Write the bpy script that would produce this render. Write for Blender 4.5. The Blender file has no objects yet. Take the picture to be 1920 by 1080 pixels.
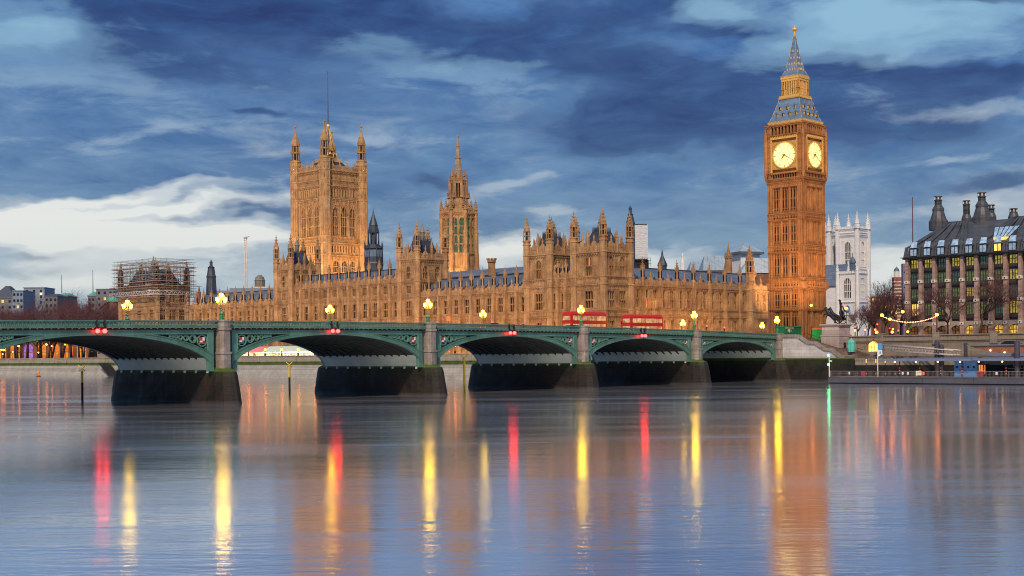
import bpy, math, random
from math import sin, cos, pi, sqrt, atan2, radians
from mathutils import Vector, Matrix
random.seed(7)
SC = bpy.context.scene
COL = SC.collection

# ------------------------------------------------------------------ camera
FPX = 2500.0            # focal length in photo pixels (1920 wide)
HORZ = 662.8            # horizon row at the picture centre
ROLL = 0.0107
CH = 6.6                # camera height above the water
cd = bpy.data.cameras.new('camera'); cam = bpy.data.objects.new('camera', cd); COL.objects.link(cam)
cam.matrix_world = Matrix.Translation((0, 0, CH)) @ Matrix.Rotation(radians(90), 4, 'X') @ Matrix.Rotation(-ROLL, 4, 'Z')
cd.sensor_width = 36; cd.lens = 36 * FPX / 1920; cd.shift_y = (HORZ - 540) / 1920
cd.clip_start = 0.5; cd.clip_end = 9000
SC.camera = cam

def unproj(px, py, Y):
    da = (px - 960) / FPX; db = (HORZ - py) / FPX
    return Vector((Y * (da + db * ROLL), Y, CH + Y * (db - da * ROLL)))
def zof(px, py, Y): return unproj(px, py, Y).z
# site frame: e = inland (away along the bridge), n = up river (south)
BO = Vector((58.2, 291.0)); E2 = Vector((.6911, .7228)); N2 = Vector((-.7228, .6911)); ANG = atan2(E2.y, E2.x)
def BF(e, n, z=0.0):
    p = BO + E2 * e + N2 * n
    return Vector((p.x, p.y, z))
def nfromx(px, e):      # n coordinate at which the line e=const crosses picture column px (at horizon height)
    k = (px - 960) / FPX
    x0, y0 = BO.x + E2.x * e, BO.y + E2.y * e
    return (x0 - k * y0) / (k * N2.y - N2.x)
def efromx(px, n):
    k = (px - 960) / FPX
    x0, y0 = BO.x + N2.x * n, BO.y + N2.y * n
    return (x0 - k * y0) / (k * E2.y - E2.x)
def zat(px, py, e, n): return zof(px, py, BF(e, n).y)

# ------------------------------------------------------------------ view
SC.view_settings.view_transform = 'Standard'; SC.view_settings.look = 'None'
SC.view_settings.exposure = 0.0; SC.view_settings.gamma = 1.0
SC.render.engine = 'CYCLES'
SC.cycles.use_denoising = True; SC.cycles.filter_width = 1.05
try: SC.cycles.denoiser = 'OPENIMAGEDENOISE'
except Exception: pass
SC.cycles.max_bounces = 6; SC.cycles.diffuse_bounces = 2; SC.cycles.glossy_bounces = 3
SC.cycles.transparent_max_bounces = 4; SC.cycles.sample_clamp_indirect = 6

# ------------------------------------------------------------------ node helper
class G:
    def __init__(s, nt): s.nt = nt
    def n(s, t, **kw):
        nd = s.nt.nodes.new(t)
        for k, v in kw.items():
            setattr(nd, k, v)
        return nd
    def put(s, sock, v):
        if isinstance(v, bpy.types.NodeSocket): s.nt.links.new(v, sock)
        else: sock.default_value = v
    def m(s, op, a, b=None, c=None, clamp=False):
        nd = s.n('ShaderNodeMath', operation=op, use_clamp=clamp)
        s.put(nd.inputs[0], a)
        if b is not None: s.put(nd.inputs[1], b)
        if c is not None: s.put(nd.inputs[2], c)
        return nd.outputs[0]
    def mix(s, f, a, b, mode='MIX'):
        nd = s.n('ShaderNodeMix', data_type='RGBA', blend_type=mode)
        s.put(nd.inputs['Factor'], f)
        A = [i for i in nd.inputs if i.name == 'A' and i.type == 'RGBA'][0]; B = [i for i in nd.inputs if i.name == 'B' and i.type == 'RGBA'][0]
        s.put(A, a if isinstance(a, bpy.types.NodeSocket) else (*a[:3], 1)); s.put(B, b if isinstance(b, bpy.types.NodeSocket) else (*b[:3], 1))
        return [o for o in nd.outputs if o.type == 'RGBA'][0]
    def noise(s, vec, scale, detail=4, rough=.55, dist=0.0):
        nd = s.n('ShaderNodeTexNoise')
        if vec is not None: s.put(nd.inputs['Vector'], vec)
        nd.inputs['Scale'].default_value = scale; nd.inputs['Detail'].default_value = detail
        nd.inputs['Roughness'].default_value = rough; nd.inputs['Distortion'].default_value = dist
        return nd.outputs['Fac']
    def ramp(s, f, pts, interp='LINEAR'):
        nd = s.n('ShaderNodeValToRGB'); nd.color_ramp.interpolation = interp
        el = nd.color_ramp.elements
        while len(el) < len(pts): el.new(.5)
        for q, (p, c) in zip(el, pts):
            q.position = p; q.color = (*c[:3], 1) if hasattr(c, '__len__') else (c, c, c, 1)
        s.put(nd.inputs[0], f); return nd.outputs['Color']
    def comb(s, x, y, z):
        nd = s.n('ShaderNodeCombineXYZ'); s.put(nd.inputs[0], x); s.put(nd.inputs[1], y); s.put(nd.inputs[2], z); return nd.outputs[0]
    def sep(s, v):
        nd = s.n('ShaderNodeSeparateXYZ'); s.put(nd.inputs[0], v); return nd.outputs
    def scale(s, v, k):
        nd = s.n('ShaderNodeVectorMath', operation='MULTIPLY'); s.put(nd.inputs[0], v); nd.inputs[1].default_value = k; return nd.outputs[0]
def lin(r, g, b):
    f = lambda c: (c / 255 / 12.92) if c <= 10 else ((c / 255 + .055) / 1.055) ** 2.4
    return (f(r), f(g), f(b))

# ------------------------------------------------------------------ sky
SUN_EL, SUN_AZ = radians(44), radians(-172)      # azimuth measured from +Y towards +X: the light comes over the viewer's left shoulder
W = bpy.data.worlds.new('World'); SC.world = W; W.use_nodes = True
nt = W.node_tree; nt.nodes.clear(); g = G(nt)
tc = g.n('ShaderNodeTexCoord').outputs['Generated']
x, y, z = g.sep(tc)
az = g.m('ARCTAN2', x, y); el = g.m('ARCSINE', g.m('MAXIMUM', z, -1.0))
# warped coordinates in the sky (radians), clouds stretched along the horizon
cv = g.comb(g.m('MULTIPLY', az, 1.0), g.m('MULTIPLY', el, 2.6), 0.0)
w1 = g.noise(g.comb(g.m('MULTIPLY', az, 1.0), g.m('MULTIPLY', el, 2.0), 3.0), 7.0, 4, .6)
w2 = g.noise(g.comb(g.m('MULTIPLY', az, 1.0), g.m('MULTIPLY', el, 2.0), 9.0), 7.0, 4, .6)
azw = g.m('ADD', az, g.m('MULTIPLY', g.m('SUBTRACT', w1, .5), .16))
elw = g.m('ADD', el, g.m('MULTIPLY', g.m('SUBTRACT', w2, .5), .055))
def bank(px, py, sx, sy, amp, tilt=0.0):
    a0 = math.atan((px - 960) / FPX); e0 = math.atan((HORZ - py) / FPX * cos(a0))
    dx = g.m('SUBTRACT', azw, a0); dy = g.m('SUBTRACT', elw, e0)
    if tilt: dy = g.m('ADD', dy, g.m('MULTIPLY', dx, tilt))
    q = g.m('ADD', g.m('POWER', g.m('MULTIPLY', dx, FPX / sx), 2.0), g.m('POWER', g.m('MULTIPLY', dy, FPX / sy), 2.0))
    return g.m('MULTIPLY', g.m('EXPONENT', g.m('MULTIPLY', q, -1.0)), amp)
BANKS = [  # photo px, py, half width, half height, amount (brighter > 0), tilt
    (400, 20, 240, 62, -.42, 0), (640, 10, 170, 50, -.30, 0), (300, 110, 300, 30, -.12, .1), (1010, 50, 300, 50, -.26, -.12), (1240, 140, 300, 45, -.26, .12),
    (1200, 245, 150, 42, -.40, 0), (1380, 200, 230, 55, -.24, 0), (1620, 255, 230, 40, -.24, 0), (1600, 140, 120, 36, -.24, 0), (1840, 150, 110, 30, -.46, 0), (1880, 3, 90, 14, -.4, 0),
    (1870, 360, 110, 16, -.26, 0), (860, 318, 60, 9, -.22, 0), (480, 208, 44, 7, -.24, 0), (500, 390, 120, 14, -.20, 0), (260, 410, 130, 9, -.20, 0), (80, 455, 70, 10, -.24, 0), (360, 462, 60, 8, -.16, 0), (70, 500, 240, 16, -.14, 0), (1340, 60, 90, 18, -.2, 0),
    (1720, 60, 260, 60, .52, 0), (1290, 20, 70, 30, .30, 0), (1560, 30, 150, 34, .26, 0), (1830, 215, 150, 20, .16, 0), (70, 60, 160, 70, .24, 0), (40, 20, 90, 30, .2, 0), (820, 130, 200, 34, .20, .2), (1000, 120, 120, 20, .14, 0),
    (100, 358, 240, 9, .60, -.07), (220, 378, 300, 12, .62, -.05), (60, 405, 260, 16, .66, 0), (330, 432, 260, 20, .60, 0), (200, 480, 380, 60, .30, 0), (460, 430, 120, 30, .25, 0), (940, 470, 120, 26, .50, 0), (1060, 400, 60, 12, .16, 0),
    (1680, 515, 240, 26, .62, 0), (1640, 480, 120, 16, .30, 0), (1240, 495, 120, 20, .36, 0), (90, 540, 260, 26, .30, 0), (1850, 400, 90, 30, .20, 0), (1780, 300, 80, 12, .14, 0), (700, 250, 150, 16, .10, .1), (980, 330, 60, 9, .12, 0), (250, 240, 180, 20, .10, -.1),
]
dk = None; lt = None
for b in BANKS:
    q = bank(*[*b[:4], abs(b[4]), *b[5:]])
    if b[4] < 0: dk = q if dk is None else g.m('ADD', dk, q)
    else: lt = q if lt is None else g.m('ADD', lt, q)
n1 = g.noise(cv, 6.5, 8, .60, .35); n2 = g.noise(g.scale(cv, (1, 1.5, 1)), 15.0, 7, .62, .5); n3 = g.noise(cv, 2.2, 5, .55, .2)
nn = g.m('ADD', g.m('MULTIPLY', g.m('SUBTRACT', n1, .5), 1.45), g.m('MULTIPLY', g.m('SUBTRACT', n2, .5), .80))
dens = g.ramp(g.m('ADD', g.m('MULTIPLY', dk, 2.7), nn), [(.10, 0), (.22, .30), (.44, .80), (.72, 1)], 'EASE')
lite = g.ramp(g.m('SUBTRACT', g.m('ADD', g.m('MULTIPLY', lt, 2.0), g.m('MULTIPLY', nn, .9)), g.m('MULTIPLY', dk, .8)), [(.02, 0), (.30, .32), (.62, .72), (1.0, 1)], 'EASE')
shade = g.ramp(g.m('ADD', n3, g.m('MULTIPLY', g.m('SUBTRACT', n2, .5), .5)), [(.32, 0), (.68, 1)])
elf = g.m('MULTIPLY', el, 1 / .5, clamp=True)
mid = g.ramp(elf, [(0, lin(176, 194, 206)), (.12, lin(150, 176, 196)), (.26, lin(96, 138, 182)), (.5, lin(74, 124, 184)), (1, lin(96, 142, 190))])
midd = g.ramp(elf, [(0, lin(138, 160, 180)), (.12, lin(112, 142, 172)), (.26, lin(66, 106, 158)), (.5, lin(50, 94, 160)), (1, lin(76, 116, 168))])
col0 = g.mix(shade, midd, mid)
darkc = g.ramp(elf, [(0, lin(92, 116, 146)), (.14, lin(80, 106, 144)), (.3, lin(42, 68, 122)), (.6, lin(28, 46, 104)), (1, lin(34, 54, 112))])
litec = g.ramp(elf, [(0, lin(214, 222, 222)), (.2, lin(240, 242, 238)), (.30, lin(226, 236, 240)), (.42, lin(150, 194, 222)), (1, lin(152, 204, 232))])
wisp = g.ramp(g.m('ADD', g.m('MULTIPLY', n2, .75), g.m('MULTIPLY', n1, .35)), [(.40, 0), (.72, 1)])
darkc = g.mix(g.m('MULTIPLY', wisp, .55), darkc, col0)
col0 = g.mix(g.m('MULTIPLY', wisp, .22), col0, lin(176, 204, 224))
colr = g.mix(dens, col0, darkc); colr = g.mix(lite, colr, litec)
sky = g.n('ShaderNodeTexSky', sky_type='NISHITA'); sky.sun_disc = False; sky.sun_elevation = SUN_EL; sky.sun_rotation = SUN_AZ
bg1 = g.n('ShaderNodeBackground'); g.put(bg1.inputs['Color'], sky.outputs[0]); bg1.inputs['Strength'].default_value = .006
bg2 = g.n('ShaderNodeBackground'); g.put(bg2.inputs['Color'], colr); bg2.inputs['Strength'].default_value = .86
ad = g.n('ShaderNodeAddShader'); nt.links.new(bg1.outputs[0], ad.inputs[0]); nt.links.new(bg2.outputs[0], ad.inputs[1])
wo = g.n('ShaderNodeOutputWorld'); nt.links.new(ad.outputs[0], wo.inputs['Surface'])
W.cycles.sampling_method = 'MANUAL'; W.cycles.sample_map_resolution = 1024

# ------------------------------------------------------------------ sun (soft evening light)
sl = bpy.data.lights.new('sun', 'SUN'); so = bpy.data.objects.new('sun', sl); COL.objects.link(so)
sl.energy = 3.4; sl.angle = radians(3); sl.color = (1.0, .75, .50)
sd = Vector((sin(SUN_AZ) * cos(SUN_EL), cos(SUN_AZ) * cos(SUN_EL), sin(SUN_EL)))
so.rotation_euler = sd.to_track_quat('Z', 'Y').to_euler()

# ------------------------------------------------------------------ mesh builder
class Fr:               # facade frame inside a thing: u to the right along the wall, w into the wall
    def __init__(s, ox=0, oy=0, ang=0): s.ox, s.oy, s.a = ox, oy, ang; s.c, s.s = cos(ang), sin(ang)
    def pt(s, u, w): return (s.ox + u * s.c - w * s.s, s.oy + u * s.s + w * s.c)
ID = Fr()
class MB:
    def __init__(s): s.v = []; s.f = []; s.mi = []; s.fr = ID; s.mat = 0; s.sm = []
    def at(s, fr): s.fr = fr; return s
    def V(s, u, w, z):
        p = s.fr.pt(u, w); s.v.append((p[0], p[1], z)); return len(s.v) - 1
    def F(s, ids, m=None, sm=False): s.f.append(tuple(ids)); s.mi.append(s.mat if m is None else m); s.sm.append(sm)
    def box(s, x0, x1, y0, y1, z0, z1, m=None):
        i = [s.V(x, y, z) for z in (z0, z1) for y in (y0, y1) for x in (x0, x1)]
        for q in ((0, 2, 3, 1), (4, 5, 7, 6), (0, 1, 5, 4), (2, 6, 7, 3), (0, 4, 6, 2), (1, 3, 7, 5)): s.F([i[k] for k in q], m)
    def quad(s, a, b, c, d, m=None): s.F([s.V(*a), s.V(*b), s.V(*c), s.V(*d)], m)
    def tri(s, a, b, c, m=None): s.F([s.V(*a), s.V(*b), s.V(*c)], m)
    def rings(s, cx, cy, prof, n=8, m=None, rot=None, cap=True, sm=False):   # prof: (r, z) pairs
        rot = pi / n if rot is None else rot
        R = []
        for r, z in prof:
            if r < 1e-4: R.append([s.V(cx, cy, z)])
            else: R.append([s.V(cx + r * cos(rot + 2 * pi * k / n), cy + r * sin(rot + 2 * pi * k / n), z) for k in range(n)])
        for A, B in zip(R, R[1:]):
            for k in range(n):
                a, b = A[k % len(A)], A[(k + 1) % len(A)]; c, d = B[(k + 1) % len(B)], B[k % len(B)]
                ids = [q for j, q in enumerate((a, b, c, d)) if q not in (a, b, c, d)[:j]]
                if len(ids) >= 3: s.F(ids, m, sm)
        if cap:
            if len(R[0]) > 1: s.F(R[0][::-1], m)
            if len(R[-1]) > 1: s.F(R[-1], m)
    def frus(s, x0, x1, y0, y1, z0, X0, X1, Y0, Y1, z1, m=None):
        a = [s.V(x0, y0, z0), s.V(x1, y0, z0), s.V(x1, y1, z0), s.V(x0, y1, z0)]
        b = [s.V(X0, Y0, z1), s.V(X1, Y0, z1), s.V(X1, Y1, z1), s.V(X0, Y1, z1)]
        for k in range(4): s.F([a[k], a[(k + 1) % 4], b[(k + 1) % 4], b[k]], m)
        s.F(a[::-1], m); s.F(b, m)
    def tube(s, p, q, r, r2=None, n=5, m=None, sm=True):
        r2 = r if r2 is None else r2
        P = Vector(p); Q = Vector(q); d = (Q - P)
        if d.length < 1e-6: return
        d.normalize(); a = d.orthogonal().normalized(); b = d.cross(a)
        A = [s.V(*(P + (a * cos(2 * pi * k / n) + b * sin(2 * pi * k / n)) * r)) for k in range(n)]
        B = [s.V(*(Q + (a * cos(2 * pi * k / n) + b * sin(2 * pi * k / n)) * r2)) for k in range(n)]
        for k in range(n): s.F([A[k], A[(k + 1) % n], B[(k + 1) % n], B[k]], m, sm)
        s.F(A[::-1], m); s.F(B, m)
    def ball(s, c, r, n=8, k=5, m=None, sz=1.0):
        s.rings(c[0], c[1], [(r * sin(pi * j / k), c[2] - r * sz * cos(pi * j / k)) for j in range(k + 1)], n, m, cap=False, sm=True)
    def prism(s, pts, y0, y1, m=None):      # polygon in (u, z) pushed from w=y0 to y1
        A = [s.V(p[0], y0, p[1]) for p in pts]; B = [s.V(p[0], y1, p[1]) for p in pts]; n = len(pts)
        for k in range(n): s.F([A[k], A[(k + 1) % n], B[(k + 1) % n], B[k]], m)
        s.F(A, m); s.F(B[::-1], m)
    def slab(s, pts, z0, z1, m=None):        # polygon in plan
        A = [s.V(p[0], p[1], z0) for p in pts]; B = [s.V(p[0], p[1], z1) for p in pts]; n = len(pts)
        for k in range(n): s.F([A[k], A[(k + 1) % n], B[(k + 1) % n], B[k]], m)
        s.F(A[::-1], m); s.F(B, m)
    def mesh(s, name, mats):
        me = bpy.data.meshes.new(name); me.from_pydata(s.v, [], s.f); me.validate()
        for mm in mats: me.materials.append(mm)
        if len(me.polygons) == len(s.mi):
            me.polygons.foreach_set('material_index', s.mi); me.polygons.foreach_set('use_smooth', s.sm)
        import bmesh
        bm = bmesh.new(); bm.from_mesh(me); bmesh.ops.recalc_face_normals(bm, faces=bm.faces); bm.to_mesh(me); bm.free()
        me.update(); return me
    def build(s, name, mats, parent=None, loc=None, rot=0.0):
        if not isinstance(mats, (list, tuple)): mats = [mats]
        return put(name, s.mesh(name, mats), parent, loc, rot)
def put(name, me, parent=None, loc=None, rot=0.0):
    o = bpy.data.objects.new(name, me); COL.objects.link(o)
    zb = parent.location.z if (parent is not None and parent.parent is None) else 0.0
    if parent is not None: o.parent = parent
    l = Vector(loc) if loc is not None else Vector((0, 0, 0))
    o.location = (l.x, l.y, l.z - zb); o.rotation_euler.z = rot
    return o
def thing(name, label, cat, loc=(0, 0, 0), rot=0.0, group=None):
    o = bpy.data.objects.new(name, None); COL.objects.link(o); o.empty_display_size = .5
    o.location = loc; o.rotation_euler.z = rot; tag(o, label, cat, group, 'thing'); return o
def tag(o, label=None, cat=None, group=None, kind=None):
    if label: o['label'] = label
    if cat: o['category'] = cat
    if group: o['group'] = group
    if kind: o['kind'] = kind
    return o
def copy_tree(o, parent=None):
    c = o.copy(); COL.objects.link(c)
    if parent is not None: c.parent = parent
    for ch in KIDS.get(o, list(o.children)): copy_tree(ch, c)
    return c
KIDS = {}

# ------------------------------------------------------------------ materials
def mat(name):
    m = bpy.data.materials.new(name); m.use_nodes = True; t = m.node_tree
    p = t.nodes['Principled BSDF']; return m, G(t), p
def bump(g, p, h, dist, strength=1.0):
    b = g.n('ShaderNodeBump'); b.inputs['Strength'].default_value = strength; b.inputs['Distance'].default_value = dist
    g.put(b.inputs['Height'], h); g.nt.links.new(b.outputs[0], p.inputs['Normal'])
def pos(g): return g.n('ShaderNodeNewGeometry').outputs['Position']
def stone_mat(name, c1, c2, c3, block=(1.1, .38), rough=.9, streak=.5, bs=.05, mortar=.6):
    m, g, p = mat(name); P = pos(g)
    a = g.noise(P, .35, 5, .6); b = g.noise(g.scale(P, (2.2, 2.2, .25)), 1.0, 4, .6); c = g.noise(P, 2.6, 4, .7)
    col = g.mix(g.ramp(a, [(.35, 0), (.68, 1)]), c1, c2)
    col = g.mix(g.m('MULTIPLY', g.ramp(b, [(.48, 0), (.75, 1)]), streak), col, c3)
    col = g.mix(g.m('MULTIPLY', g.ramp(c, [(.50, 0), (.80, 1)]), .45), col, [k * .55 for k in c3])
    x, y, z = g.sep(P)
    br = g.n('ShaderNodeTexBrick'); g.put(br.inputs['Vector'], g.comb(g.m('ADD', g.m('MULTIPLY', x, .99), g.m('MULTIPLY', y, 1.02)), z, 0.0))
    br.inputs['Scale'].default_value = 1; br.inputs['Brick Width'].default_value = block[0]; br.inputs['Row Height'].default_value = block[1]
    br.inputs['Mortar Size'].default_value = .02; br.inputs['Color1'].default_value = (1, 1, 1, 1); br.inputs['Color2'].default_value = (.60, .60, .60, 1); br.inputs['Mortar'].default_value = (.35, .35, .35, 1)
    col = g.mix(mortar, col, br.outputs['Color'], 'MULTIPLY')
    g.put(p.inputs['Base Color'], col); p.inputs['Roughness'].default_value = rough
    bump(g, p, c, bs); return m
def plain(name, c, rough=.6, metal=0.0, var=.25, sc=2.0, bs=.01, spec=None):
    m, g, p = mat(name); P = pos(g); a = g.noise(P, sc, 5, .65)
    g.put(p.inputs['Base Color'], g.mix(g.ramp(a, [(.3, 0), (.7, 1)]), [k * (1 - var) for k in c], [min(1, k * (1 + var)) for k in c]))
    p.inputs['Roughness'].default_value = rough; p.inputs['Metallic'].default_value = metal
    if bs: bump(g, p, a, bs)
    return m
def glow(name, c, s, base=(.1, .1, .1)):
    m, g, p = mat(name); p.inputs['Base Color'].default_value = (*base, 1)
    p.inputs['Emission Color'].default_value = (*c, 1); p.inputs['Emission Strength'].default_value = s
    return m
def glass_mat(name, c=(.02, .03, .05), rough=.12, var=1.0):
    m, g, p = mat(name); P = pos(g); a = g.noise(P, 1.3, 2, .5)
    g.put(p.inputs['Base Color'], g.mix(g.ramp(a, [(.4, 0), (.62, 1)]), c, [min(1, k * (1 + 2.2 * var)) for k in c]))
    p.inputs['Roughness'].default_value = rough; p.inputs['Specular IOR Level'].default_value = .5 if rough < .15 else .18; bump(g, p, g.noise(P, .9, 2, .5), .05, .5); return m
def lit_mat(name, c1, c2, s, sc=1.2):     # a lit window: uneven glow of the room behind
    m, g, p = mat(name); P = pos(g); a = g.noise(P, sc, 4, .7)
    p.inputs['Base Color'].default_value = (.05, .04, .03, 1); p.inputs['Roughness'].default_value = .15
    g.put(p.inputs['Emission Color'], g.mix(g.ramp(a, [(.36, 0), (.64, 1)]), c1, c2)); p.inputs['Emission Strength'].default_value = s; return m
M = {}
M['stone'] = stone_mat('honey_limestone', (.32, .175, .082), (.57, .345, .168), (.15, .08, .045), mortar=.25, streak=.8)
M['stone_bb'] = stone_mat('amber_limestone', (.36, .155, .055), (.54, .245, .088), (.17, .07, .03), mortar=.25, streak=.8)
M['stone_vt'] = stone_mat('golden_limestone', (.37, .215, .105), (.60, .38, .20), (.20, .115, .065), mortar=.25, streak=.8)
M['stone_dim'] = stone_mat('brown_limestone', (.25, .115, .07), (.34, .17, .10), (.16, .07, .045))
M['slate'] = stone_mat('blue_slate', (.11, .15, .23), (.20, .25, .35), (.07, .09, .15), (.9, .5), .45, .3)
M['slate_dark'] = stone_mat('dark_iron_roof', (.035, .05, .085), (.07, .09, .14), (.02, .03, .05), (.8, .8), .5, .3)
M['bbroof'] = stone_mat('blue_iron_tiles', (.12, .21, .36), (.20, .31, .46), (.09, .15, .27), (.7, .5), .4, .3)
M['gold'] = plain('gilding', (.85, .50, .12), .35, .6, .2)
M['goldpaint'] = plain('gilded_stone', (.78, .46, .12), .5, .15, .3, 6)
M['glass'] = glass_mat('leaded_glass', (.006, .006, .008), .3)
M['glass_blue'] = glass_mat('dark_blue_glass', (.008, .014, .03), .2)
M['winlit'] = lit_mat('orange_window_light', (1, .10, .01), (1, .42, .05), 1.2)
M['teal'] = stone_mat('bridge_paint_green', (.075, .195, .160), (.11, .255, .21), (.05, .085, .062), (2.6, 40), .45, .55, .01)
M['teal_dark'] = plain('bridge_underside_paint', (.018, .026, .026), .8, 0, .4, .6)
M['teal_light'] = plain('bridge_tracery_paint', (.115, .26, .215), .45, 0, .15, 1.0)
M['black'] = plain('dark_iron', (.012, .012, .014), .6, 0, .3)
M['granite'] = stone_mat('grey_granite', (.26, .23, .215), (.36, .32, .30), (.13, .10, .085), (1.6, .6), .8, .8)
M['granite_wall'] = stone_mat('pale_granite_blocks', (.46, .46, .48), (.60, .60, .61), (.27, .26, .26), (2.2, .75), .85, .5)
M['quay'] = stone_mat('weathered_quay_granite', (.30, .27, .22), (.40, .36, .29), (.17, .17, .10), (2.0, .6), .9, .6)
M['quay_low'] = stone_mat('tide_washed_quay', (.30, .29, .27), (.42, .41, .39), (.20, .20, .18), (2.0, .6), .9, .5)
def algae_mat():
    m, g, p = mat('tide_algae_stone'); P = pos(g); x, y, z = g.sep(P)
    a = g.noise(g.scale(P, (.5, .5, .5)), 1.0, 5, .65); b = g.noise(g.scale(P, (1.6, 1.6, .18)), 1.0, 5, .6); c = g.noise(P, 2.5, 4, .7)
    col = g.mix(g.ramp(a, [(.42, 0), (.66, 1)]), (.002, .002, .002), (.020, .010, .006))
    col = g.mix(g.m('MULTIPLY', g.ramp(b, [(.60, 0), (.70, 1)]), .55), col, (.038, .034, .032))
    top = g.ramp(g.m('ADD', g.m('MULTIPLY', z, .2), g.m('MULTIPLY', g.m('SUBTRACT', b, .5), .9)), [(.62, 0), (.95, 1)])
    col = g.mix(g.m('MULTIPLY', top, .8), col, (.012, .026, .004))
    foot = g.ramp(g.m('ADD', z, g.m('MULTIPLY', c, .5)), [(.35, 1), (.75, 0)])
    col = g.mix(g.m('MULTIPLY', foot, .6), col, (.05, .05, .055))
    g.put(p.inputs['Base Color'], col); g.put(p.inputs['Roughness'], g.ramp(a, [(.3, .5), (.7, .9)]))
    bk = g.n('ShaderNodeTexBrick'); g.put(bk.inputs['Vector'], g.comb(g.m('ADD', x, g.m('MULTIPLY', y, .4)), z, 0.0)); bk.inputs['Scale'].default_value = 1; bk.inputs['Brick Width'].default_value = 1.8; bk.inputs['Row Height'].default_value = .6; bk.inputs['Mortar Size'].default_value = .04
    bump(g, p, g.m('ADD', c, g.m('MULTIPLY', bk.outputs['Fac'], -1.0)), .09); return m
M['algae'] = algae_mat()
M['weed'] = stone_mat('green_weed_stone', (.05, .10, .015), (.10, .15, .03), (.06, .05, .02), (2.0, .6), .9, .7)
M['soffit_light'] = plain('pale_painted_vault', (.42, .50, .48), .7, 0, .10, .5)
M['white'] = plain('white_paint', (.78, .78, .76), .5, 0, .06)
M['lamp'] = glow('lamp_light', (1.0, .58, .018), 42)
M['lamp_or'] = glow('orange_street_light', (1.0, .22, .02), 16)
M['lamp_red'] = glow('red_signal_light', (1.0, .012, .012), 30)
M['lamp_green'] = glow('green_signal_light', (.03, 1.0, .25), 30)
M['bulb'] = glow('string_bulb_light', (1.0, .42, .16), 9)
M['glass_green'] = lit_mat('green_lit_glass', (.01, .03, .025), (.05, .35, .14), .35, 1.0)
M['stone_pale'] = stone_mat('pale_spire_stone', (.34, .24, .17), (.46, .35, .26), (.22, .14, .10))
M['mast'] = plain('grey_mast', (.12, .13, .2), .5, .2)
M['dark_gilt'] = plain('dial_gilt_field', (.55, .34, .09), .4, .3, .5, 5)
M['lantern_core'] = lit_mat('lantern_glow', (.12, .05, .01), (1.0, .5, .08), .45, 1.0)
M['winyellow'] = lit_mat('bright_window', (1.0, .45, .03), (1.0, .80, .20), 1.3, 1.0)
M['palestone_dim'] = plain('arcade_stone', (.34, .30, .25), .8, 0, .2)
M['red_pole'] = plain('pole_paint', (.12, .05, .06), .5); M['flag'] = plain('pink_flag', (.6, .3, .35), .8)
M['whitestone'] = stone_mat('white_portland', (.80, .82, .86), (.88, .89, .92), (.58, .60, .65), (1.4, .5), mortar=.25, streak=.35)
M['dialblue'] = plain('sundial_blue', (.03, .22, .65), .5); M['lead'] = plain('lead_blue', (.10, .15, .20), .5, .2)
M['redbrick'] = stone_mat('red_brick', (.34, .12, .09), (.42, .17, .12), (.22, .08, .07)); M['mauve'] = plain('mauve_cladding', (.22, .19, .25), .7)
M['stepstone'] = stone_mat('brown_step_stone', (.20, .13, .11), (.28, .19, .16), (.10, .06, .06), (1.5, .15))
M['embank'] = stone_mat('embankment_granite', (.27, .22, .18), (.36, .30, .25), (.14, .13, .09), (1.8, .6), .9, .7)
M['plinth'] = stone_mat('pink_grey_plinth', (.44, .36, .34), (.54, .46, .44), (.30, .22, .20), (1.6, .9), .85, .4)
M['bronze'] = plain('dark_bronze', (.022, .022, .028), .42, .5, .3); M['bronze_worn'] = plain('worn_bronze', (.08, .07, .05), .45, .5, .3)
M['kgreen'] = plain('kiosk_green', (.01, .16, .07), .5); M['kgreen2'] = plain('bright_green_paint', (.02, .42, .08), .5); M['cream'] = plain('cream_lettering', (.75, .68, .5), .6)
M['orangepaint'] = plain('orange_header', (.85, .22, .10), .5); M['copper'] = plain('copper_turquoise', (.10, .50, .42), .6, 0, .2, 1.5)
M['hutwood'] = plain('hut_timber', (.18, .10, .05), .7); M['hutlight'] = lit_mat('hut_interior_light', (1.0, .38, .03), (1.0, .80, .22), 2.0, .9)
M['hull'] = plain('pontoon_steel', (.075, .08, .11), .6, .1, .2, .6); M['deckwood'] = plain('pier_deck', (.16, .11, .08), .8); M['steel'] = plain('galvanised_steel', (.30, .29, .30), .5, .3)
M['canopyblue'] = plain('canopy_sheet', (.16, .20, .32), .5, .1, .1); M['lamp_warm'] = glow('warm_pier_light', (1, .50, .14), 9); M['doorblue'] = plain('door_blue', (.10, .30, .66), .5, 0, .1)
M['winlit2'] = lit_mat('booth_light', (1, .16, .03), (1, .42, .10), .9); M['red2'] = plain('locker_red', (.42, .02, .04), .5); M['greypaint'] = plain('grey_print', (.2, .2, .25), .6)
M['bannerblue'] = plain('banner_blue', (.06, .30, .70), .7); M['bollard_glow'] = glow('bollard_light', (1, .55, .10), 1.2); M['pilegrey'] = plain('pile_steel', (.06, .055, .085), .6, .1)
M['warmwood'] = plain('varnished_soffit', (.30, .12, .06), .5, 0, .2); M['lamp_or2'] = glow('downlight', (1, .45, .14), 8); M['steel_pale'] = plain('pale_steel', (.62, .56, .54), .5, .2)
M['boards'] = plain('scaffold_boards', (.40, .26, .20), .8, 0, .3); M['gold_lit'] = lit_mat('golden_lit_base', (.5, .25, .05), (1, .65, .15), 1.0, .4)
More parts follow.
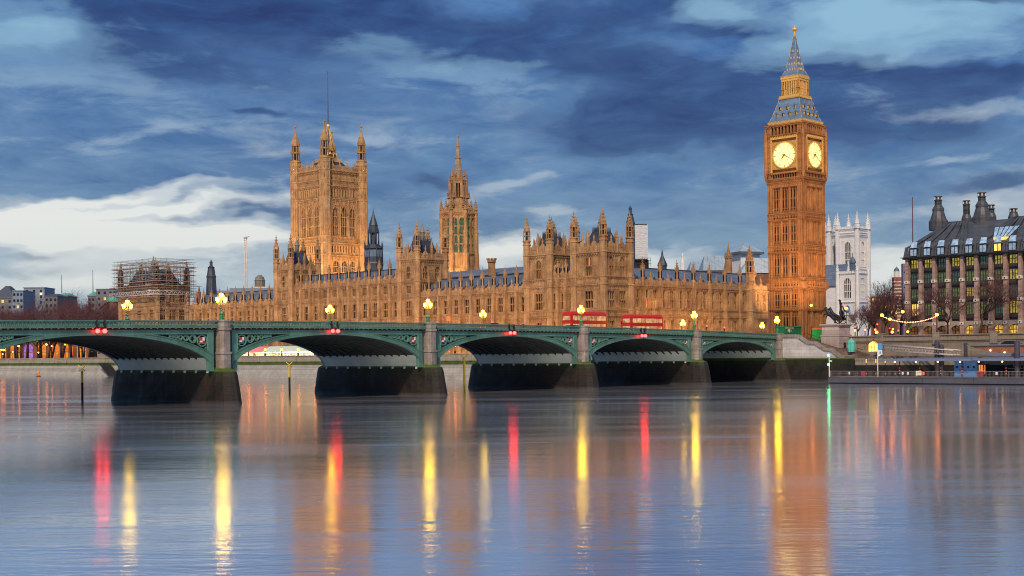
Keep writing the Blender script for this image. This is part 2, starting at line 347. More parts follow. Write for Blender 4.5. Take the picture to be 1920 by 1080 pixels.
def sheet_mat():
    m, g, p = mat('white_sheeting'); P = pos(g); a = g.noise(g.scale(P, (.5, .5, 1.6)), 1.2, 4, .6)
    g.put(p.inputs['Base Color'], g.mix(a, (.52, .56, .64), (.70, .72, .78))); p.inputs['Roughness'].default_value = .55; bump(g, p, a, .4, .8); return m
M['sheet'] = sheet_mat()
M['leadroof'] = stone_mat('pale_blue_lead', (.30, .42, .55), (.38, .50, .62), (.22, .32, .44), (1.0, 3.0), .6, .3); M['leadpale'] = stone_mat('pale_lead', (.42, .52, .62), (.50, .60, .68), (.32, .42, .52), (1.0, 3.0), .6, .3)
M['marq_lit'] = lit_mat('marquee_light', (.22, .10, .03), (1, .62, .18), 1.1, .35); M['marq_dark'] = plain('marquee_dark', (.08, .05, .05), .6)
M['awning_green'] = plain('awning_pale_green', (.52, .70, .62), .7, 0, .1); M['awning_pink'] = plain('awning_pink', (.75, .25, .30), .7, 0, .1)
M['buoy_orange'] = plain('buoy_orange', (.90, .25, .03), .5, 0, .1); M['yellow'] = plain('beacon_yellow', (.80, .58, .02), .5, 0, .15); M['rustblack'] = plain('tarred_pile', (.03, .025, .015), .8, 0, .4)
M['busred'] = plain('bus_red', (.55, .015, .012), .3, 0, .05); M['buslit'] = lit_mat('bus_window_light', (.40, .10, .03), (1, .62, .30), .8, .8); M['lamp_red2'] = glow('tail_light', (1, .02, .02), 6); M['lamp_white'] = glow('headlight', (1, .9, .7), 8)
M['orange_sign'] = glow('orange_sign', (1.0, .16, .03), 1.1)
M['pinkpaint'] = plain('faded_red_paint', (.55, .30, .30), .6)
# ================================================================== water, ground, quays
def water_mat():
    m, g, p = mat('river_water'); P = pos(g); x, y, z = g.sep(P)
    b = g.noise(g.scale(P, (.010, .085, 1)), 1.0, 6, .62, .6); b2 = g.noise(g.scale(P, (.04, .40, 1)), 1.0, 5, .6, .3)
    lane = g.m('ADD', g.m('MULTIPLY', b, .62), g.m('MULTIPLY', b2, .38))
    # dark reflection bands painted into the base colour, in lanes over the farther water
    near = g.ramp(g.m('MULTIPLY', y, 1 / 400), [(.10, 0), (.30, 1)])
    dark_refl = g.m('MULTIPLY', g.ramp(lane, [(.44, 0), (.56, 1)]), g.m('MULTIPLY', near, .55))
    g.put(p.inputs['Base Color'], g.mix(dark_refl, (.92, .94, 1.0), (.34, .35, .42)))
    g.put(p.inputs['Roughness'], g.ramp(lane, [(.38, .175), (.5, .125), (.60, .10)]))
    p.inputs['IOR'].default_value = 1.40; p.inputs['Metallic'].default_value = .90
    h1 = g.noise(g.scale(P, (.55, 1.7, 1)), 1.0, 3, .55, .4); h2 = g.noise(g.scale(P, (.05, .35, 1)), 1.0, 3, .5, .4)
    fade = g.ramp(g.m('MULTIPLY', y, 1 / 200), [(.15, 1), (.75, .10)])
    hh = g.m('MULTIPLY', g.m('ADD', g.m('MULTIPLY', h1, .016), g.m('MULTIPLY', h2, .030)), fade)
    bump(g, p, hh, 1.0, 1.0); return m
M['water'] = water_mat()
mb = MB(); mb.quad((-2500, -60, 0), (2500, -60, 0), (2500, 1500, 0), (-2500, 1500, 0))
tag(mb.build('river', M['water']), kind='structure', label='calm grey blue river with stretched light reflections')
M['paving'] = plain('wet_paving', (.12, .11, .11), .6, 0, .3, .4)
M['asphalt'] = plain('asphalt', (.05, .05, .055), .7, 0, .25, 1.0)
M['grass'] = plain('winter_grass', (.05, .09, .02), .95, 0, .4, 1.0, .05)
P3 = lambda e, n: tuple(BF(e, n).xy)
# palace side land (south of the bridge) and the embankment (north), one sheet reaching the horizon
mb = MB()
mb.slab([P3(-9.4, 27), P3(3000, 27), P3(3000, 3500), P3(-9.4, 3500)], -2, 6.0)
mb.slab([P3(7, -3000), P3(3000, -3000), P3(3000, 26.98), P3(7, 26.98)], -2, 8.6)
mb.slab([P3(.9, -3000), P3(6.98, -3000), P3(6.98, -15.5), P3(.9, -15.5)], -2, 5.2)
tag(mb.build('ground', M['paving']), kind='structure')

# river wall of the palace terrace: upper wall, coping, green weed ledge, tide washed foot
def river_wall():
    e0 = -10.0
    t = thing('river_wall', 'long pale granite wall along the far bank below palace and gardens, weed ledge along it', 'wall', BF(e0, 26.0, 0), ANG + pi / 2)
    # local x = +n (up river), local y = -e : towards the river is +y
    L = 1500
    mb = MB(); mb.box(0, L, -1.0, 0, 4.9, 6.5); mb.box(0, L, -1.1, .18, 6.5, 6.75)
    k = 4.0
    while k < 420: mb.box(k, k + .9, 0, .25, 4.9, 6.5); k += 9.2
    mb.build('parapet', M['quay'], t)
    mb = MB(); mb.frus(0, L, -1.5, .0, 4.4, 0, L, -1.5, -.02, 4.9); mb.box(0, L, -1, .6, 3.9, 4.4); mb.build('weed_ledge', M['weed'], t)
    mb = MB(); mb.frus(0, L, -2, 3.2, -2, 0, L, -2, .55, 3.9); mb.build('wall_foot', M['quay_low'], t)
river_wall()

# ================================================================== bridge
def zp(s): return 11.72 - 1.5 * ((s - 120) / 120) ** 2
SPANS = [(1.2, 29), (32, 64), (67, 102), (105, 141.5), (144.5, 179.5), (182.5, 214.5), (217.5, 246)]
PIERS = [0, 30.5, 65.5, 103.5, 143, 181, 216]
BW = 26.0
br = thing('road_bridge', 'long green painted iron arch bridge on stone piers crossing the river', 'bridge', BF(0, 0, 0), ANG)
def ribbon(mb, u0, u1, zlo, zhi, w0, w1, N, m=None):
    for k in range(N):
        a, b = u0 + (u1 - u0) * k / N, u0 + (u1 - u0) * (k + 1) / N
        if zhi(a) - zlo(a) < .01 and zhi(b) - zlo(b) < .01: continue
        A = [mb.V(a, w0, zlo(a)), mb.V(b, w0, zlo(b)), mb.V(b, w0, zhi(b)), mb.V(a, w0, zhi(a))]
        B = [mb.V(a, w1, zlo(a)), mb.V(b, w1, zlo(b)), mb.V(b, w1, zhi(b)), mb.V(a, w1, zhi(a))]
        mb.F(A, m); mb.F([A[0], A[1], B[1], B[0]], m); mb.F([A[3], A[2], B[2], B[3]], m)
        if k == 0: mb.F([A[0], A[3], B[3], B[0]], m)
        if k == N - 1: mb.F([A[1], A[2], B[2], B[1]], m)
def ell(s0, s1, zs, zc):
    c, a = (s0 + s1) / 2, (s1 - s0) / 2
    return lambda u: zs + (zc - zs) * max(0.0, 1 - ((u + c) / a) ** 2) ** .5      # u = -s
def annulus(mb, cu, cz, r, t, w0, w1, n=14, m=None):
    P = [[mb.V(cu + rr * cos(2 * pi * k / n), ww, cz + rr * sin(2 * pi * k / n)) for k in range(n)] for rr, ww in ((r, w1), (r, w0), (r - t, w0), (r - t, w1))]
    for A, B in zip(P, P[1:]):
        for k in range(n): mb.F([A[k], A[(k + 1) % n], B[(k + 1) % n], B[k]], m)
M['red'] = plain('red_paint', (.55, .03, .02), .4, 0, .1); M['blue'] = plain('blue_paint', (.04, .10, .42), .4, 0, .1)
M['palestone'] = plain('pale_trim', (.7, .68, .62), .6, 0, .1)
zs = 4.55
for si, (s0, s1) in enumerate(SPANS):
    mid = (s0 + s1) / 2; zc = zp(mid) - 2.0; a = (s1 - s0) / 2; u0, u1 = -s1, -s0
    arch = ell(s0, s1, zs, zc); near = si < 5; N = 40
    # cosine spaced stations keep the steep ends smooth
    US = [-(mid) - a * cos(pi * k / N) for k in range(N + 1)]
    ring = lambda u: zs + (zc + .66 - zs) * max(0.0, 1 - ((u + mid) / (a + 1.5)) ** 2) ** .5
    top = lambda u: zp(-u) - 1.3
    for side, wf in ((0, lambda w: w), (1, lambda w: BW - w)):
        mb = MB()
        def strip(zl, zh, w0, w1, m=None, ua=None, ub=None):
            for A, B in zip(US, US[1:]):
                if ua is not None and (A < ua - 1e-6 or B > ub + 1e-6): continue
                if zh(A) - zl(A) < .02 and zh(B) - zl(B) < .02: continue
                la, lb = min(zl(A), zh(A)), min(zl(B), zh(B)); W0, W1 = wf(w0), wf(w1)
                p = [mb.V(A, W0, la), mb.V(B, W0, lb), mb.V(B, W0, zh(B)), mb.V(A, W0, zh(A))]
                q = [mb.V(A, W1, la), mb.V(B, W1, lb), mb.V(B, W1, zh(B)), mb.V(A, W1, zh(A))]
                mb.F(p, m); mb.F([p[0], p[1], q[1], q[0]], m); mb.F([p[3], p[2], q[2], q[3]], m)
        if side == 1:
            strip(arch, top, .2, .6); mb.build('far_arch_face', [M['teal'], M['teal_dark']], br); continue
        lower = lambda u: min(top(u) - .62, ring(u))
        strip(arch, lower, .10, .62)                        # arch ring
        strip(lambda u: max(arch(u), ring(u) - .12) if ring(u) < top(u) - .62 else top(u) - .62, lambda u: min(ring(u), top(u) - .62) if ring(u) < top(u) - .62 else top(u) - .62, .0, .12)
        strip(arch, lambda u: arch(u) + .16 + .1 * abs((u + mid) / a) ** 3, -.02, .12)
        ribbon(mb, u0, u1, lambda u: top(u) - .62, top, .10, .62, 16)
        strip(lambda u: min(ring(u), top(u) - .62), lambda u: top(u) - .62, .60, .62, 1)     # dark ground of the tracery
        for e_ in (u0, u1): mb.box(e_ if e_ == u0 else e_ - .9, e_ + .9 if e_ == u0 else e_, .08, .6, zs, top(e_) - .3)
        mb.build('arch_face', [M['teal'], M['teal_dark']], br)
        # spandrel tracery
        for sg, edge in ((1, u0 + .95), (-1, u1 - .95)):
            tb = MB(); d = 0; rr = None; shield = None
            for k in range(7):
                r = .15
                while r < 1.25:
                    cu = edge + sg * (d + r)
                    if (top(cu) - .66) - ring(cu + sg * r * .55) < 2.0 * r + .02: break
                    r += .03
                r -= .03
                if r < .17: break
                cu = edge + sg * (d + r); cz = top(cu) - .66 - r
                annulus(tb, cu, cz, r, .13 if r > .5 else .08, .22, .5)
                annulus(tb, cu, cz, r * .60, .06, .30, .5)
                for q in range(4):
                    aa = pi / 4 + q * pi / 2; tb.box(cu + r * .7 * cos(aa) - .09, cu + r * .7 * cos(aa) + .09, .28, .5, cz + r * .7 * sin(aa) - .09, cz + r * .7 * sin(aa) + .09)
                if k == 0: shield = (cu, cz, r)
                d += 2 * r + .04
            cu, cz, r = shield; z2 = cz - r
            while z2 > zs + 1 and True:
                r2 = .42 if z2 - .9 > ring(edge + sg * .9) else .2
                if z2 - 2 * r2 < ring(edge + sg * r2): break
                annulus(tb, edge + sg * r2, z2 - r2, r2, .08, .22, .5, 10); z2 -= 2 * r2
            # border moulding against pier and cornice
            tb.box(edge - .06, edge + .06, .02, .3, ring(edge) + .05, top(edge) - .62)
            ob = tb.build('tracery_panel', M['teal_light'], br)
            if near:
                sb = MB(); w, h = r * .42, r * .55
                for (x0, x1, z0_, z1_, mi) in ((-w, 0, 0, h, 0), (0, w, 0, h, 1), (-w, 0, -h * .5, 0, 1), (0, w, -h * .5, 0, 2)):
                    sb.box(cu + x0, cu + x1, .14, .3, cz + z0_, cz + z1_, mi)
                sb.prism([(cu - w, cz - h * .5), (cu + w, cz - h * .5), (cu, cz - h)], .14, .3, 2 if sg > 0 else 0)
                sb.build('shield', [M['red'], M['palestone'], M['blue']], ob)
    # vault
    mb = MB()
    for A, B in zip(US, US[1:]):
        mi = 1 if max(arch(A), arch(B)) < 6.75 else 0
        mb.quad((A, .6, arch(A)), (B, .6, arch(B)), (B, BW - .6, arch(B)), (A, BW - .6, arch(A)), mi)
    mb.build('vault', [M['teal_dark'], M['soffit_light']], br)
    mb = MB()
    for j in range(1, 14):
        y = .6 + j * (BW - 1.2) / 14
        for A, B in zip(US, US[1:]):
            if min(arch(A), arch(B)) > 6.3:
                mb.quad((A, y - .1, arch(A) - .25), (B, y - .1, arch(B) - .25), (B, y + .1, arch(B) - .25), (A, y + .1, arch(A) - .25))
                mb.quad((A, y - .1, arch(A) - .25), (B, y - .1, arch(B) - .25), (B, y - .1, arch(B)), (A, y - .1, arch(A)))
                mb.quad((A, y + .1, arch(A) - .25), (B, y + .1, arch(B) - .25), (B, y + .1, arch(B)), (A, y + .1, arch(A)))
    for j in range(9):
        y = 1.2 + j * 2.9
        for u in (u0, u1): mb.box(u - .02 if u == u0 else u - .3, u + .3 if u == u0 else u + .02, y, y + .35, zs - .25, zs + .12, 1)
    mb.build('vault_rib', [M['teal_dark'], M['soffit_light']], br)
    # cornice with gilt beads, balustrade, rail: north side; the south side plainer
    p0, p1 = u0 - 1.0, u1 + 1.0
    for side, f in ((0, lambda w: w), (1, lambda w: BW - w)):
        Z = lambda d: (lambda u: zp(-u) + d)
        mb = MB(); n = 20
        ribbon(mb, p0, p1, Z(-1.3), Z(-1.18), f(-.12), f(.6), n, 1); ribbon(mb, p0, p1, Z(-1.18), Z(-1.04), f(-.02), f(.6), n, 1)
        ribbon(mb, p0, p1, Z(-1.04), Z(-.90), f(-.30), f(.6), n); ribbon(mb, p0, p1, Z(-.90), Z(-.70), f(-.18), f(.55), n)
        if side == 0:
            q = p0 + .3
            while q < p1 - .3:
                mb.box(q, q + .16, f(-.14), f(.0), zp(-q) - 1.17, zp(-q) - 1.06, 2); q += .95
        ribbon(mb, p0, p1, Z(-.16), Z(0), f(-.22), f(.5), n); ribbon(mb, p0, p1, Z(-.26), Z(-.16), f(-.10), f(.4), n)
        mb.build('cornice' if side == 0 else 'far_cornice', [M['teal'], M['black'], M['gold']], br)
        mb = MB(); pitch = .52 if side == 0 else 1.04; q = p0 + .2
        while q < p1 - .2:
            zz = zp(-q)
            mb.box(q - .04, q + .04, f(-.04), f(.12), zz - .70, zz - .26)
            mb.quad((q, f(.0), zz - .30), (q + .1, f(.0), zz - .26), (q + pitch * .5 + .05, f(.0), zz - .52), (q + pitch * .5 - .05, f(.0), zz - .56))
            mb.quad((q + pitch, f(.0), zz - .30), (q + pitch - .1, f(.0), zz - .26), (q + pitch * .5 - .05, f(.0), zz - .52), (q + pitch * .5 + .05, f(.0), zz - .56))
            mb.box(q + pitch * .5 - .10, q + pitch * .5 + .10, f(-.03), f(.05), zz - .70, zz - .5)
            q += pitch
        mb.build('balustrade' if side == 0 else 'far_balustrade', M['teal_light'], br)
mb = MB(); ribbon(mb, -250, 8, lambda u: zp(-u) - 1.7, lambda u: zp(-u) - 1.02, .55, BW - .55, 60); mb.build('deck', M['asphalt'], br)
for pi_, s in enumerate(PIERS):
    c = -s
    pz = zp(s)
    for yy, sg in ((0, 1), (BW, -1)):
        mb = MB()
        Y = lambda w: yy + sg * w
        def blk(h, w0, w1, z0, z1):
            mb.prism([(c - h, z0), (c + h, z0), (c + h, z1), (c - h, z1)], Y(w0), Y(w1))
            mb.slab([(c - h, Y(w0)), (c - h * .55, Y(w0 - .45)), (c + h * .55, Y(w0 - .45)), (c + h, Y(w0))][::sg], z0, z1)
        blk(.95, -.55, .9, 4.9, 7.0); blk(1.1, -.7, .9, 7.0, 7.28); blk(.88, -.5, .9, 7.28, pz - 1.3)
        blk(1.04, -.66, .9, pz - 1.3, pz - 1.02); blk(.92, -.52, .9, pz - 1.02, pz - .12); blk(1.04, -.62, .95, pz - .12, pz + .10)
        mb.build('pier_shaft', M['granite'], br)
    mb = MB()
    def outline(h, nose, z):
        a = [(c - h, 1.0)] + [(c - h * cos(t), 1.0 - nose * sin(t)) for t in [pi * k / 8 for k in range(1, 8)]] + [(c + h, 1.0)]
        b = [(c + h, BW - 1.0)] + [(c + h * cos(t), BW - 1.0 + nose * sin(t)) for t in [pi * k / 8 for k in range(1, 8)]] + [(c - h, BW - 1.0)]
        return [mb.V(p[0], p[1], z) for p in a + b]
    lv = [outline(2.2, 4.9, -1.5), outline(2.0, 4.3, 1.5), outline(1.75, 3.8, 3.9), outline(1.66, 3.5, 4.5)] if s else [outline(2.45, 5.6, -1.5), outline(1.9, 3.2, 4.5)]
    for A, B in zip(lv, lv[1:]):
        for k in range(len(A)): mb.F([A[k], A[(k + 1) % len(A)], B[(k + 1) % len(A)], B[k]], 0, False)
    T = lv[-1]; t2 = outline(1.3, 1.9, 5.05)
    for k in range(len(T)): mb.F([T[k], T[(k + 1) % len(T)], t2[(k + 1) % len(T)], t2[k]], 1)
    mb.F(t2, 1)
    mb.build('pier_base', [M['algae'], M['weed']], br)
# east end approach
mb = MB(); mb.slab([(-330, -10), (-251, -10), (-251, 36), (-330, 36)], -2, 8.0); mb.build('approach', M['granite'], br)

# ---- three-light bridge lamps
def lantern(mb, x, y, z, k=1.0):
    mb.rings(x, y, [(.10 * k, z - .42 * k), (.24 * k, z - .28 * k), (.34 * k, z + .16 * k), (.30 * k, z + .30 * k)], 8, 1)
    mb.rings(x, y, [(.33 * k, z + .31 * k), (.36 * k, z + .34 * k), (.14 * k, z + .50 * k), (.05 * k, z + .60 * k), (0, z + .78 * k)], 8, 2)
def bridge_lamp(label, e, n, z, grp, k=1.0):
    t = thing('bridge_lamp', label, 'street lamp', BF(e, n, z), ANG, grp)
    mb = MB(); mb.rings(0, 0, [(.42, 0), (.42, .10), (.32, .16), (.28, .75), (.36, .85), (.36, .95), (.16, 1.05), (.10, 1.2), (.12, 1.5), (.075, 1.55), (.065, 2.35), (.12, 2.42), (.07, 2.5), (.05, 3.1)], 8)
    o = put('post', mb.mesh('post', [M['lamppost']]), t, (0, 0, z))
    mb = MB()
    for sg in (-1, 1):
        pts = [(0, 2.3), (.28, 2.18), (.55, 2.22), (.68, 2.45)]
        for p, q in zip(pts, pts[1:]): mb.tube((sg * p[0], 0, p[1]), (sg * q[0], 0, q[1]), .045)
        mb.tube((sg * .1, 0, 2.45), (sg * .45, 0, 2.25), .03)
    mb.rings(0, 0, [(.09, 2.2), (.07, 2.9), (.16, 2.95), (.2, 3.05), (.06, 3.2)], 8)
    put('bracket', mb.mesh('bracket', [M['goldpaint']]), t, (0, 0, z))
    for x, zz in ((-.60, 2.85), (.60, 2.85), (0, 3.45)):
        mb = MB(); lantern(mb, 0, 0, 0, .86)
        put('lantern', mb.mesh('lantern', [M['lamppost'], M['lamp'], M['goldpaint']]), t, (x, 0, z + zz))
    return t
M['lamppost'] = plain('lamp_post_green', (.03, .20, .10), .4, .0, .2)
NL = {0: 'near side lamp with three lanterns beside the top of the stone stairs', 30.5: 'near side lamp with three lanterns, first from the stairs that stands over a pier',
      65.5: 'near side three-lantern lamp in front of the pinnacled pavilion, left of the clock tower', 103.5: 'near side three-lantern lamp over the pier below the octagonal spire',
      143: 'near side three-lantern lamp over the widest visible pier, in front of the low palace wing', 181: 'near side lamp with three lanterns beyond the left edge', 216: 'near side lamp with three lanterns near the far bank end'}
FL = {0: 'far side lamp with three lanterns half hidden next to a taller near lamp', -33: 'far side lamp with three lanterns below the brick coloured clock tower',
      30.5: 'far side lamp with three lanterns in front of the corner of the pinnacled pavilion', 65.5: 'far side three-lantern lamp in front of the lower wing, right of the octagonal spire',
      103.5: 'far side lamp with three lanterns above the red lights, below the great square tower', 143: 'far side lamp with three lanterns in front of the scaffolded tower'}
for s in (0, 30.5, 65.5, 103.5, 143): bridge_lamp(NL[s], -s, .35, zp(s) + .08, 'three-light lamps along the bridge')
for s in (-33, 0, 30.5, 65.5, 103.5, 143): bridge_lamp(FL[s], -s, BW - .35, (zp(s) if s >= 0 else 9.9) + .0, 'three-light lamps along the bridge')

# ---- red navigation lights hung at the crown of each arch
NVL = ['pair of red lights over the smallest arch', 'pair of red lights over the second arch from the stairs', 'pair of red lights over the third arch, below the lower palace wing',
       'pair of red lights over the wide arch below the great square tower', 'pair of red lights over the leftmost arch']
for k, (s0, s1) in enumerate(SPANS[:5]):
    if k == 0: continue
    s = (s0 + s1) / 2; z = zp(s) - 1.45
    t = thing('navigation_light', NVL[k], 'signal light', BF(-s, -.35, z), ANG, 'red lights over the arches')
    mb = MB(); mb.box(-.8, .8, -.06, .06, .42, .52); mb.box(-.62, -.52, -.06, .35, .1, 1.5); mb.box(.52, .62, -.06, .35, .1, 1.5); mb.box(-.62, .62, .3, .36, 1.38, 1.46)
    put('bracket', mb.mesh('bracket', [M['black']]), t, (0, 0, z))
    for x in (-.5, .5):
        mb = MB(); mb.rings(0, 0, [(.30, -.34), (.30, -.28), (.26, -.26)], 10, 0); mb.ball((0, -.08, 0), .30, 10, 6, 1)
        mb.rings(0, 0, [(.28, .26), (.30, .28), (.2, .42)], 10, 0)
        put('lamp_globe', mb.mesh('lamp_globe', [M['black'], M['lamp_red']]), t, (x, 0, z))
# ================================================================== gothic building kit
HALF = -pi / 2
def window_mesh(w, h, n=3, trans=(.5,), arch=False, glass='glass', st='stone', deep=.62, lit=None, mull=.08):
    mb = MB(); F_ = .06
    mb.box(-w / 2, -w / 2 + F_, -.02, deep, 0, h, 0); mb.box(w / 2 - F_, w / 2, -.02, deep, 0, h, 0)
    mb.box(-w / 2 + F_, w / 2 - F_, -.10, deep, -.16, .14, 0); mb.box(-w / 2 + F_, w / 2 - F_, -.02, deep, h - .14, h, 0)
    iw = (w - 2 * F_) / n
    for k in range(1, n): x = -w / 2 + F_ + k * iw; mb.box(x - mull / 2, x + mull / 2, .10, deep - .03, .14, h - .14, 0)
    for t in trans: mb.box(-w / 2 + F_, w / 2 - F_, .12, deep - .04, h * t - .10, h * t + .10, 0)
    for k in range(n):          # small pointed heads of the lights
        x0 = -w / 2 + F_ + k * iw; x1 = x0 + iw; hh = min(iw * .55, h * .12)
        for top in [h - .14] + [h * t - .1 for t in trans]:
            mb.tri((x0, .14, top - hh), (x0 + iw * .42, .14, top), (x0, .14, top), 0); mb.tri((x1, .14, top - hh), (x1 - iw * .42, .14, top), (x1, .14, top), 0)
    if arch:
        R = 8; hw = w / 2 - F_; ah = hw * 1.5
        for sg in (-1, 1):
            pts = [(sg * hw, h - .14 - ah)] + [(sg * hw * cos(pi / 2 * k / R) ** .85 if k < R else 0, h - .14 - ah + ah * sin(pi / 2 * k / R)) for k in range(1, R + 1)] + [(sg * hw, h - .14)]
            a = [mb.V(p[0], .0, p[1]) for p in pts]; b = [mb.V(p[0], .3, p[1]) for p in pts]
            for k in range(1, len(pts) - 2): mb.F([a[-1], a[k], a[k + 1]], 0); mb.F([a[k], a[k + 1], b[k + 1], b[k]], 0)
            mb.F([a[-1], a[0], a[1]], 0)
    mb.quad((-w / 2 + F_, deep - .1, 0), (w / 2 - F_, deep - .1, 0), (w / 2 - F_, deep - .1, h), (-w / 2 + F_, deep - .1, h), 1)
    if lit:
        k0, k1, z0, z1 = lit
        mb.quad((-w / 2 + F_ + k0 * iw, deep - .14, z0 * h), (-w / 2 + F_ + k1 * iw, deep - .14, z0 * h), (-w / 2 + F_ + k1 * iw, deep - .14, z1 * h), (-w / 2 + F_ + k0 * iw, deep - .14, z1 * h), 2)
    return mb.mesh('window', [M[st], M[glass], M['winlit']])
_wc = {}
def window(root, fr, u, z, w, h, name='window', label=None, **k):
    key = (round(w, 2), round(h, 2), tuple(sorted(k.items(), key=str)))
    if key not in _wc: _wc[key] = window_mesh(w, h, **k)
    x, y = fr.pt(u, 0); o = put(name, _wc[key], root, (x, y, z), fr.a)
    if label: o['label'] = label
    return o
def spire(mb, x, y, r, z0, zt, m=None, n=8, crock=True):
    """crocketed spirelet with finial and cross"""
    h = zt - z0
    mb.rings(x, y, [(r * 1.18, z0), (r * 1.18, z0 + .12 * r), (r * .95, z0 + .2 * r), (r * .78, z0 + h * .18), (r * .42, z0 + h * .45), (r * .16, z0 + h * .76), (r * .30, z0 + h * .79), (r * .12, z0 + h * .83), (.05, zt - h * .04), (0, zt)], n, m)
    if crock:
        for j in range(1, 4):
            f = j / 5; rr = r * (.95 - f * .95); zz = z0 + h * f
            for k in range(4):
                a = pi / 4 + k * pi / 2; s_ = .10 * r + .04
                cx, cy = x + rr * 1.02 * cos(a), y + rr * 1.02 * sin(a); mb.box(cx - s_, cx + s_, cy - s_, cy + s_, zz - s_, zz + s_ * 1.6, m)
def turret(mb, x, y, r, z0, z1, zt, m=0, n=8, stages=(), dark=1, open_=True):
    """octagonal turret shaft z0..z1 with string mouldings, a pierced top stage and a spirelet"""
    prof = [(r, z0)]
    for s in stages: prof += [(r, s - .12), (r * 1.16, s), (r * 1.16, s + .16), (r * .98, s + .3)]
    prof += [(r, z1)]
    mb.rings(x, y, prof, n, m, cap=False)
    mb.rings(x, y, [(r * 1.2, z1), (r * 1.2, z1 + .2), (r * .95, z1 + .35)], n, m)
    hs = (zt - z1) * .40 if open_ else 0
    if open_:           # pierced stage: dark core, eight little shafts
        rr = r * .86
        mb.rings(x, y, [(rr * .62, z1 + .3), (rr * .62, z1 + hs)], n, dark)
        for k in range(n):
            a = pi / n + 2 * pi * k / n; s_ = r * .13
            mb.rings(x + rr * cos(a), y + rr * sin(a), [(s_, z1 + .3), (s_, z1 + hs)], 4, m, cap=False)
        mb.rings(x, y, [(rr * .9, z1 + hs * .52), (rr * 1.05, z1 + hs * .55), (rr * .9, z1 + hs * .60)], n, m)
        mb.rings(x, y, [(rr * 1.1, z1 + hs - .05), (rr * 1.1, z1 + hs + .12)], n, m)
        for k in range(4):
            a = k * pi / 2; cx, cy = x + rr * 1.05 * cos(a), y + rr * 1.05 * sin(a)
            mb.rings(cx, cy, [(r * .16, z1 + hs - .1), (r * .12, z1 + hs + r * .5), (0, z1 + hs + r * 1.3)], 4, m)
    spire(mb, x, y, r * .86, z1 + hs, zt, m, n)
def panel(mb, u0, u1, z0, z1, pitch=.5, d=.10, w=.0, rows=1, m=0):
    """blind tracery relief"""
    n = max(1, round((u1 - u0) / pitch)); p = (u1 - u0) / n
    for k in range(n + 1): x = u0 + k * p; mb.box(x - .06, x + .06, w - d, w, z0, z1, m)
    for j in range(rows + 1):
        z = z0 + (z1 - z0) * j / rows; mb.box(u0, u1, w - d * .8, w, z - .05, z + .05, m)
    if z1 - z0 > .9:
        for k in range(n):
            x = u0 + (k + .5) * p
            mb.box(x - .10, x + .10, w - d * .9, w, (z0 + z1) / 2 - .16, (z0 + z1) / 2 + .16, m)
            mb.tri((x - p / 2, w - d * .6, z1), (x, w - d * .6, z1), (x - p / 2, w - d * .6, z1 - p * .9), m); mb.tri((x + p / 2, w - d * .6, z1), (x, w - d * .6, z1), (x + p / 2, w - d * .6, z1 - p * .9), m)
def holes(mb, u0, u1, z0, z1, rows, depth=.66, m=0):
    """wall face u0..u1 x z0..z1 with rectangular openings; rows: list of (za, zb, [(ua, ub), ...])"""
    z = z0
    for za, zb, hs in sorted(rows):
        if za > z: mb.box(u0, u1, 0, depth, z, za, m)
        u = u0
        for a, b in sorted(hs):
            if a > u: mb.box(u, a, 0, depth, za, zb, m)
            u = b
        if u1 > u: mb.box(u, u1, 0, depth, za, zb, m)
        z = zb
    if z1 > z: mb.box(u0, u1, 0, depth, z, z1, m)
    mb.box(u0, u1, depth, depth + .3, z0, z1, m)
def parapet(mb, u0, u1, z0, z1, crest=True, m=0, pin=True, w=0.0, pitch=1.0):
    mb.box(u0, u1, w - .12, w + .25, z0, z0 + (z1 - z0) * .62, m)
    n = max(2, round((u1 - u0) / pitch)); p = (u1 - u0) / n
    for k in range(n):
        mb.box(u0 + (k + .18) * p, u0 + (k + .72) * p, w - .12, w + .25, z0 + (z1 - z0) * .62, z1 - (z1 - z0) * .1, m)
    if crest:
        c = (u0 + u1) / 2; h = z1 - z0
        mb.prism([(c - .75, z0 + h * .5), (c + .75, z0 + h * .5), (c + .62, z1), (c, z1 + .45), (c - .62, z1)], w - .2, w + .28, m)
        if pin: mb.rings(c, w, [(.20, z1 + .3), (.20, z1 + .9), (.28, z1 + .95), (.05, z1 + 2.0), (0, z1 + 2.1)], 6, m)
def cornice(mb, u0, u1, z, h=.28, d=.34, m=0, w=0.0):
    mb.box(u0, u1, w - d * .55, w + .02, z - h, z, m); mb.box(u0, u1, w - d, w + .02, z, z + h * .8, m)
    n = max(1, int((u1 - u0) / .8)); p = (u1 - u0) / n
    for k in range(n): mb.box(u0 + (k + .3) * p, u0 + (k + .7) * p, w - d * .8, w, z - h * 1.7, z - h, m)
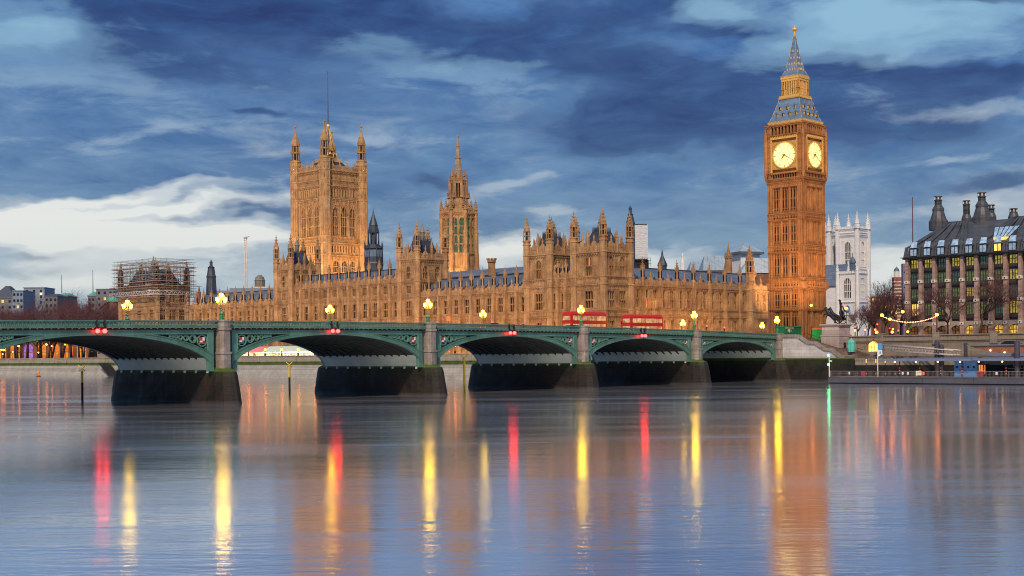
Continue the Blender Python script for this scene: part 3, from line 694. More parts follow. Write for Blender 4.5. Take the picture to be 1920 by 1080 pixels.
def buttress(root, fr, u, z0, strings, zc, zt, r=.46, st='stone', proud=1.0, name='buttress'):
    """panelled buttress with set-offs ending in an octagonal pinnacle"""
    key = ('b', tuple(round(q - z0, 1) for q in strings), round(zc - z0, 1), round(zt - z0, 1), r, st, proud)
    if key not in _wc:
        mb = MB(); zz = 0; d = proud
        for s in [q - z0 for q in strings] + [zc - z0]:
            mb.box(-r, r, -d, .05, zz, s - .15); mb.box(-r - .08, r + .08, -d - .1, .05, s - .15, s + .1)
            mb.box(-r * .45, r * .45, -d - .06, -d, zz + .4, s - .5)
            zz = s + .1; d = d * .93
        s1 = mb.mesh('buttress', [M[st], M['glass']])
        mb = MB(); hb = zc - z0; H = zt - zc; y = -d * .35
        mb.rings(0, y, [(r * 1.05, hb + .1), (r * 1.05, hb + H * .22), (r * 1.25, hb + H * .23), (r * 1.25, hb + H * .26), (r * .95, hb + H * .28), (r * .95, hb + H * .56), (r * 1.3, hb + H * .58), (r * 1.3, hb + H * .61)], 8)
        for k in range(4): a = k * pi / 2; mb.box(r * .93 * cos(a) - .12, r * .93 * cos(a) + .12, y + r * .93 * sin(a) - .12, y + r * .93 * sin(a) + .12, hb + H * .30, hb + H * .53, 1)
        for k in range(4): a = pi / 4 + k * pi / 2; mb.rings(r * 1.1 * cos(a), y + r * 1.1 * sin(a), [(.10, hb + H * .58), (.07, hb + H * .70), (0, hb + H * .76)], 4)
        spire(mb, 0, y, r * .95, hb + H * .60, zt - z0, 0, 8)
        _wc[key] = (s1, mb.mesh('pinnacle', [M[st], M['glass']]))
    x, y = fr.pt(u, 0)
    b = put(name, _wc[key][0], root, (x, y, z0), fr.a)
    c = bpy.data.objects.new('pinnacle', _wc[key][1]); COL.objects.link(c); c.parent = b
    return b
def wing(root, fr, L, nb, z0, rows, strings, zc, zpar, zt, roof=None, lits={}, st='stone', ends=(1, 1), double=False, pitch=.55, crest=True):
    """one storeyed gothic range. rows: (za, zb, width fraction, lights, arch, transoms)"""
    w = L / nb
    mb = MB().at(fr); rr = []
    for za, zb, wf, nl, ar, tr in rows:
        hs = []
        for k in range(nb):
            c = (k + .5) * w
            if double: hs += [(c - w * .25 - wf * w / 2, c - w * .25 + wf * w / 2), (c + w * .25 - wf * w / 2, c + w * .25 + wf * w / 2)]
            else: hs += [(c - wf * w / 2, c + wf * w / 2)]
        rr.append((za, zb, hs))
        for i, (a, b) in enumerate(hs):
            kw = dict(n=nl, arch=ar, trans=tr, st=st)
            key = (za, i)
            if key in lits: kw['lit'] = lits[key]
            window(root, fr, (a + b) / 2, za, b - a, zb - za, label='window glowing orange' if key in lits else None, **kw)
    holes(mb, 0, L, z0, zc, rr)
    # relief: between rows and beside windows
    zcur = z0
    edges = sorted([(r[0], r[1]) for r in rows])
    for k in range(nb):
        c = (k + .5) * w; a, b = k * w + .55, (k + 1) * w - .55; zcur = z0 + .3
        for za, zb in edges + [(zc - .4, zc)]:
            if za - zcur > .7: panel(mb, a, b, zcur + .15, za - .22, pitch)
            zcur = zb + .05
        for (za, zb, wf, nl, ar, tr) in rows:
            if double:
                mb.box(c - .30, c - .20, -.14, 0, za, zb); mb.box(c + .20, c + .30, -.14, 0, za, zb)
                for q in range(5): zq = za + (zb - za) * (q + .5) / 5; mb.box(c - .16, c + .16, -.2, 0, zq - .22, zq + .22)
                for sg in (-1, 1): mb.box(c + sg * w * .40 - .05, c + sg * w * .40 + .05, -.12, 0, za, zb)
            else:
                for sg in (-1, 1):
                    xx = c + sg * (wf * w / 2 + .22); mb.box(xx - .05, xx + .05, -.12, 0, za - .1, zb + .1)
                    for q in range(3): zq = za + (zb - za) * (q + .5) / 3; mb.box(xx - .14, xx + .14, -.16, 0, zq - .2, zq + .2)
    mb.build('wall', [M[st], M['glass']], root)
    for s in list(strings) + [zc]:
        mb = MB().at(fr); cornice(mb, 0, L, s, .3 if s == zc else .16, .38 if s == zc else .24); mb.build('string_course', M[st], root)
    mb = MB().at(fr)
    for k in range(nb): parapet(mb, k * w + .4, (k + 1) * w - .4, zc + .25, zpar, crest)
    mb.build('parapet', M[st], root)
    for k in range(nb + 1):
        if (k == 0 and not ends[0]) or (k == nb and not ends[1]): continue
        buttress(root, fr, k * w, z0, strings, zc, zt, st=st)
    if roof:
        zr, dep, rm = roof; mb = MB().at(fr); h0 = zc + .2; d0 = .9; h1 = zr
        A = [mb.V(0, d0, h0), mb.V(L, d0, h0), mb.V(L, dep * .5, h1), mb.V(0, dep * .5, h1), mb.V(0, dep, h0), mb.V(L, dep, h0)]
        mb.F([A[0], A[1], A[2], A[3]]); mb.F([A[3], A[2], A[5], A[4]]); mb.F([A[0], A[3], A[4]]); mb.F([A[1], A[5], A[2]]); mb.F([A[0], A[4], A[5], A[1]])
        ro = mb.build('roof', M[rm], root)
        mb = MB().at(fr)          # ribs, ridge crest and small gabled vents
        nn = nb * 4
        for k in range(nn + 1):
            u = L * k / nn; mb.quad((u - .05, d0, h0 + .06), (u + .05, d0, h0 + .06), (u + .05, dep * .5, h1 + .06), (u - .05, dep * .5, h1 + .06))
        mb.box(0, L, dep * .5 - .05, dep * .5 + .05, h1, h1 + .3)
        for k in range(nb * 2):
            u = L * (k + .5) / (nb * 2); w_ = d0 + (dep * .5 - d0) * .34; zz = h0 + (h1 - h0) * .34
            mb.prism([(u - .28, zz - .1), (u + .28, zz - .1), (u, zz + .7)], w_ - .45, w_ + .2)
            mb.rings(u, w_ - .35, [(.06, zz + .5), (.05, zz + .9), (0, zz + 1.1)], 4)
        p = put('roof_vent', mb.mesh('roof_vent', [M['slate_dark']]), None); p.parent = ro

def faces4(x0, x1, y0, y1):
    """the four outer faces of a rectangular tower in thing coordinates: (frame, length)"""
    return [(Fr(x0, y1, HALF), y1 - y0), (Fr(x0, y0, 0), x1 - x0), (Fr(x1, y0, pi / 2), y1 - y0), (Fr(x1, y1, pi), x1 - x0)]
def sq_tower(root, x0, x1, y0, y1, z0, rows, strings, zc, zpar, ztip, rt=.95, roof=None, st='stone', lits={}, nwin=(1, 2), mid_pins=True, body='tower_wall'):
    """square tower: river face (nwin[0] windows), north face (nwin[1] windows), corner turrets, steep iron roof"""
    mb = MB(); sbs = {s: MB() for s in list(strings) + [zc]}; pb = MB()
    for fi, (fr, L) in enumerate(faces4(x0, x1, y0, y1)):
        nw = nwin[fi % 2]; mb.at(fr); pb.at(fr); rr = []
        for q in sbs.values(): q.at(fr)
        for ri, (za, zb, ww, nl, ar, tr) in enumerate(rows):
            hs = [(L * (k + .5) / nw - ww / 2 + (0 if nw == 1 else (.5 - k) * .8 * (nw == 2)), 0) for k in range(nw)]
            hs = [(a, a + ww) for a, _ in hs]; rr.append((za, zb, hs))
            if fi < 2:
                for i, (a, b) in enumerate(hs):
                    kw = dict(n=nl, arch=ar, trans=tr, st=st)
                    if (fi, ri, i) in lits: kw['lit'] = lits[(fi, ri, i)]
                    window(root, fr, (a + b) / 2, za, ww, zb - za, label='window glowing orange' if (fi, ri, i) in lits else None, **kw)
                    for q in (a - .25, b + .25): mb.box(q - .08, q + .08, -.16, 0, za - .2, zb + .2)
        if fi < 2: holes(mb, 0, L, z0, zc, rr)
        else: mb.box(0, L, 0, .8, z0, zc)
        zz = z0
        for za, zb, hs in sorted(rr) + [(zc - .4, zc, [])]:
            if za - zz > .8 and fi < 2: panel(mb, rt * .9, L - rt * .9, zz + .2, za - .25, .55, rows=1 if za - zz < 2.5 else 2)
            zz = zb
            prev = rt
            for a, b in hs + [(L - rt, 0)]:
                if a - prev > .9 and fi < 2: panel(mb, prev + .3, a - .45, za, zb, .5, rows=3)
                prev = b
        for s in strings: cornice(sbs[s], 0, L, s, .2, .30)
        cornice(sbs[zc], -.3, L + .3, zc, .34, .45)
        parapet(pb, rt, L / 2, zc + .3, zpar, mid_pins, pin=True); parapet(pb, L / 2, L - rt, zc + .3, zpar, mid_pins, pin=True)
        # middle pinnacle of each side
        pb.rings(L / 2, -.1, [(.42, zc + .3), (.42, zpar + 1.2), (.5, zpar + 1.3), (.1, zpar + 3.2), (0, zpar + 3.5)], 6)
    mb.build(body, [M[st], M['glass']], root); [q.build('string_course', M[st], root) for q in sbs.values()]; pb.build('parapet', M[st], root)
    for (cx, cy) in ((x0, y0), (x1, y0), (x0, y1), (x1, y1)):
        tb = MB(); turret(tb, 0, 0, rt, z0, zpar + (ztip - zpar) * .16, ztip, 0, 8, [q for q in strings] + [zc, zpar + .4], 1)
        if (x0 < cx) and (y0 < cy): pass
        put('corner_turret', tb.mesh('corner_turret', [M[st], M['glass']]), root, (cx, cy, 0))
    if roof:
        zr = roof; d = 1.3; tb = MB(); cx0, cx1, cy0, cy1 = x0 + d, x1 - d, y0 + d, y1 - d; q = min(cx1 - cx0, cy1 - cy0) * .30
        tb.frus(cx0, cx1, cy0, cy1, zc + .3, cx0 + q, cx1 - q, cy0 + q, cy1 - q, zr)
        for k in range(9):
            t = k / 8; a = cx0 + (cx1 - cx0) * t; b = cx0 + q + (cx1 - cx0 - 2 * q) * t
            tb.tube((a, cy0 - .04, zc + .3), (b, cy0 + q - .04, zr), .09, n=3)
            a = cy0 + (cy1 - cy0) * t; b = cy0 + q + (cy1 - cy0 - 2 * q) * t
            tb.tube((cx0 - .04, a, zc + .3), (cx0 + q - .04, b, zr), .09, n=3)
        n = 10
        for k in range(n + 1):
            u = cx0 + q + (cx1 - cx0 - 2 * q) * k / n; tb.rings(u, cy0 + q, [(.10, zr), (.05, zr + .9), (0, zr + 1.3)], 4); tb.rings(u, cy1 - q, [(.10, zr), (.05, zr + .9), (0, zr + 1.3)], 4)
            v_ = cy0 + q + (cy1 - cy0 - 2 * q) * k / n; tb.rings(cx0 + q, v_, [(.10, zr), (.05, zr + .9), (0, zr + 1.3)], 4)
        put('iron_roof', tb.mesh('iron_roof', [M['slate_dark']]), root, (0, 0, 0))
        tb = MB(); cx, cy = (cx0 + cx1) / 2, (cy0 + cy1) / 2
        tb.rings(cx, cy, [(1.0, zr - .3), (1.0, zr + .4), (.75, zr + .5), (.75, zr + 2.2), (.95, zr + 2.3), (.5, zr + 3.4), (.12, zr + 4.4), (.2, zr + 4.6), (0, zr + 5.3)], 8)
        put('roof_lantern', tb.mesh('roof_lantern', [M['palestone2']]), root, (0, 0, 0))
M['palestone2'] = stone_mat('lead_and_stone', (.20, .20, .19), (.30, .28, .24), (.12, .13, .13), rough=.6)
PE = -1.7        # e of the river front
ZG = 6.0
def ptown(name, label, cat, e, n, z=ZG, group=None): return thing(name, label, cat, BF(e, n, z), ANG, group)

# ---------------------------------------------------------------- pavilion beside the clock tower
n0 = nfromx(1133, PE); nB0 = nfromx(1033, PE); nB1 = nfromx(990, PE); nA1 = nfromx(1078, PE)
t = ptown('palace_pavilion', 'pinnacled river pavilion with two corner-turreted towers, honey coloured stone, right end of the palace front', 'palace wing', PE, n0)
Z = lambda py: zat(1133, py, PE, n0)
zS = [Z(592), Z(581), Z(533), Z(518)]; zc = Z(472)
lowrow = (Z(577), Z(543), 2.6, 3, False, (.48,)); uprow = (Z(516), Z(478), 2.0, 3, True, (.52,)); base = (Z(625), Z(600), 1.8, 2, False, ())
wA = nA1 - n0; dx = 10.3
sq_tower(t, 0, dx, 0, wA, ZG, [base, lowrow, uprow], zS, zc, Z(453), Z(388), 1.0, Z(430), lits={(0, 2, 0): (1, 2, .5, .95)})
y0 = nB0 - n0; y1 = nB1 - n0
sq_tower(t, 0, dx, y0, y1, ZG, [base, lowrow, uprow], zS, zc + .3, Z(453) + .3, Z(390), 1.0, Z(430))
# curtain between the towers
fr = Fr(.3, y0, HALF)
wing(t, fr, y0 - wA, 3, ZG, [(Z(625), Z(600), .5, 2, False, ()), (Z(577), Z(545), .5, 2, False, (.5,)), ], zS[:3], Z(518), Z(505), Z(478), (Z(478), 12, 'slate_dark'), ends=(0, 0))
print('PAV', wA, y0, y1, [round(Z(q), 1) for q in (472, 518, 577, 543)])
# lit opening on the return of the left tower
mb = MB(); mb.box(1.4, 2.1, y0 - .06, y0 + .02, Z(499), Z(489)); mb.build('lit_window', M['winlit'], t)

# ---------------------------------------------------------------- north front between pavilion and clock tower
eN0 = PE + dx; eN1 = efromx(1441, n0 + 2.0)
t = ptown('palace_north_range', 'long stone range of tall paired windows between the pavilion and the clock tower, ten pinnacles', 'palace wing', eN0, n0 + 2.0, 8.0)
L = eN1 - eN0
Zm = lambda py: zat(1320, py, (eN0 + eN1) / 2, n0 + 2)
zcN = Zm(541); print('NORTH', L, zcN)
wing(t, Fr(0, 0, 0), L, 9, 8.0, [(Zm(620), Zm(600), .21, 2, False, ()), (Zm(580), Zm(546), .23, 2, False, (.5,))], [Zm(595), Zm(582)], zcN, Zm(528), Zm(489), (Zm(505), 15, 'slate'),
     lits={(Zm(580), 2): (0, 2, .03, .45), (Zm(580), 3): (0, 2, .03, .45), (Zm(580), 16): (0, 1, .5, .95)}, double=True, ends=(1, 0))
# taller octagonal stair turret towards the clock tower
e_t = efromx(1404, n0 + 2) - eN0
tb = MB(); turret(tb, 0, 0, 1.25, 8.0, zcN + 4.8, zcN + 13.2, 0, 8, (Zm(582), zcN, zcN + 2.2)); put('stair_turret', tb.mesh('stair_turret', [M['stone'], M['glass']]), t, (e_t, -.6, 0))

# ---------------------------------------------------------------- lower wing
nC0 = nfromx(784, PE)
def rz(px, n): return lambda py: zat(px, py, PE, n)
t = ptown('palace_river_wing', 'lower river wing with ten bays of tall windows, left of the two towered pavilion', 'palace wing', PE + .8, nB1)
Z = rz(985, nB1); L = nC0 - nB1
low = lambda Z_: [(Z_(640), Z_(613), .42, 2, False, ())]
rowsW = [(11.5, 14.3, .42, 2, False, ()), (17.3, 21.3, .42, 2, False, (.52,))]
wing(t, Fr(0, L, HALF), L, 10, ZG, rowsW, [15.6, 16.9], 22.5, 24.1, 29.6, (27.4, 13, 'slate'), ends=(0, 0))
# ---------------------------------------------------------------- centre with its two towers
nC1 = nfromx(751, PE)
t = ptown('palace_tower', 'square river tower with corner turrets and dark roof, in front of the octagonal spire', 'tower', PE, nC0, group='square towers of the river front')
rowsT = [(11.5, 14.3, 1.8, 2, False, ()), (17.2, 21.6, 2.4, 3, False, (.5,)), (23.6, 26.0, 2.0, 3, False, ()), (27.6, 31.4, 1.8, 2, True, (.52,))]
strT = [15.6, 16.9, 22.6, 26.8]
sq_tower(t, 0, 10.8, 0, nC1 - nC0, ZG, rowsT, strT, 33.0, 35.0, 44.0, .95, 38.6)
nD0 = nfromx(547, PE); nD1 = nfromx(520, PE)
t = ptown('palace_tower', 'square river tower with corner turrets at the foot of the tallest tower', 'tower', PE, nD0, group='square towers of the river front')
sq_tower(t, 0, 10.4, 0, nD1 - nD0, ZG, rowsT, strT, 33.0, 35.0, 44.4, .95, 38.6)
t = ptown('palace_centre', 'taller middle range of the river front with three window rows, below the great tower', 'palace wing', PE + .6, nC1)
L = nD0 - nC1
rowsC = [(11.5, 14.3, .42, 2, False, ()), (17.2, 21.6, .42, 2, False, (.52,)), (23.7, 26.2, .40, 3, False, ())]
wing(t, Fr(0, L, HALF), L, 11, ZG, rowsC, [15.6, 16.9, 22.6], 26.9, 28.6, 34.6, (31.2, 13, 'slate'), ends=(0, 0))
# ---------------------------------------------------------------- far lower wing
nE0 = nfromx(352, PE); L = nE0 - nD1
t = ptown('palace_river_wing', 'low river wing between the scaffolded block and the middle range, plain slate roof', 'palace wing', PE + .8, nD1)
wing(t, Fr(0, L, HALF), L, 11, ZG, rowsW, [15.6, 16.9], 22.6, 24.2, 29.6, (27.6, 13, 'slate'), ends=(0, 1))

# ---------------------------------------------------------------- chimney and roofs behind the lower wing
def at_px(px, Y): p = unproj(px, 600, Y); return Vector((p.x, p.y, 0))
def thing_px(name, label, cat, px, Y, z=ZG, group=None, rot=ANG):
    p = at_px(px, Y); return thing(name, label, cat, (p.x, p.y, z), rot, group)
t = thing_px('roof_range', 'long dark blue slate roof behind the lower wing', 'roof', 900, 395, 8)
zz = lambda py: zof(900, py, 395)
mb = MB(); mb.box(-5, 5, -32, 26, 8, zz(520)); mb.build('wall', M['stone_dim'], t)
mb = MB(); mb.frus(-6, 6, -32, 26, zz(520), -.3, .3, -31, 25, zz(506)); mb.build('roof', M['slate'], t)
t = thing_px('chimney_stack', 'battlemented stone chimney rising behind the slate roof between spire and pavilion', 'chimney', 923, 380, 20)
zz = lambda py: zof(923, py, 380)
mb = MB(); mb.rings(0, 0, [(1.1, 20), (1.1, zz(493)), (1.35, zz(492)), (1.35, zz(487))], 8)
for k in range(8): a = 2 * pi * k / 8; mb.box(1.2 * cos(a) - .22, 1.2 * cos(a) + .22, 1.2 * sin(a) - .22, 1.2 * sin(a) + .22, zz(487), zz(484.5))
mb.build('stack', M['stone'], t)
# ================================================================== great square tower (flag tower)
def zline(px, Y): return lambda py: zof(px, py, Y)
YV = 565.0; Lv = 20.2
pc = at_px(612, YV)
t = thing('great_square_tower', 'tallest golden square stone tower with four crowned corner turrets and a flagpole', 'tower', (pc.x, pc.y, ZG), ANG)
Z = zline(607, YV); st = 'stone_vt'
mb = MB(); SL = {s: MB() for s in (534, 518, 478, 455, 443, 371, 347, 336, 318)}; rt = 2.3
for fi, (fr, L) in enumerate(faces4(0, Lv, 0, Lv)):
    mb.at(fr); [q.at(fr) for q in SL.values()]
    rows = []
    c = L / 2; w3 = 3.5
    def three(za, zb, ww, arch, nl, trans, gl='glass_blue', deep=.9, gap=4.6):
        hs = [(c + (k - 1) * gap - ww / 2, c + (k - 1) * gap + ww / 2) for k in range(3)]
        rows.append((za, zb, hs))
        if fi < 2:
            for a, b in hs: window(t, fr, (a + b) / 2, za, b - a, zb - za, n=nl, arch=arch, trans=trans, st=st, glass=gl, deep=deep, mull=.2)
    three(Z(510), Z(487), 3.0, True, 3, (.5,))
    three(Z(440), Z(386), 3.1, True, 3, (.33, .66))
    hsA = [(rt + 1.0 + k * 1.5, rt + 1.75 + k * 1.5) for k in range(12) if rt + 1.75 + k * 1.5 < L - rt - .6]
    rows.append((Z(472), Z(459), hsA)); rows.append((Z(367), Z(352), hsA))
    if fi < 2:
        for za, zb in ((Z(472), Z(459)), (Z(367), Z(352))):
            for a, b in hsA: window(t, fr, (a + b) / 2, za, b - a, zb - za, n=1, arch=False, trans=(), st=st, glass='glass', deep=.9)
        holes(mb, 0, L, ZG, Z(318), rows, .95)
        edges = sorted((r[0], r[1]) for r in rows); zc_ = ZG
        for za, zb in edges + [(Z(318), 0)]:
            if za - zc_ > 1.2: panel(mb, rt, L - rt, zc_ + .3, za - .4, .75, .18, rows=1 if za - zc_ < 4 else 2)
            zc_ = zb
        for k in (-1, 0, 1):      # hood moulds with finials over the great windows
            cc = c + k * 4.6; za = Z(386)
            mb.prism([(cc - 1.9, za - 3), (cc - 1.7, za - 1.0), (cc, za + 1.6), (cc + 1.7, za - 1.0), (cc + 1.9, za - 3), (cc + 1.6, za - 3), (cc + 1.45, za - 1.1), (cc, za + 1.0), (cc - 1.45, za - 1.1), (cc - 1.6, za - 3)], -.35, 0)
            mb.rings(cc, -.2, [(.3, za + 1.2), (.12, za + 2.4), (.35, za + 2.7), (0, za + 3.6)], 6)
        for k in (-1.5, -.5, .5, 1.5): cc = c + k * 4.6; mb.box(cc - .35, cc + .35, -.45, 0, Z(445), Z(375)); mb.rings(cc, -.25, [(.4, Z(375)), (0, Z(366))], 6)
    else: mb.box(0, L, 0, 1.2, ZG, Z(318))
    for s in (534, 518, 478, 455, 443, 371, 347, 336): cornice(SL[s], 0, L, Z(s), .35, .5)
    cornice(SL[318], 0, L, Z(318), .5, .8)
    n = 4; p = (L - 2 * rt) / n
    for k in range(n): parapet(mb, rt + k * p, rt + (k + 1) * p, Z(317), Z(306), True, pitch=1.2)
mb.build('tower_wall', [M[st], M['glass']], t); [q.build('string_course', M[st], t) for q in SL.values()]
for cx, cy in ((0, 0), (Lv, 0), (0, Lv), (Lv, Lv)):
    tb = MB(); r = rt
    prof = [(r, ZG)]
    for s in (534, 518, 478, 455, 443, 371, 347, 336, 318, 304): prof += [(r, Z(s) - .3), (r * 1.1, Z(s)), (r * 1.1, Z(s) + .4), (r * .99, Z(s) + .7)]
    prof += [(r * .97, Z(297)), (r * 1.12, Z(295)), (r * 1.12, Z(294)), (r * .8, Z(293))]
    tb.rings(0, 0, prof, 8)
    for k in range(8):
        a = pi / 8 + k * pi / 4
        tb.tube((r * cos(a), r * sin(a), ZG), (r * cos(a), r * sin(a), Z(297)), .16, n=4)
        a2 = k * pi / 4; q = r * .93
        for za, zb in ((440, 375), (366, 350), (334, 321), (315, 305)):      # panelled slits
            tb.tube((q * cos(a2), q * sin(a2), Z(za)), (q * cos(a2), q * sin(a2), Z(zb)), .22, n=4)
    def crown(r0, za, zb):       # open belvedere stage
        tb.rings(0, 0, [(r0 * 1.1, zb), (r0 * 1.15, zb + .3), (r0 * .8, zb + .6)], 8)
        for k in range(8): a = pi / 8 + k * pi / 4; tb.rings(r0 * .95 * cos(a), r0 * .95 * sin(a), [(.24, za), (.24, zb)], 4, cap=False)
        tb.rings(0, 0, [(.35, za), (.35, zb)], 6, 1)
        for k in range(8): a = pi / 8 + k * pi / 4; tb.rings(r0 * 1.15 * cos(a), r0 * 1.15 * sin(a), [(.2, zb), (.12, zb + 1), (0, zb + 2.1)], 4)
    tb.rings(0, 0, [(1.75, Z(293)), (1.75, Z(291.5))], 8)
    crown(1.8, Z(291.5), Z(279)); crown(1.5, Z(276.5), Z(264))
    tb.rings(0, 0, [(1.45, Z(264)), (1.75, Z(260)), (1.65, Z(255)), (1.2, Z(249)), (.7, Z(243)), (.38, Z(236)), (.22, Z(229)), (.6, Z(228)), (.6, Z(226.5)), (.2, Z(225)), (0, Z(222))], 8)
    put('crowned_turret', tb.mesh('crowned_turret', [M[st], M['glass']]), t, (cx, cy, 0))
tb = MB(); d = 2.6; zr = Z(296)
tb.frus(d, Lv - d, d, Lv - d, Z(318), d + 3.5, Lv - d - 3.5, d + 3.5, Lv - d - 3.5, zr)
for k in range(15):
    u = d + 3.5 + (Lv - 2 * d - 7) * k / 14
    for q in ((u, d + 3.5), (d + 3.5, u)): tb.rings(q[0], q[1], [(.16, zr), (.1, zr + 1.3), (0, zr + 1.8)], 4, 1)
    u2 = d + (Lv - 2 * d) * k / 14
    tb.tube((u2, d, Z(318)), (u, d + 3.5, zr), .14, n=3); tb.tube((d, u2, Z(318)), (d + 3.5, u, zr), .14, n=3)
put('iron_roof', tb.mesh('iron_roof', [M['slate_dark'], M['goldpaint']]), t, (0, 0, 0))
# gilt crown and mast
Z = zline(618, YV + 14)
tb = MB(); c = Lv / 2
for k in range(8):
    a = k * pi / 4; p0 = (c + 3.4 * cos(a), c + 3.4 * sin(a)); tb.tube((*p0, zr), (*p0, zr + 4), .25, n=4, m=0)
    tb.tube((*p0, zr + 3.5), (c + .3 * cos(a), c + .3 * sin(a), Z(238)), .22, .15, 4, 0)
tb.rings(c, c, [(3.5, zr + 3.2), (3.6, zr + 3.5), (3.5, zr + 3.9)], 8, 0)
tb.rings(c, c, [(.6, Z(240)), (.9, Z(237)), (.5, Z(233))], 8, 0)
put('gilt_crown', tb.mesh('gilt_crown', [M['goldpaint']]), t, (0, 0, 0))
tb = MB(); tb.rings(c, c, [(.34, zr), (.26, Z(200)), (.14, Z(136)), (.3, Z(135)), (0, Z(133))], 6)
put('flagpole', tb.mesh('flagpole', [M['mast']]) if 'mast' in M else tb.mesh('flagpole', [M['slate_dark']]), t, (0, 0, 0))

# ================================================================== central octagonal spire
YC = 435.0; pc = at_px(862, YC); Z = zline(859, YC); k_ = YC / FPX
t = thing('octagonal_spire_tower', 'slender octagonal stone tower with tall lit windows and a crocketed spire', 'tower', (pc.x, pc.y, ZG), ANG)
st = 'stone'
def octa(cx=0, cy=0): return [(Fr(cx + 0, cy + 0, a), a) for a in [k * pi / 4 for k in range(8)]]
R1 = 35 * k_ ; ap = R1 * cos(pi / 8); sd_ = 2 * R1 * sin(pi / 8)
mb = MB()
mb.rings(0, 0, [(R1 * 1.12, ZG), (R1 * 1.06, Z(505))], 8)
mb.rings(0, 0, [(R1 * .90, Z(505)), (R1 * .86, Z(405))], 8)
for k in range(8):
    a = k * pi / 4 + pi / 8
    A = Fr(ap * cos(a + pi / 8 + pi) * 0, 0, 0)
for k in range(8):
    an = k * pi / 4                      # face normal direction
    fr = Fr(ap * cos(an) - sd_ / 2 * -sin(an) * -1 * -1, ap * sin(an) - sd_ / 2 * cos(an), an + pi / 2)
    # u runs along +tangent; w points inward
    fr = Fr(ap * cos(an) + sin(an) * sd_ / 2, ap * sin(an) - cos(an) * sd_ / 2, an + pi / 2)
    mb.at(fr); c = sd_ / 2
    rows = [(Z(476), Z(410), [(c - 2.15, c - .25), (c + .25, c + 2.15)])]
    holes(mb, 0, sd_, Z(505), Z(402), rows, .6)
    panel(mb, .5, sd_ - .5, Z(500), Z(479), .7, .14)
    for q in (c - 2.3, c, c + 2.3): mb.box(q - .10, q + .10, -.2, 0, Z(478), Z(406))
    for a_, b_ in rows[0][2]: window(t, fr, (a_ + b_) / 2, Z(476), 1.9, Z(410) - Z(476), n=2, arch=True, trans=(.25, .5, .75), st=st, glass='glass_green')
    for s in (505, 478, 404): cornice(mb, 0, sd_, Z(s), .25, .35)
    parapet(mb, .3, sd_ - .3, Z(402), Z(393), True)
mb.at(ID)
mb.rings(0, 0, [(R1 * .78, Z(402)), (R1 * .56, Z(385))], 8)
mb.build('octagon_stage', [M[st], M['glass']], t)
for k in range(8):
    a = pi / 8 + k * pi / 4; tb = MB(); x, y = R1 * 1.0 * cos(a), R1 * 1.0 * sin(a)
    tb.rings(0, 0, [(1.25, ZG), (1.15, Z(505)), (1.0, Z(500)), (1.0, Z(480)), (.85, Z(476)), (.8, Z(440)), (.9, Z(438)), (.7, Z(434)), (.65, Z(404)), (.8, Z(402)), (.55, Z(400))], 8)
    spire(tb, 0, 0, .62, Z(396), Z(372)); tb.rings(0, 0, [(.55, Z(400)), (.55, Z(396))], 8)
    # flying buttress to the lantern
    dx_, dy_ = -cos(a), -sin(a)
    tb.tube((0, 0, Z(398)), (dx_ * R1 * .5, dy_ * R1 * .5, Z(382)), .28, n=4)
    put('corner_buttress', tb.mesh('corner_buttress', [M[st]]), t, (x, y, 0))
R2 = 16.5 * k_
mb = MB(); mb.rings(0, 0, [(R2 * 1.25, Z(392)), (R2 * 1.2, Z(373)), (R2 * 1.3, Z(372)), (R2 * 1.05, Z(371))], 8)
mb.rings(0, 0, [(R2 * .55, Z(371)), (R2 * .5, Z(341))], 8, 1)
for k in range(8):
    a = pi / 8 + k * pi / 4; c_, s_ = cos(a), sin(a)
    mb.rings(R2 * c_, R2 * s_, [(.62, Z(373)), (.5, Z(341)), (.62, Z(339)), (.3, Z(338))], 6)
    spire(mb, R2 * c_, R2 * s_, .45, Z(339), Z(324))
    a = k * pi / 4; q = R2 * .95; mb.rings(q * c_ if 0 else q * cos(a), q * sin(a), [(.16, Z(372)), (.14, Z(343))], 4)
mb.rings(0, 0, [(R2 * 1.05, Z(345)), (R2 * 1.1, Z(341)), (R2 * 1.15, Z(340)), (R2 * .75, Z(338)), (R2 * .7, Z(330))], 8)
for k in range(8): a = pi / 8 + k * pi / 4; spire(mb, R2 * .72 * cos(a), R2 * .72 * sin(a), .35, Z(331), Z(314)); spire(mb, R2 * 1.3 * cos(a), R2 * 1.3 * sin(a), .42, Z(372), Z(358)); spire(mb, R2 * 1.55 * cos(a), R2 * 1.55 * sin(a), .40, Z(388), Z(372))
mb.build('lantern_stage', [M[st], M['glass']], t)
mb = MB(); prof = []
for py, r in ((334, 9.5), (315, 7.4), (298, 5.4), (297, 6.4), (295, 6.2), (294, 5.0), (276, 3.3), (275, 4.2), (273, 4), (272, 2.9), (258, 1.5), (256, 2.4), (254.5, 2.2), (254, 1), (244, 0)): prof.append((r * k_, Z(py)))
mb.rings(0, 0, prof, 8); mb.build('spire', M['stone_pale'] if 'stone_pale' in M else M[st], t)
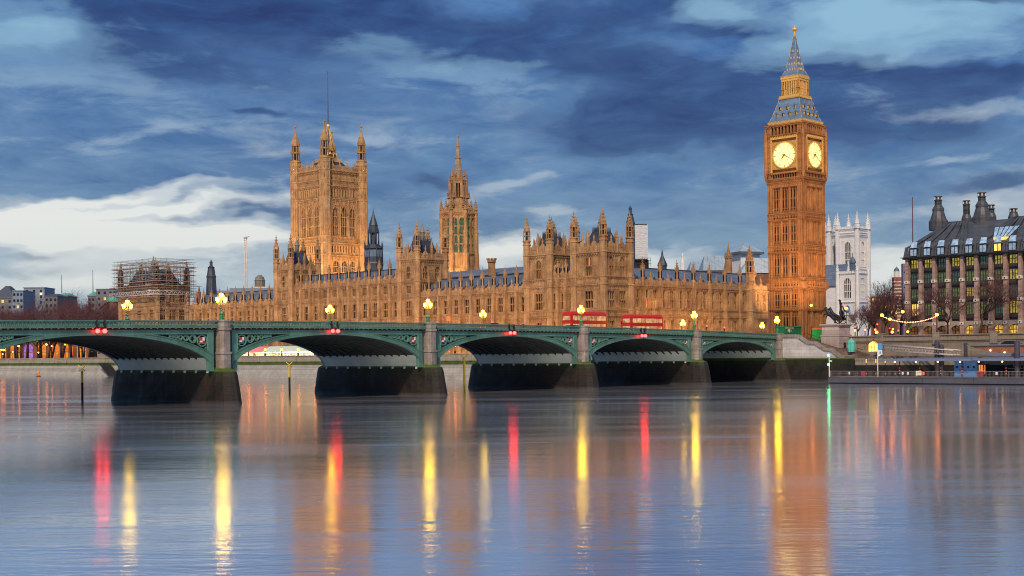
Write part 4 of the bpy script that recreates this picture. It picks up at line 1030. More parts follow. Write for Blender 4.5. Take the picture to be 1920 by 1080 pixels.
# ================================================================== clock tower
YB = 385.0; pc = at_px(1508.5, YB); Z = zline(1503.5, YB); LB = 12.0; K = YB / FPX
t = thing('clock_tower', 'tall amber clock tower with two lit white dials and a blue pyramidal iron spire', 'clock tower', (pc.x, pc.y, 8.6), ANG)
st = 'stone_bb'
mb = MB(); SL = {s: MB() for s in (580, 541, 521, 470.6, 459, 409, 397.5, 338)}; sb = SL[338]; g0 = 8.6
bands = [(579.7, 0), (541, 521), (470.6, 459), (409, 397.5)]
zb0, zb1 = Z(331), Z(331)
for fi, (fr, L) in enumerate(faces4(0, LB, 0, LB)):
    mb.at(fr); [q.at(fr) for q in SL.values()]
    # recessed field, corner piers proud, three bays of deep vertical panels
    cp = 1.75
    mb.box(cp, L - cp, .55, 1.0, g0, Z(336)); mb.box(0, cp, 0, 1.0, g0, Z(336)); mb.box(L - cp, L, 0, 1.0, g0, Z(336))
    for x0 in (.25, .95, L - 1.35, L - .65): mb.box(x0 - .08, x0 + .25, -.14, 0, g0, Z(340))
    fw = (L - 2 * cp)
    nb = 9; p = fw / nb
    for k in range(nb + 1):
        x = cp + k * p; main = k % 3 == 0
        h = .30 if main else .12; mb.box(x - h, x + h, .0 if main else .22, .6, g0, Z(338))
        if not main: mb.box(x - .05, x + .05, .12, .3, g0, Z(338))
    stages = [(g0, Z(580)), (Z(578), Z(543)), (Z(519), Z(472)), (Z(457), Z(411)), (Z(396), Z(340))]
    for (za, zb) in stages:
        for k in range(nb):
            x = cp + (k + .5) * p
            # dark slit windows in the middle of each stage, blind above and below
            mb.box(x - p * .25, x + p * .25, .46, .56, za + (zb - za) * .10, za + (zb - za) * .84, 1)
            mb.tri((x - p * .5, .3, zb), (x, .3, zb), (x - p * .5, .3, zb - .9)); mb.tri((x + p * .5, .3, zb), (x, .3, zb), (x + p * .5, .3, zb - .9))
            for q in (.16, .48, .80): zq = za + (zb - za) * q; mb.box(x - p * .42, x + p * .42, .34, .56, zq - .13, zq + .13)
            mb.box(x - p * .2, x + p * .2, .3, .56, za + (zb - za) * .88, za + (zb - za) * .88 + .45)
    for za, zb in ((Z(541), Z(521)), (Z(470.6), Z(459)), (Z(409), Z(397.5))):
        mb.box(cp - .1, L - cp + .1, .05, .58, za, zb); panel(mb, cp, L - cp, za + .3, zb - .25, p / 1.0, .2, .05, 1)
        panel(mb, .1, cp - .1, za + .3, zb - .25, .5, .16); panel(mb, L - cp + .1, L - .1, za + .3, zb - .25, .5, .16)
        for k in range(nb): x = cp + (k + .5) * p; mb.box(x - .2, x + .2, .02, .1, (za + zb) / 2 - .55, (za + zb) / 2 + .3, 1)
    for s in (580, 541, 521, 470.6, 459, 409, 397.5, 338): cornice(SL[s], -.05, L + .05, Z(s), .22, .35)
    sb.box(cp, L - cp, -.12, .5, Z(345), Z(338))
    for k in range(14): x = cp + (k + .5) * (L - 2 * cp) / 14; sb.box(x - .2, x + .2, -.3, .3, Z(347), Z(343))
    # lamp-bracket level gargoyles at the lowest band
    for x in (0, L): SL[541].box(x - .5, x + .5, -.7, .1, Z(540), Z(528))
mb.build('shaft', [M[st], M['glass']], t); [q.build('string_course', M[st], t) for q in SL.values()]
# clock stage, slightly wider
o = .30; x0, x1 = -o, LB + o; L = x1 - x0
mb = MB(); gb = MB()
mb.frus(-.1, LB + .1, -.1, LB + .1, Z(340), x0, x1, x0, x1, Z(331)); mb.box(x0 + .6, x1 - .6, x0 + .6, x1 - .6, Z(331), Z(226))
for fi, (fr, L) in enumerate(faces4(x0, x1, x0, x1)):
    mb.at(fr); gb.at(fr); c = L / 2; hd = 4.15
    zl, zh = Z(318.5), Z(255.3)
    cpw = c - hd - .35
    for a, b in ((0, cpw), (L - cpw, L)): mb.box(a, b, 0, .8, Z(331), Z(226)); panel(mb, a + .15, b - .15, Z(318), Z(258), .55, .16, rows=6); panel(mb, a + .15, b - .15, Z(252), Z(232), .55, .16, rows=2)
    mb.box(cpw, L - cpw, .25, .8, Z(331), zl); 
    for k in range(11):
        x = cpw + (k + .5) * (L - 2 * cpw) / 11; mb.box(x - .10, x + .10, .0, .3, Z(331), zl); 
        mb.box(x + .18, x + .62, .1, .28, Z(329), Z(321), 1) if k < 10 else None
    for s in (331, 319.5): cornice(mb, -.05, L + .05, Z(s), .25, .4)
    gb.box(cpw, L - cpw, -.30, .3, Z(320.5), zl, 0); gb.box(cpw, L - cpw, -.35, .3, zh, Z(252.5), 0)
    gb.box(cpw, cpw + .35, -.22, .3, zl, zh, 0); gb.box(L - cpw - .35, L - cpw, -.22, .3, zl, zh, 0)
    for k in range(16):
        x = cpw + (k + .5) * (L - 2 * cpw) / 16; gb.box(x - .12, x + .12, -.42, 0, Z(253.5), Z(250.5), 0); 
    for k in range(20): zq = zl + (zh - zl) * (k + .5) / 20; gb.box(cpw - .06, cpw + .14, -.34, 0, zq - .12, zq + .12, 0); gb.box(L - cpw - .14, L - cpw + .06, -.34, 0, zq - .12, zq + .12, 0)
    # tracery gallery above the dial, belfry arcade
    mb.box(cpw, L - cpw, .3, .8, zh, Z(247)); panel(mb, cpw, L - cpw, Z(252), Z(247.5), .5, .2, .3)
    cornice(mb, -.1, L + .1, Z(248), .2, .3)
    nA = 8; p = (L - 2 * cpw) / nA
    for k in range(nA + 1): x = cpw + k * p; mb.box(x - .2, x + .2, 0, .6, Z(247), Z(231)); mb.rings(x, -.1, [(.16, Z(247)), (.12, Z(229)), (0, Z(226))], 4)
    for k in range(nA):
        x = cpw + (k + .5) * p; mb.box(x - p / 2, x + p / 2, .55, .62, Z(247), Z(230), 1)
        zt_ = Z(230); mb.tri((x - p * .5, .2, zt_), (x, .2, zt_), (x - p * .5, .2, zt_ - 1.1)); mb.tri((x + p * .5, .2, zt_), (x, .2, zt_), (x + p * .5, .2, zt_ - 1.1))
        mb.box(x - p / 2, x + p / 2, .1, .6, zt_, Z(226))
    cornice(mb, -.2, L + .2, Z(229), .25, .4)
    # corner finials
mb.at(ID)
mb.build('clock_stage', [M[st], M['glass']], t); gb.build('gilt_dial_frame', M['goldpaint'], t)
for cx, cy in ((x0, x0), (x1, x0), (x0, x1), (x1, x1)):
    tb = MB(); tb.rings(0, 0, [(.55, Z(254)), (.6, Z(248)), (.5, Z(246)), (.34, Z(240))], 8); spire(tb, 0, 0, .36, Z(241), Z(226))
    tb.rings(0, 0, [(.25, Z(331)), (.5, Z(322)), (.52, Z(256)), (.65, Z(255)), (.4, Z(253))], 8)
    put('corner_pinnacle', tb.mesh('corner_pinnacle', [M[st]]), t, (cx, cy, 0))
# dials
M['dial'] = glow('opal_dial', (1.0, .62, .11), 1.6, (.8, .75, .6)); M['dial_iron'] = plain('dial_ironwork', (.16, .10, .03), .5, .3)
zd = Z(286.6); R = 3.72
for fi, (fr, L) in enumerate(faces4(x0, x1, x0, x1)):
    c = L / 2; x, y = fr.pt(c, 0)
    if fi > 1: continue
    db = MB(); w = -.02
    n = 48
    ctr = db.V(0, w, 0); ring = [db.V(R * cos(2 * pi * k / n), w, R * sin(2 * pi * k / n)) for k in range(n)]
    for k in range(n): db.F([ctr, ring[k], ring[(k + 1) % n]], 0)
    dial = put('clock_dial', db.mesh('clock_dial', [M['dial']]), t, (x, y, zd), fr.a)
    fb = MB(); hd = 4.05
    # square gilt field with the round opening
    for k in range(n):
        a, b = 2 * pi * k / n, 2 * pi * (k + 1) / n
        sq = lambda a: (hd * cos(a) / max(abs(cos(a)), abs(sin(a))), hd * sin(a) / max(abs(cos(a)), abs(sin(a))))
        fb.quad((R * .99 * cos(a), -.05, R * .99 * sin(a)), (R * .99 * cos(b), -.05, R * .99 * sin(b)), (sq(b)[0], -.05, sq(b)[1]), (sq(a)[0], -.05, sq(a)[1]), 0)
    annulus(fb, 0, 0, R + .22, .26, -.22, -.04, 48, 1)
    for sx in (-1, 1):
        for sz in (-1, 1): annulus(fb, sx * 3.42, sz * 3.42, .5, .14, -.16, -.05, 12, 1); annulus(fb, sx * 3.42, sz * 3.42, .22, .12, -.16, -.05, 8, 1)
    f = put('dial_surround', fb.mesh('dial_surround', [M['dark_gilt'], M['goldpaint']]), t, (x, y, zd), fr.a)
    ib = MB()
    annulus(ib, 0, 0, R * .97, .05, -.10, -.03, 48); annulus(ib, 0, 0, R * .80, .05, -.10, -.03, 48); annulus(ib, 0, 0, R * .50, .06, -.10, -.03, 32); annulus(ib, 0, 0, R * .22, .05, -.1, -.03, 20)
    for k in range(12):
        a = 2 * pi * k / 12; d_ = Vector((cos(a), 0, sin(a))); nrm = Vector((-sin(a), 0, cos(a)))
        wv = .085 if k % 3 else .14
        P = [d_ * R * .80 + nrm * wv, d_ * R * .80 - nrm * wv, d_ * R * .97 - nrm * wv, d_ * R * .97 + nrm * wv]
        ib.F([ib.V(p_.x, -.08, p_.z) for p_ in P])
        P = [d_ * R * .22 + nrm * .02, d_ * R * .22 - nrm * .02, d_ * R * .80 - nrm * .02, d_ * R * .80 + nrm * .02]
        ib.F([ib.V(p_.x, -.07, p_.z) for p_ in P])
        for e_ in (-.5, .5):
            a2 = a + e_ * .5236 / 1.0; d2 = Vector((cos(a2), 0, sin(a2))); P = [d2 * R * .86, d2 * R * .97]
            ib.tube(tuple(P[0] + Vector((0, -.07, 0))), tuple(P[1] + Vector((0, -.07, 0))), .03, n=3)
    def hand(ang, ln, wd):        # clockwise from twelve, seen from outside
        d_ = Vector((sin(ang), 0, cos(ang))); nrm = Vector((cos(ang), 0, -sin(ang)))
        P = [d_ * -ln * .22 + nrm * wd * .8, d_ * ln * .2 + nrm * wd, d_ * ln + nrm * .03, d_ * ln - nrm * .03, d_ * ln * .2 - nrm * wd, d_ * -ln * .22 - nrm * wd * .8]
        ib.F([ib.V(p_.x, -.14, p_.z) for p_ in P])
    put('dial_tracery', ib.mesh('dial_tracery', [M['dial_iron']]), None).parent = dial
    hb = MB(); ib = hb; hand(radians(119), 3.3, .13); hand(radians(221), 2.1, .20); ib.rings(0, -.1, [(.3, -.2), (.3, .2)], 10)
    put('clock_hands', hb.mesh('clock_hands', [M['dial_iron']]), None).parent = dial
Z = zline(1503.5, YB + 1.5)
# lower roof: concave pyramid of iron tiles with two rows of gabled lights
c = LB / 2
def sqring(pts, mb, m=0):
    prev = None
    for h, z in pts:
        r = [mb.V(c - h, c - h, z), mb.V(c + h, c - h, z), mb.V(c + h, c + h, z), mb.V(c - h, c + h, z)]
        if prev:
            for k in range(4): mb.F([prev[k], prev[(k + 1) % 4], r[(k + 1) % 4], r[k]], m)
        prev = r
    mb.F(prev, m)
h_of = lambda wpx: wpx * K / 1.42 / 2 * 1.0     # half side from the pixel width of both faces
mb = MB(); lo = [(h_of(105), Z(226)), (h_of(103), Z(222)), (h_of(93), Z(214)), (h_of(80), Z(200)), (h_of(70), Z(188)), (h_of(62), Z(179))]
mb.box(c - h_of(107), c + h_of(107), c - h_of(107), c + h_of(107), Z(227.5), Z(224), 1)
sqring(lo, mb)
def on_roof(lo, z):
    for (a, za), (b, zb) in zip(lo, lo[1:]):
        if za <= z <= zb: return a + (b - a) * (z - za) / (zb - za)
    return lo[-1][0]
ro = mb.build('iron_roof', [M['bbroof'], M['goldpaint']], t)
db = MB()
for fi in range(4):
    for row, (py, nn) in enumerate(((213, 4), (199, 3), (187, 2))):
        if row == 2: continue
        z = Z(py); h = on_roof(lo, z); a = fi * pi / 2
        for k in range(nn):
            u = (k - (nn - 1) / 2) * (h * 2 * .86 / nn); fr = Fr(c + (h) * sin(a) + 0, c - (h) * cos(a), a)
            db.at(fr); db.box(u - .30, u + .30, -.30, 1.2, z - .1, z + .85, 0); db.prism([(u - .42, z + .8), (u + .42, z + .8), (u, z + 1.6)], -.4, 1.4, 2)
            db.box(u - .17, u + .17, -.36, -.25, z, z + .8, 1); db.rings(u, -.35, [(.1, z + 1.5), (0, z + 2.1)], 4, 0)
db.at(ID); put('gabled_light', db.mesh('gabled_light', [M['goldpaint'], M['glass'], M['bbroof']]), None).parent = ro
gb = MB()
for z, h in ((Z(225.5), h_of(108)), (Z(179), h_of(65)), ):
    for k in range(26):
        u = -h + 2 * h * k / 25
        for q in ((c + u, c - h), (c - h, c + u), (c + u, c + h), (c + h, c + u)): gb.rings(q[0], q[1], [(.10, z), (.10, z + .35), (0, z + .7)], 4)
for i_ in range(4):   # hip ribs
    sx, sy = ((-1, -1), (1, -1), (1, 1), (-1, 1))[i_]
    for (a, za), (b, zb) in zip(lo, lo[1:]): gb.tube((c + sx * a, c + sy * a, za), (c + sx * b, c + sy * b, zb), .07, n=4)
gb.build('gilt_cresting', M['goldpaint'], t)
# lantern (belfry light) arcade
Z = zline(1503.5, YB + 4.6)
mb = MB(); h = h_of(49); za, zb = Z(177), Z(145)
mb.box(c - h_of(62), c + h_of(62), c - h_of(62), c + h_of(62), Z(180), Z(176)); mb.box(c - h * .55, c + h * .55, c - h * .55, c + h * .55, Z(176), Z(146), 1)
mb.box(c - h - .25, c + h + .25, c - h - .25, c + h + .25, Z(149), Z(144))
for k in range(8):
    u = -h + 2 * h * k / 7; r = .18 if k not in (0, 7) else .4
    for q in ((c + u, c - h), (c - h, c + u), (c + u, c + h), (c + h, c + u)):
        mb.rings(q[0], q[1], [(r, Z(176)), (r, Z(149))], 6, 0); mb.rings(q[0], q[1], [(r * 1.5, Z(164)), (r * 1.5, Z(163))], 6, 0)
for k in range(7):
    u = -h + 2 * h * (k + .5) / 7; p = h / 7
    for fr in (Fr(c, c - h, 0), Fr(c - h, c, HALF)):
        mb.at(fr); mb.tri((u - p, 0, Z(149)), (u, 0, Z(149)), (u - p, 0, Z(153))); mb.tri((u + p, 0, Z(149)), (u, 0, Z(149)), (u + p, 0, Z(153)))
mb.at(ID)
mb.build('lantern_arcade', [M['goldpaint'], M['lantern_core']], t)
Z0_ = Z
def Z(py): return zof(1503.5, py, YB + 4.6 + 3.9 * min(1, max(0, (139 - py) / 80)))
mb = MB(); sp = [(h_of(54), Z(144)), (h_of(53), Z(139)), (h_of(38), Z(128)), (h_of(26), Z(112)), (h_of(16), Z(92)), (h_of(8.5), Z(74)), (h_of(4.5), Z(66))]
mb.box(c - h_of(56), c + h_of(56), c - h_of(56), c + h_of(56), Z(144.5), Z(141), 1)
sqring(sp, mb); ro = mb.build('spire', [M['bbroof'], M['goldpaint']], t)
gb = MB()
for py in (128, 118, 107, 95):
    z = Z(py); h = on_roof(sp, z); n = {128: 4, 118: 3, 107: 2, 95: 1}[py]
    for k in range(n):
        u = (k - (n - 1) / 2) * (2 * h * .8 / n)
        for q in ((c + u, c - h), (c - h, c + u), (c + u, c + h), (c + h, c + u)): gb.rings(q[0], q[1], [(.17, z - .2), (.2, z + .2), (0, z + .6)], 6)
for i_ in range(4):
    sx, sy = ((-1, -1), (1, -1), (1, 1), (-1, 1))[i_]
    for (a, za), (b, zb) in zip(sp, sp[1:]): gb.tube((c + sx * a, c + sy * a, za), (c + sx * b, c + sy * b, zb), .06, n=4)
h = h_of(55)
for k in range(16):
    u = -h + 2 * h * k / 15
    for q in ((c + u, c - h), (c - h, c + u), (c + u, c + h), (c + h, c + u)): gb.rings(q[0], q[1], [(.10, Z(141)), (.10, Z(139.5)), (0, Z(137.5))], 4)
gb.rings(c, c, [(.4, Z(75)), (.55, Z(74)), (.3, Z(73))], 8)
gb.rings(c, c, [(.3, Z(67)), (.3, Z(58)), (.9, Z(56)), (.75, Z(53.5)), (.25, Z(52)), (.12, Z(49)), (0, Z(46))], 8)
gb.build('gilt_finial', M['goldpaint'], t)
# ================================================================== office block with iron roof and chimney stacks
M['brown_iron'] = stone_mat('bronze_panels', (.028, .030, .032), (.05, .05, .052), (.03, .028, .026), (1.2, .9), .5, .3)
M['roof_iron'] = stone_mat('riveted_roof_sheets', (.055, .065, .08), (.10, .11, .135), (.02, .023, .03), (1.1, 1.0), .5, .4)
M['pinkstone'] = stone_mat('pink_sandstone', (.40, .27, .24), (.50, .36, .32), (.26, .17, .15), (1.3, .45))
M['office_lit'] = lit_mat('office_window_lit', (.06, .12, .03), (.95, .62, .08), .62, 2.2)
M['office_dim'] = lit_mat('office_window_dim', (.02, .06, .05), (.30, .42, .10), .38, 2.2)
M['office_dark'] = lit_mat('office_window_dark', (.008, .025, .03), (.05, .16, .13), .5, 1.8)
M['skyglass'] = glass_mat('sky_reflecting_glass', (.25, .38, .55), .1, .3)
M['arcade_lit'] = lit_mat('arcade_light', (.18, .03, .01), (1.0, .62, .10), 1.1, .8)
M['arcade_dim'] = lit_mat('arcade_dim', (.02, .008, .004), (.25, .08, .02), .8, .6)
EP = 45.0; nP = nfromx(1703, EP)
YP = BF(EP, nP).y; Z = zline(1703, YP); zg = 8.6
# local: x = towards the right of the photo (-n direction), y = inland
ptA = BF(EP, nP); t = thing('office_block', 'large office building with pink stone columns, dark iron roof and round chimneys', 'building', (ptA.x, ptA.y, zg), ANG + HALF)
random.seed(21)
pitch = 3.42; NBAY = 17; Lp = pitch * NBAY; ze = Z(487); z1 = Z(610)
lev = [Z(610), Z(583), Z(558), Z(530), Z(507), Z(490)]
# floors measured on the photograph: (window bottom, window top)
FL_ = [(Z(600), Z(570)), (Z(566), Z(545)), (Z(541), Z(517)), (Z(512), Z(489))]
FL_ = [(Z(598), Z(571)), (Z(564), Z(544)), (Z(537), Z(515)), (Z(508), Z(489))]
core = MB(); core.box(.2, Lp, .9, 26, zg, ze); core.build('wall', M['brown_iron'], t)
cm = MB(); n_ = 0
cmb = MB()
cmb.frus(-.54, .54, -.55, .9, 0, -.36, .36, -.35, .9, ze - zg)
for f_ in (.20, .47, .72): zz_ = (ze - zg) * f_; cmb.box(-.50, .50, -.66, .3, zz_ - .34, zz_ + .34, 1); cmb.rings(0, 0, [(.0, 0)], 3) if 0 else cmb.box(-.14, .14, -.75, -.6, zz_ - .14, zz_ + .14, 2)
cme = cmb.mesh('column', [M['pinkstone'], M['palestone'], M['black']])
for k in range(NBAY + 1): put('column', cme, t, (k * pitch, 0, zg))
def bayw(w, h, gm):
    mb = MB(); mb.box(-w / 2, w / 2, -.25, .2, -.25, 0, 0); mb.box(-w / 2, w / 2, -.25, .2, h, h + .2, 0)
    for x in (-w / 2, -w / 6, w / 6, w / 2): mb.box(x - .07, x + .07, -.22, .2, 0, h, 0)
    mb.box(-w / 2, w / 2, -.2, .1, h * .62, h * .62 + .1, 0); mb.box(-w / 2, w / 2, -.30, -.05, 0, h * .22, 0)
    mb.quad((-w / 2, -.02, 0), (w / 2, -.02, 0), (w / 2, -.02, h), (-w / 2, -.02, h), 1)
    return mb.mesh('bay_window', [M['brown_iron'], M[gm]])
_b = {}; random.seed(33)
for k in range(NBAY):
    for fi, (za, zb) in enumerate(FL_):
        r = random.random()
        gm = 'office_lit' if (r < (.75 if fi == 3 else .38 if fi in (1, 2) else .12)) else ('office_dim' if r < .8 else 'office_dark')
        if (k, fi) == (0, 0): gm = 'winyellow'
        if (fi, gm) not in _b: _b[(fi, gm)] = bayw(1.9, zb - za, gm)
        put('bay_window', _b[(fi, gm)], t, ((k + .5) * pitch, .55, za))
        if gm == 'winyellow': pass
ab = MB()
for k in range(NBAY):       # arcade: shallow segmental arches, glazed shop fronts
    u0 = k * pitch + .45; u1 = (k + 1) * pitch - .45; za = z1 - 1.0
    pts = [(u0, z1 + .7), (u0, za)] + [(u0 + (u1 - u0) * j / 8, za + .75 * sin(pi * j / 8)) for j in range(1, 8)] + [(u1, za), (u1, z1 + .7)]
    ab.prism(pts, .1, .8)
ab.build('arcade_arches', M['palestone_dim'], t)
for k in range(NBAY):
    mb = MB(); u0 = -1.25; u1 = 1.25
    mb.quad((u0, 0, 0), (u1, 0, 0), (u1, 0, z1 - zg - .5), (u0, 0, z1 - zg - .5), 1)
    for j in range(4): x = u0 + (u1 - u0) * j / 3; mb.box(x - .06, x + .06, -.1, .0, 0, z1 - zg - .5, 0)
    mb.box(u0, u1, -.1, 0, 2.2, 2.35, 0)
    lit = k >= 6 or k == 4
    put('shop_front', mb.mesh('shop_front', [M['black'], M['arcade_lit' if lit else 'arcade_dim']]), t, ((k + .5) * pitch, .84, zg))
# eaves and roof
mb = MB(); mb.box(-.8, Lp + .5, -.9, .9, ze, ze + .35); mb.box(-1.2, Lp, -1.2, .4, ze + .35, ze + .5); mb.build('eaves', M['brown_iron'], t)
zr1 = Z(465); zr2 = Z(418); mb = MB()
d1 = .1; d2 = 1.0; d3 = 9.5
def roofpt(v): # depth at height fraction
    return d2 + (d3 - d2) * v
A = [mb.V(0, d1, ze + .5), mb.V(Lp, d1, ze + .5), mb.V(Lp, d2, zr1), mb.V(.6, d2, zr1), mb.V(5.6, d3, zr2), mb.V(Lp, d3, zr2), mb.V(Lp, 26, zr2), mb.V(5.6, 20, zr2), mb.V(.6, 26, zr1), mb.V(0, 26, ze + .5)]
mb.F([A[0], A[1], A[2], A[3]]); mb.F([A[3], A[2], A[5], A[4]]); mb.F([A[4], A[5], A[6], A[7]]); mb.F([A[0], A[3], A[8], A[9]]); mb.F([A[3], A[4], A[7], A[8]])
ro = mb.build('roof', M['roof_iron'], t)
# ducts climbing the roof and converging on the stacks (fans)
mb = MB(); cs = [(9.4, 2), (25.4, 5.2)] 
stackx = [8.6, 24.5, 40.5]
for k in range(NBAY + 1):
    u = k * pitch; tgt = min(stackx, key=lambda q: abs(q - u)); du = max(-1.9, min(1.9, (u - tgt) * .35))
    for o_ in (-.5, .5):
        a = (u + o_, d1 - .12, ze + .5); b = (u + o_, d2 - .12, zr1); c_ = (tgt + du + o_ * .4, d3 - .3, zr2 + .2)
        for p, q in ((a, b), (b, c_)): 
            mb.quad((p[0] - .42, p[1] - .25, p[2]), (p[0] + .42, p[1] - .25, p[2]), (q[0] + .34, q[1] - .25, q[2] + .2), (q[0] - .34, q[1] - .25, q[2] + .2))
            mb.quad((p[0] + .42, p[1] - .25, p[2]), (p[0] + .42, p[1] + .1, p[2]), (q[0] + .34, q[1] + .1, q[2]), (q[0] + .34, q[1] - .25, q[2] + .2))
            mb.quad((p[0] - .42, p[1] + .1, p[2]), (p[0] - .42, p[1] - .25, p[2]), (q[0] - .34, q[1] - .25, q[2] + .2), (q[0] - .34, q[1] + .1, q[2]))
put('roof_duct', mb.mesh('roof_duct', [M['roof_iron']]), None).parent = ro
for k in range(NBAY):
    mb = MB(); h = zr1 - ze - .9; g_ = 'skyglass' if k != 6 else 'winyellow'
    mb.box(-.95, .95, -.35, 1.0, 0, .18, 0); mb.box(-.95, .95, -.3, 1.0, h - .12, h + .02, 0); mb.box(-.95, -.8, -.3, 1, 0, h, 0); mb.box(.8, .95, -.3, 1, 0, h, 0); mb.box(-.05, .05, -.3, 1, 0, h, 0)
    mb.quad((-.8, -.22, .18), (.8, -.22, .18), (.8, -.22, h - .12), (-.8, -.22, h - .12), 1)
    mb.quad((-.8, -.25, h + .2), (.8, -.25, h + .2), (.7, .45, h + 1.6), (-.7, .45, h + 1.6), 2)
    put('dormer_window', mb.mesh('dormer_window', [M['black'], M[g_], M['skyglass']]), t, ((k + .5) * pitch, d1 - .1, ze + .6))
mb = MB(); uc = 22.2          # big sloping skylight, light below it
uc = 6.5 * pitch
mb.frus(uc - 1.9, uc + 1.9, 1.9, 3.0, Z(455), uc - 3.0, uc + 3.0, 5.2, 6.4, Z(435), 0)
for j in range(6): f_ = j / 5; mb.tube((uc - 1.9 + 3.8 * f_, 1.85, Z(455)), (uc - 3.0 + 6 * f_, 5.1, Z(435)), .08, n=4, m=1)
mb.frus(uc - 1.3, uc + 1.3, .7, 2.0, Z(461), uc - 1.7, uc + 1.7, 1.4, 2.6, Z(455.5), 2)
mb.build('skylight', [M['skyglass'], M['black'], M['winyellow']], t)
def stack(u, dep, sc, zb, zt, wide=True):
    mb = MB()
    if wide: mb.rings(0, 0, [(2.3 * sc, zb - 1.5), (2.3 * sc, zb + .6), (1.9 * sc, zb + 1.2), (1.35 * sc, zb + 3.0), (1.42 * sc, zb + 3.3), (1.42 * sc, zb + 3.7), (.85 * sc, zb + 4.6)], 12)
    else: mb.rings(0, 0, [(1.3 * sc, zb - 2.5), (1.3 * sc, zb + .8), (.95 * sc, zb + 1.8)], 12)
    z0_ = zb + (4.6 if wide else 1.8)
    mb.rings(0, 0, [(.76 * sc, z0_), (.76 * sc, zt - 1.2), (.98 * sc, zt - 1.1), (.98 * sc, zt - .95), (.8 * sc, zt - .9), (.8 * sc, zt - .25), (1.0 * sc, zt - .2), (1.0 * sc, zt)], 12)
    for k in range(12): a = 2 * pi * k / 12; mb.tube((.77 * sc * cos(a), .77 * sc * sin(a), z0_), (.77 * sc * cos(a), .77 * sc * sin(a), zt - 1.1), .06, n=3, m=1)
    for k in range(6): a = 2 * pi * k / 6; mb.box(.86 * sc * cos(a) - .12, .86 * sc * cos(a) + .12, .86 * sc * sin(a) - .12, .86 * sc * sin(a) + .12, zt - .85, zt - .3, 2)
    zq = z0_ + 1
    while zq < zt - 1.5: mb.rings(0, 0, [(.80 * sc, zq), (.80 * sc, zq + .12)], 12, 1); zq += 1.3
    put('chimney_stack', mb.mesh('chimney_stack', [M['roof_iron'], M['black'], M['palestone']]), t, (u, dep, 0))
def ux(px, dep):        # x along the block for a photo column at this depth
    n = nfromx(px, EP + dep); return nP - n
for px, dep, sc, yb, yt, wd in ((1762, 11, 1.0, 420, 368, True), (1844, 11, 1.05, 413, 361, True), (1815, 20, .95, 416, 376, False), (1861, 24, .95, 413, 384, False), (1903, 28, 1.0, 413, 391, False)):
    Zs = zline(px, BF(EP + dep, nP - ux(px, dep)).y); stack(ux(px, dep), dep, sc, Zs(yb), Zs(yt), wd)
# left return of the block seen edge-on, with projecting balconies
mb = MB(); 
for fi, (za, zb) in enumerate(FL_): mb.box(-1.5, .2, 1.0, 4.0, za - .3, za - .05, 0); mb.box(-1.0, .15, 1.0, 3.8, za, zb, 1)
mb.frus(-1.4, .4, .2, 4, ze + .5, .2, .6, 1.2, 4, zr1 - 1, 0)
mb.build('corner_bay', [M['brown_iron'], M['office_dim']], t)
# flag mast
t2 = thing_px('flagpole', 'tall thin flagpole with small pink flag at the left end of the iron roof', 'flagpole', 1713, YP + 4, ze)
Zf = zline(1713, YP + 4); mb = MB(); mb.rings(0, 0, [(.16, Zf(470)), (.10, Zf(372)), (.18, Zf(371)), (0, Zf(369))], 6); put('pole', mb.mesh('pole', [M['red_pole']]), t2)
t2.children[0].location.z = -t2.location.z
mb = MB(); mb.quad((0, .0, Zf(384)), (1.0, .2, Zf(384)), (1.1, .3, Zf(377)), (0, 0, Zf(375))); o = mb.build('flag', M['flag'], t2)

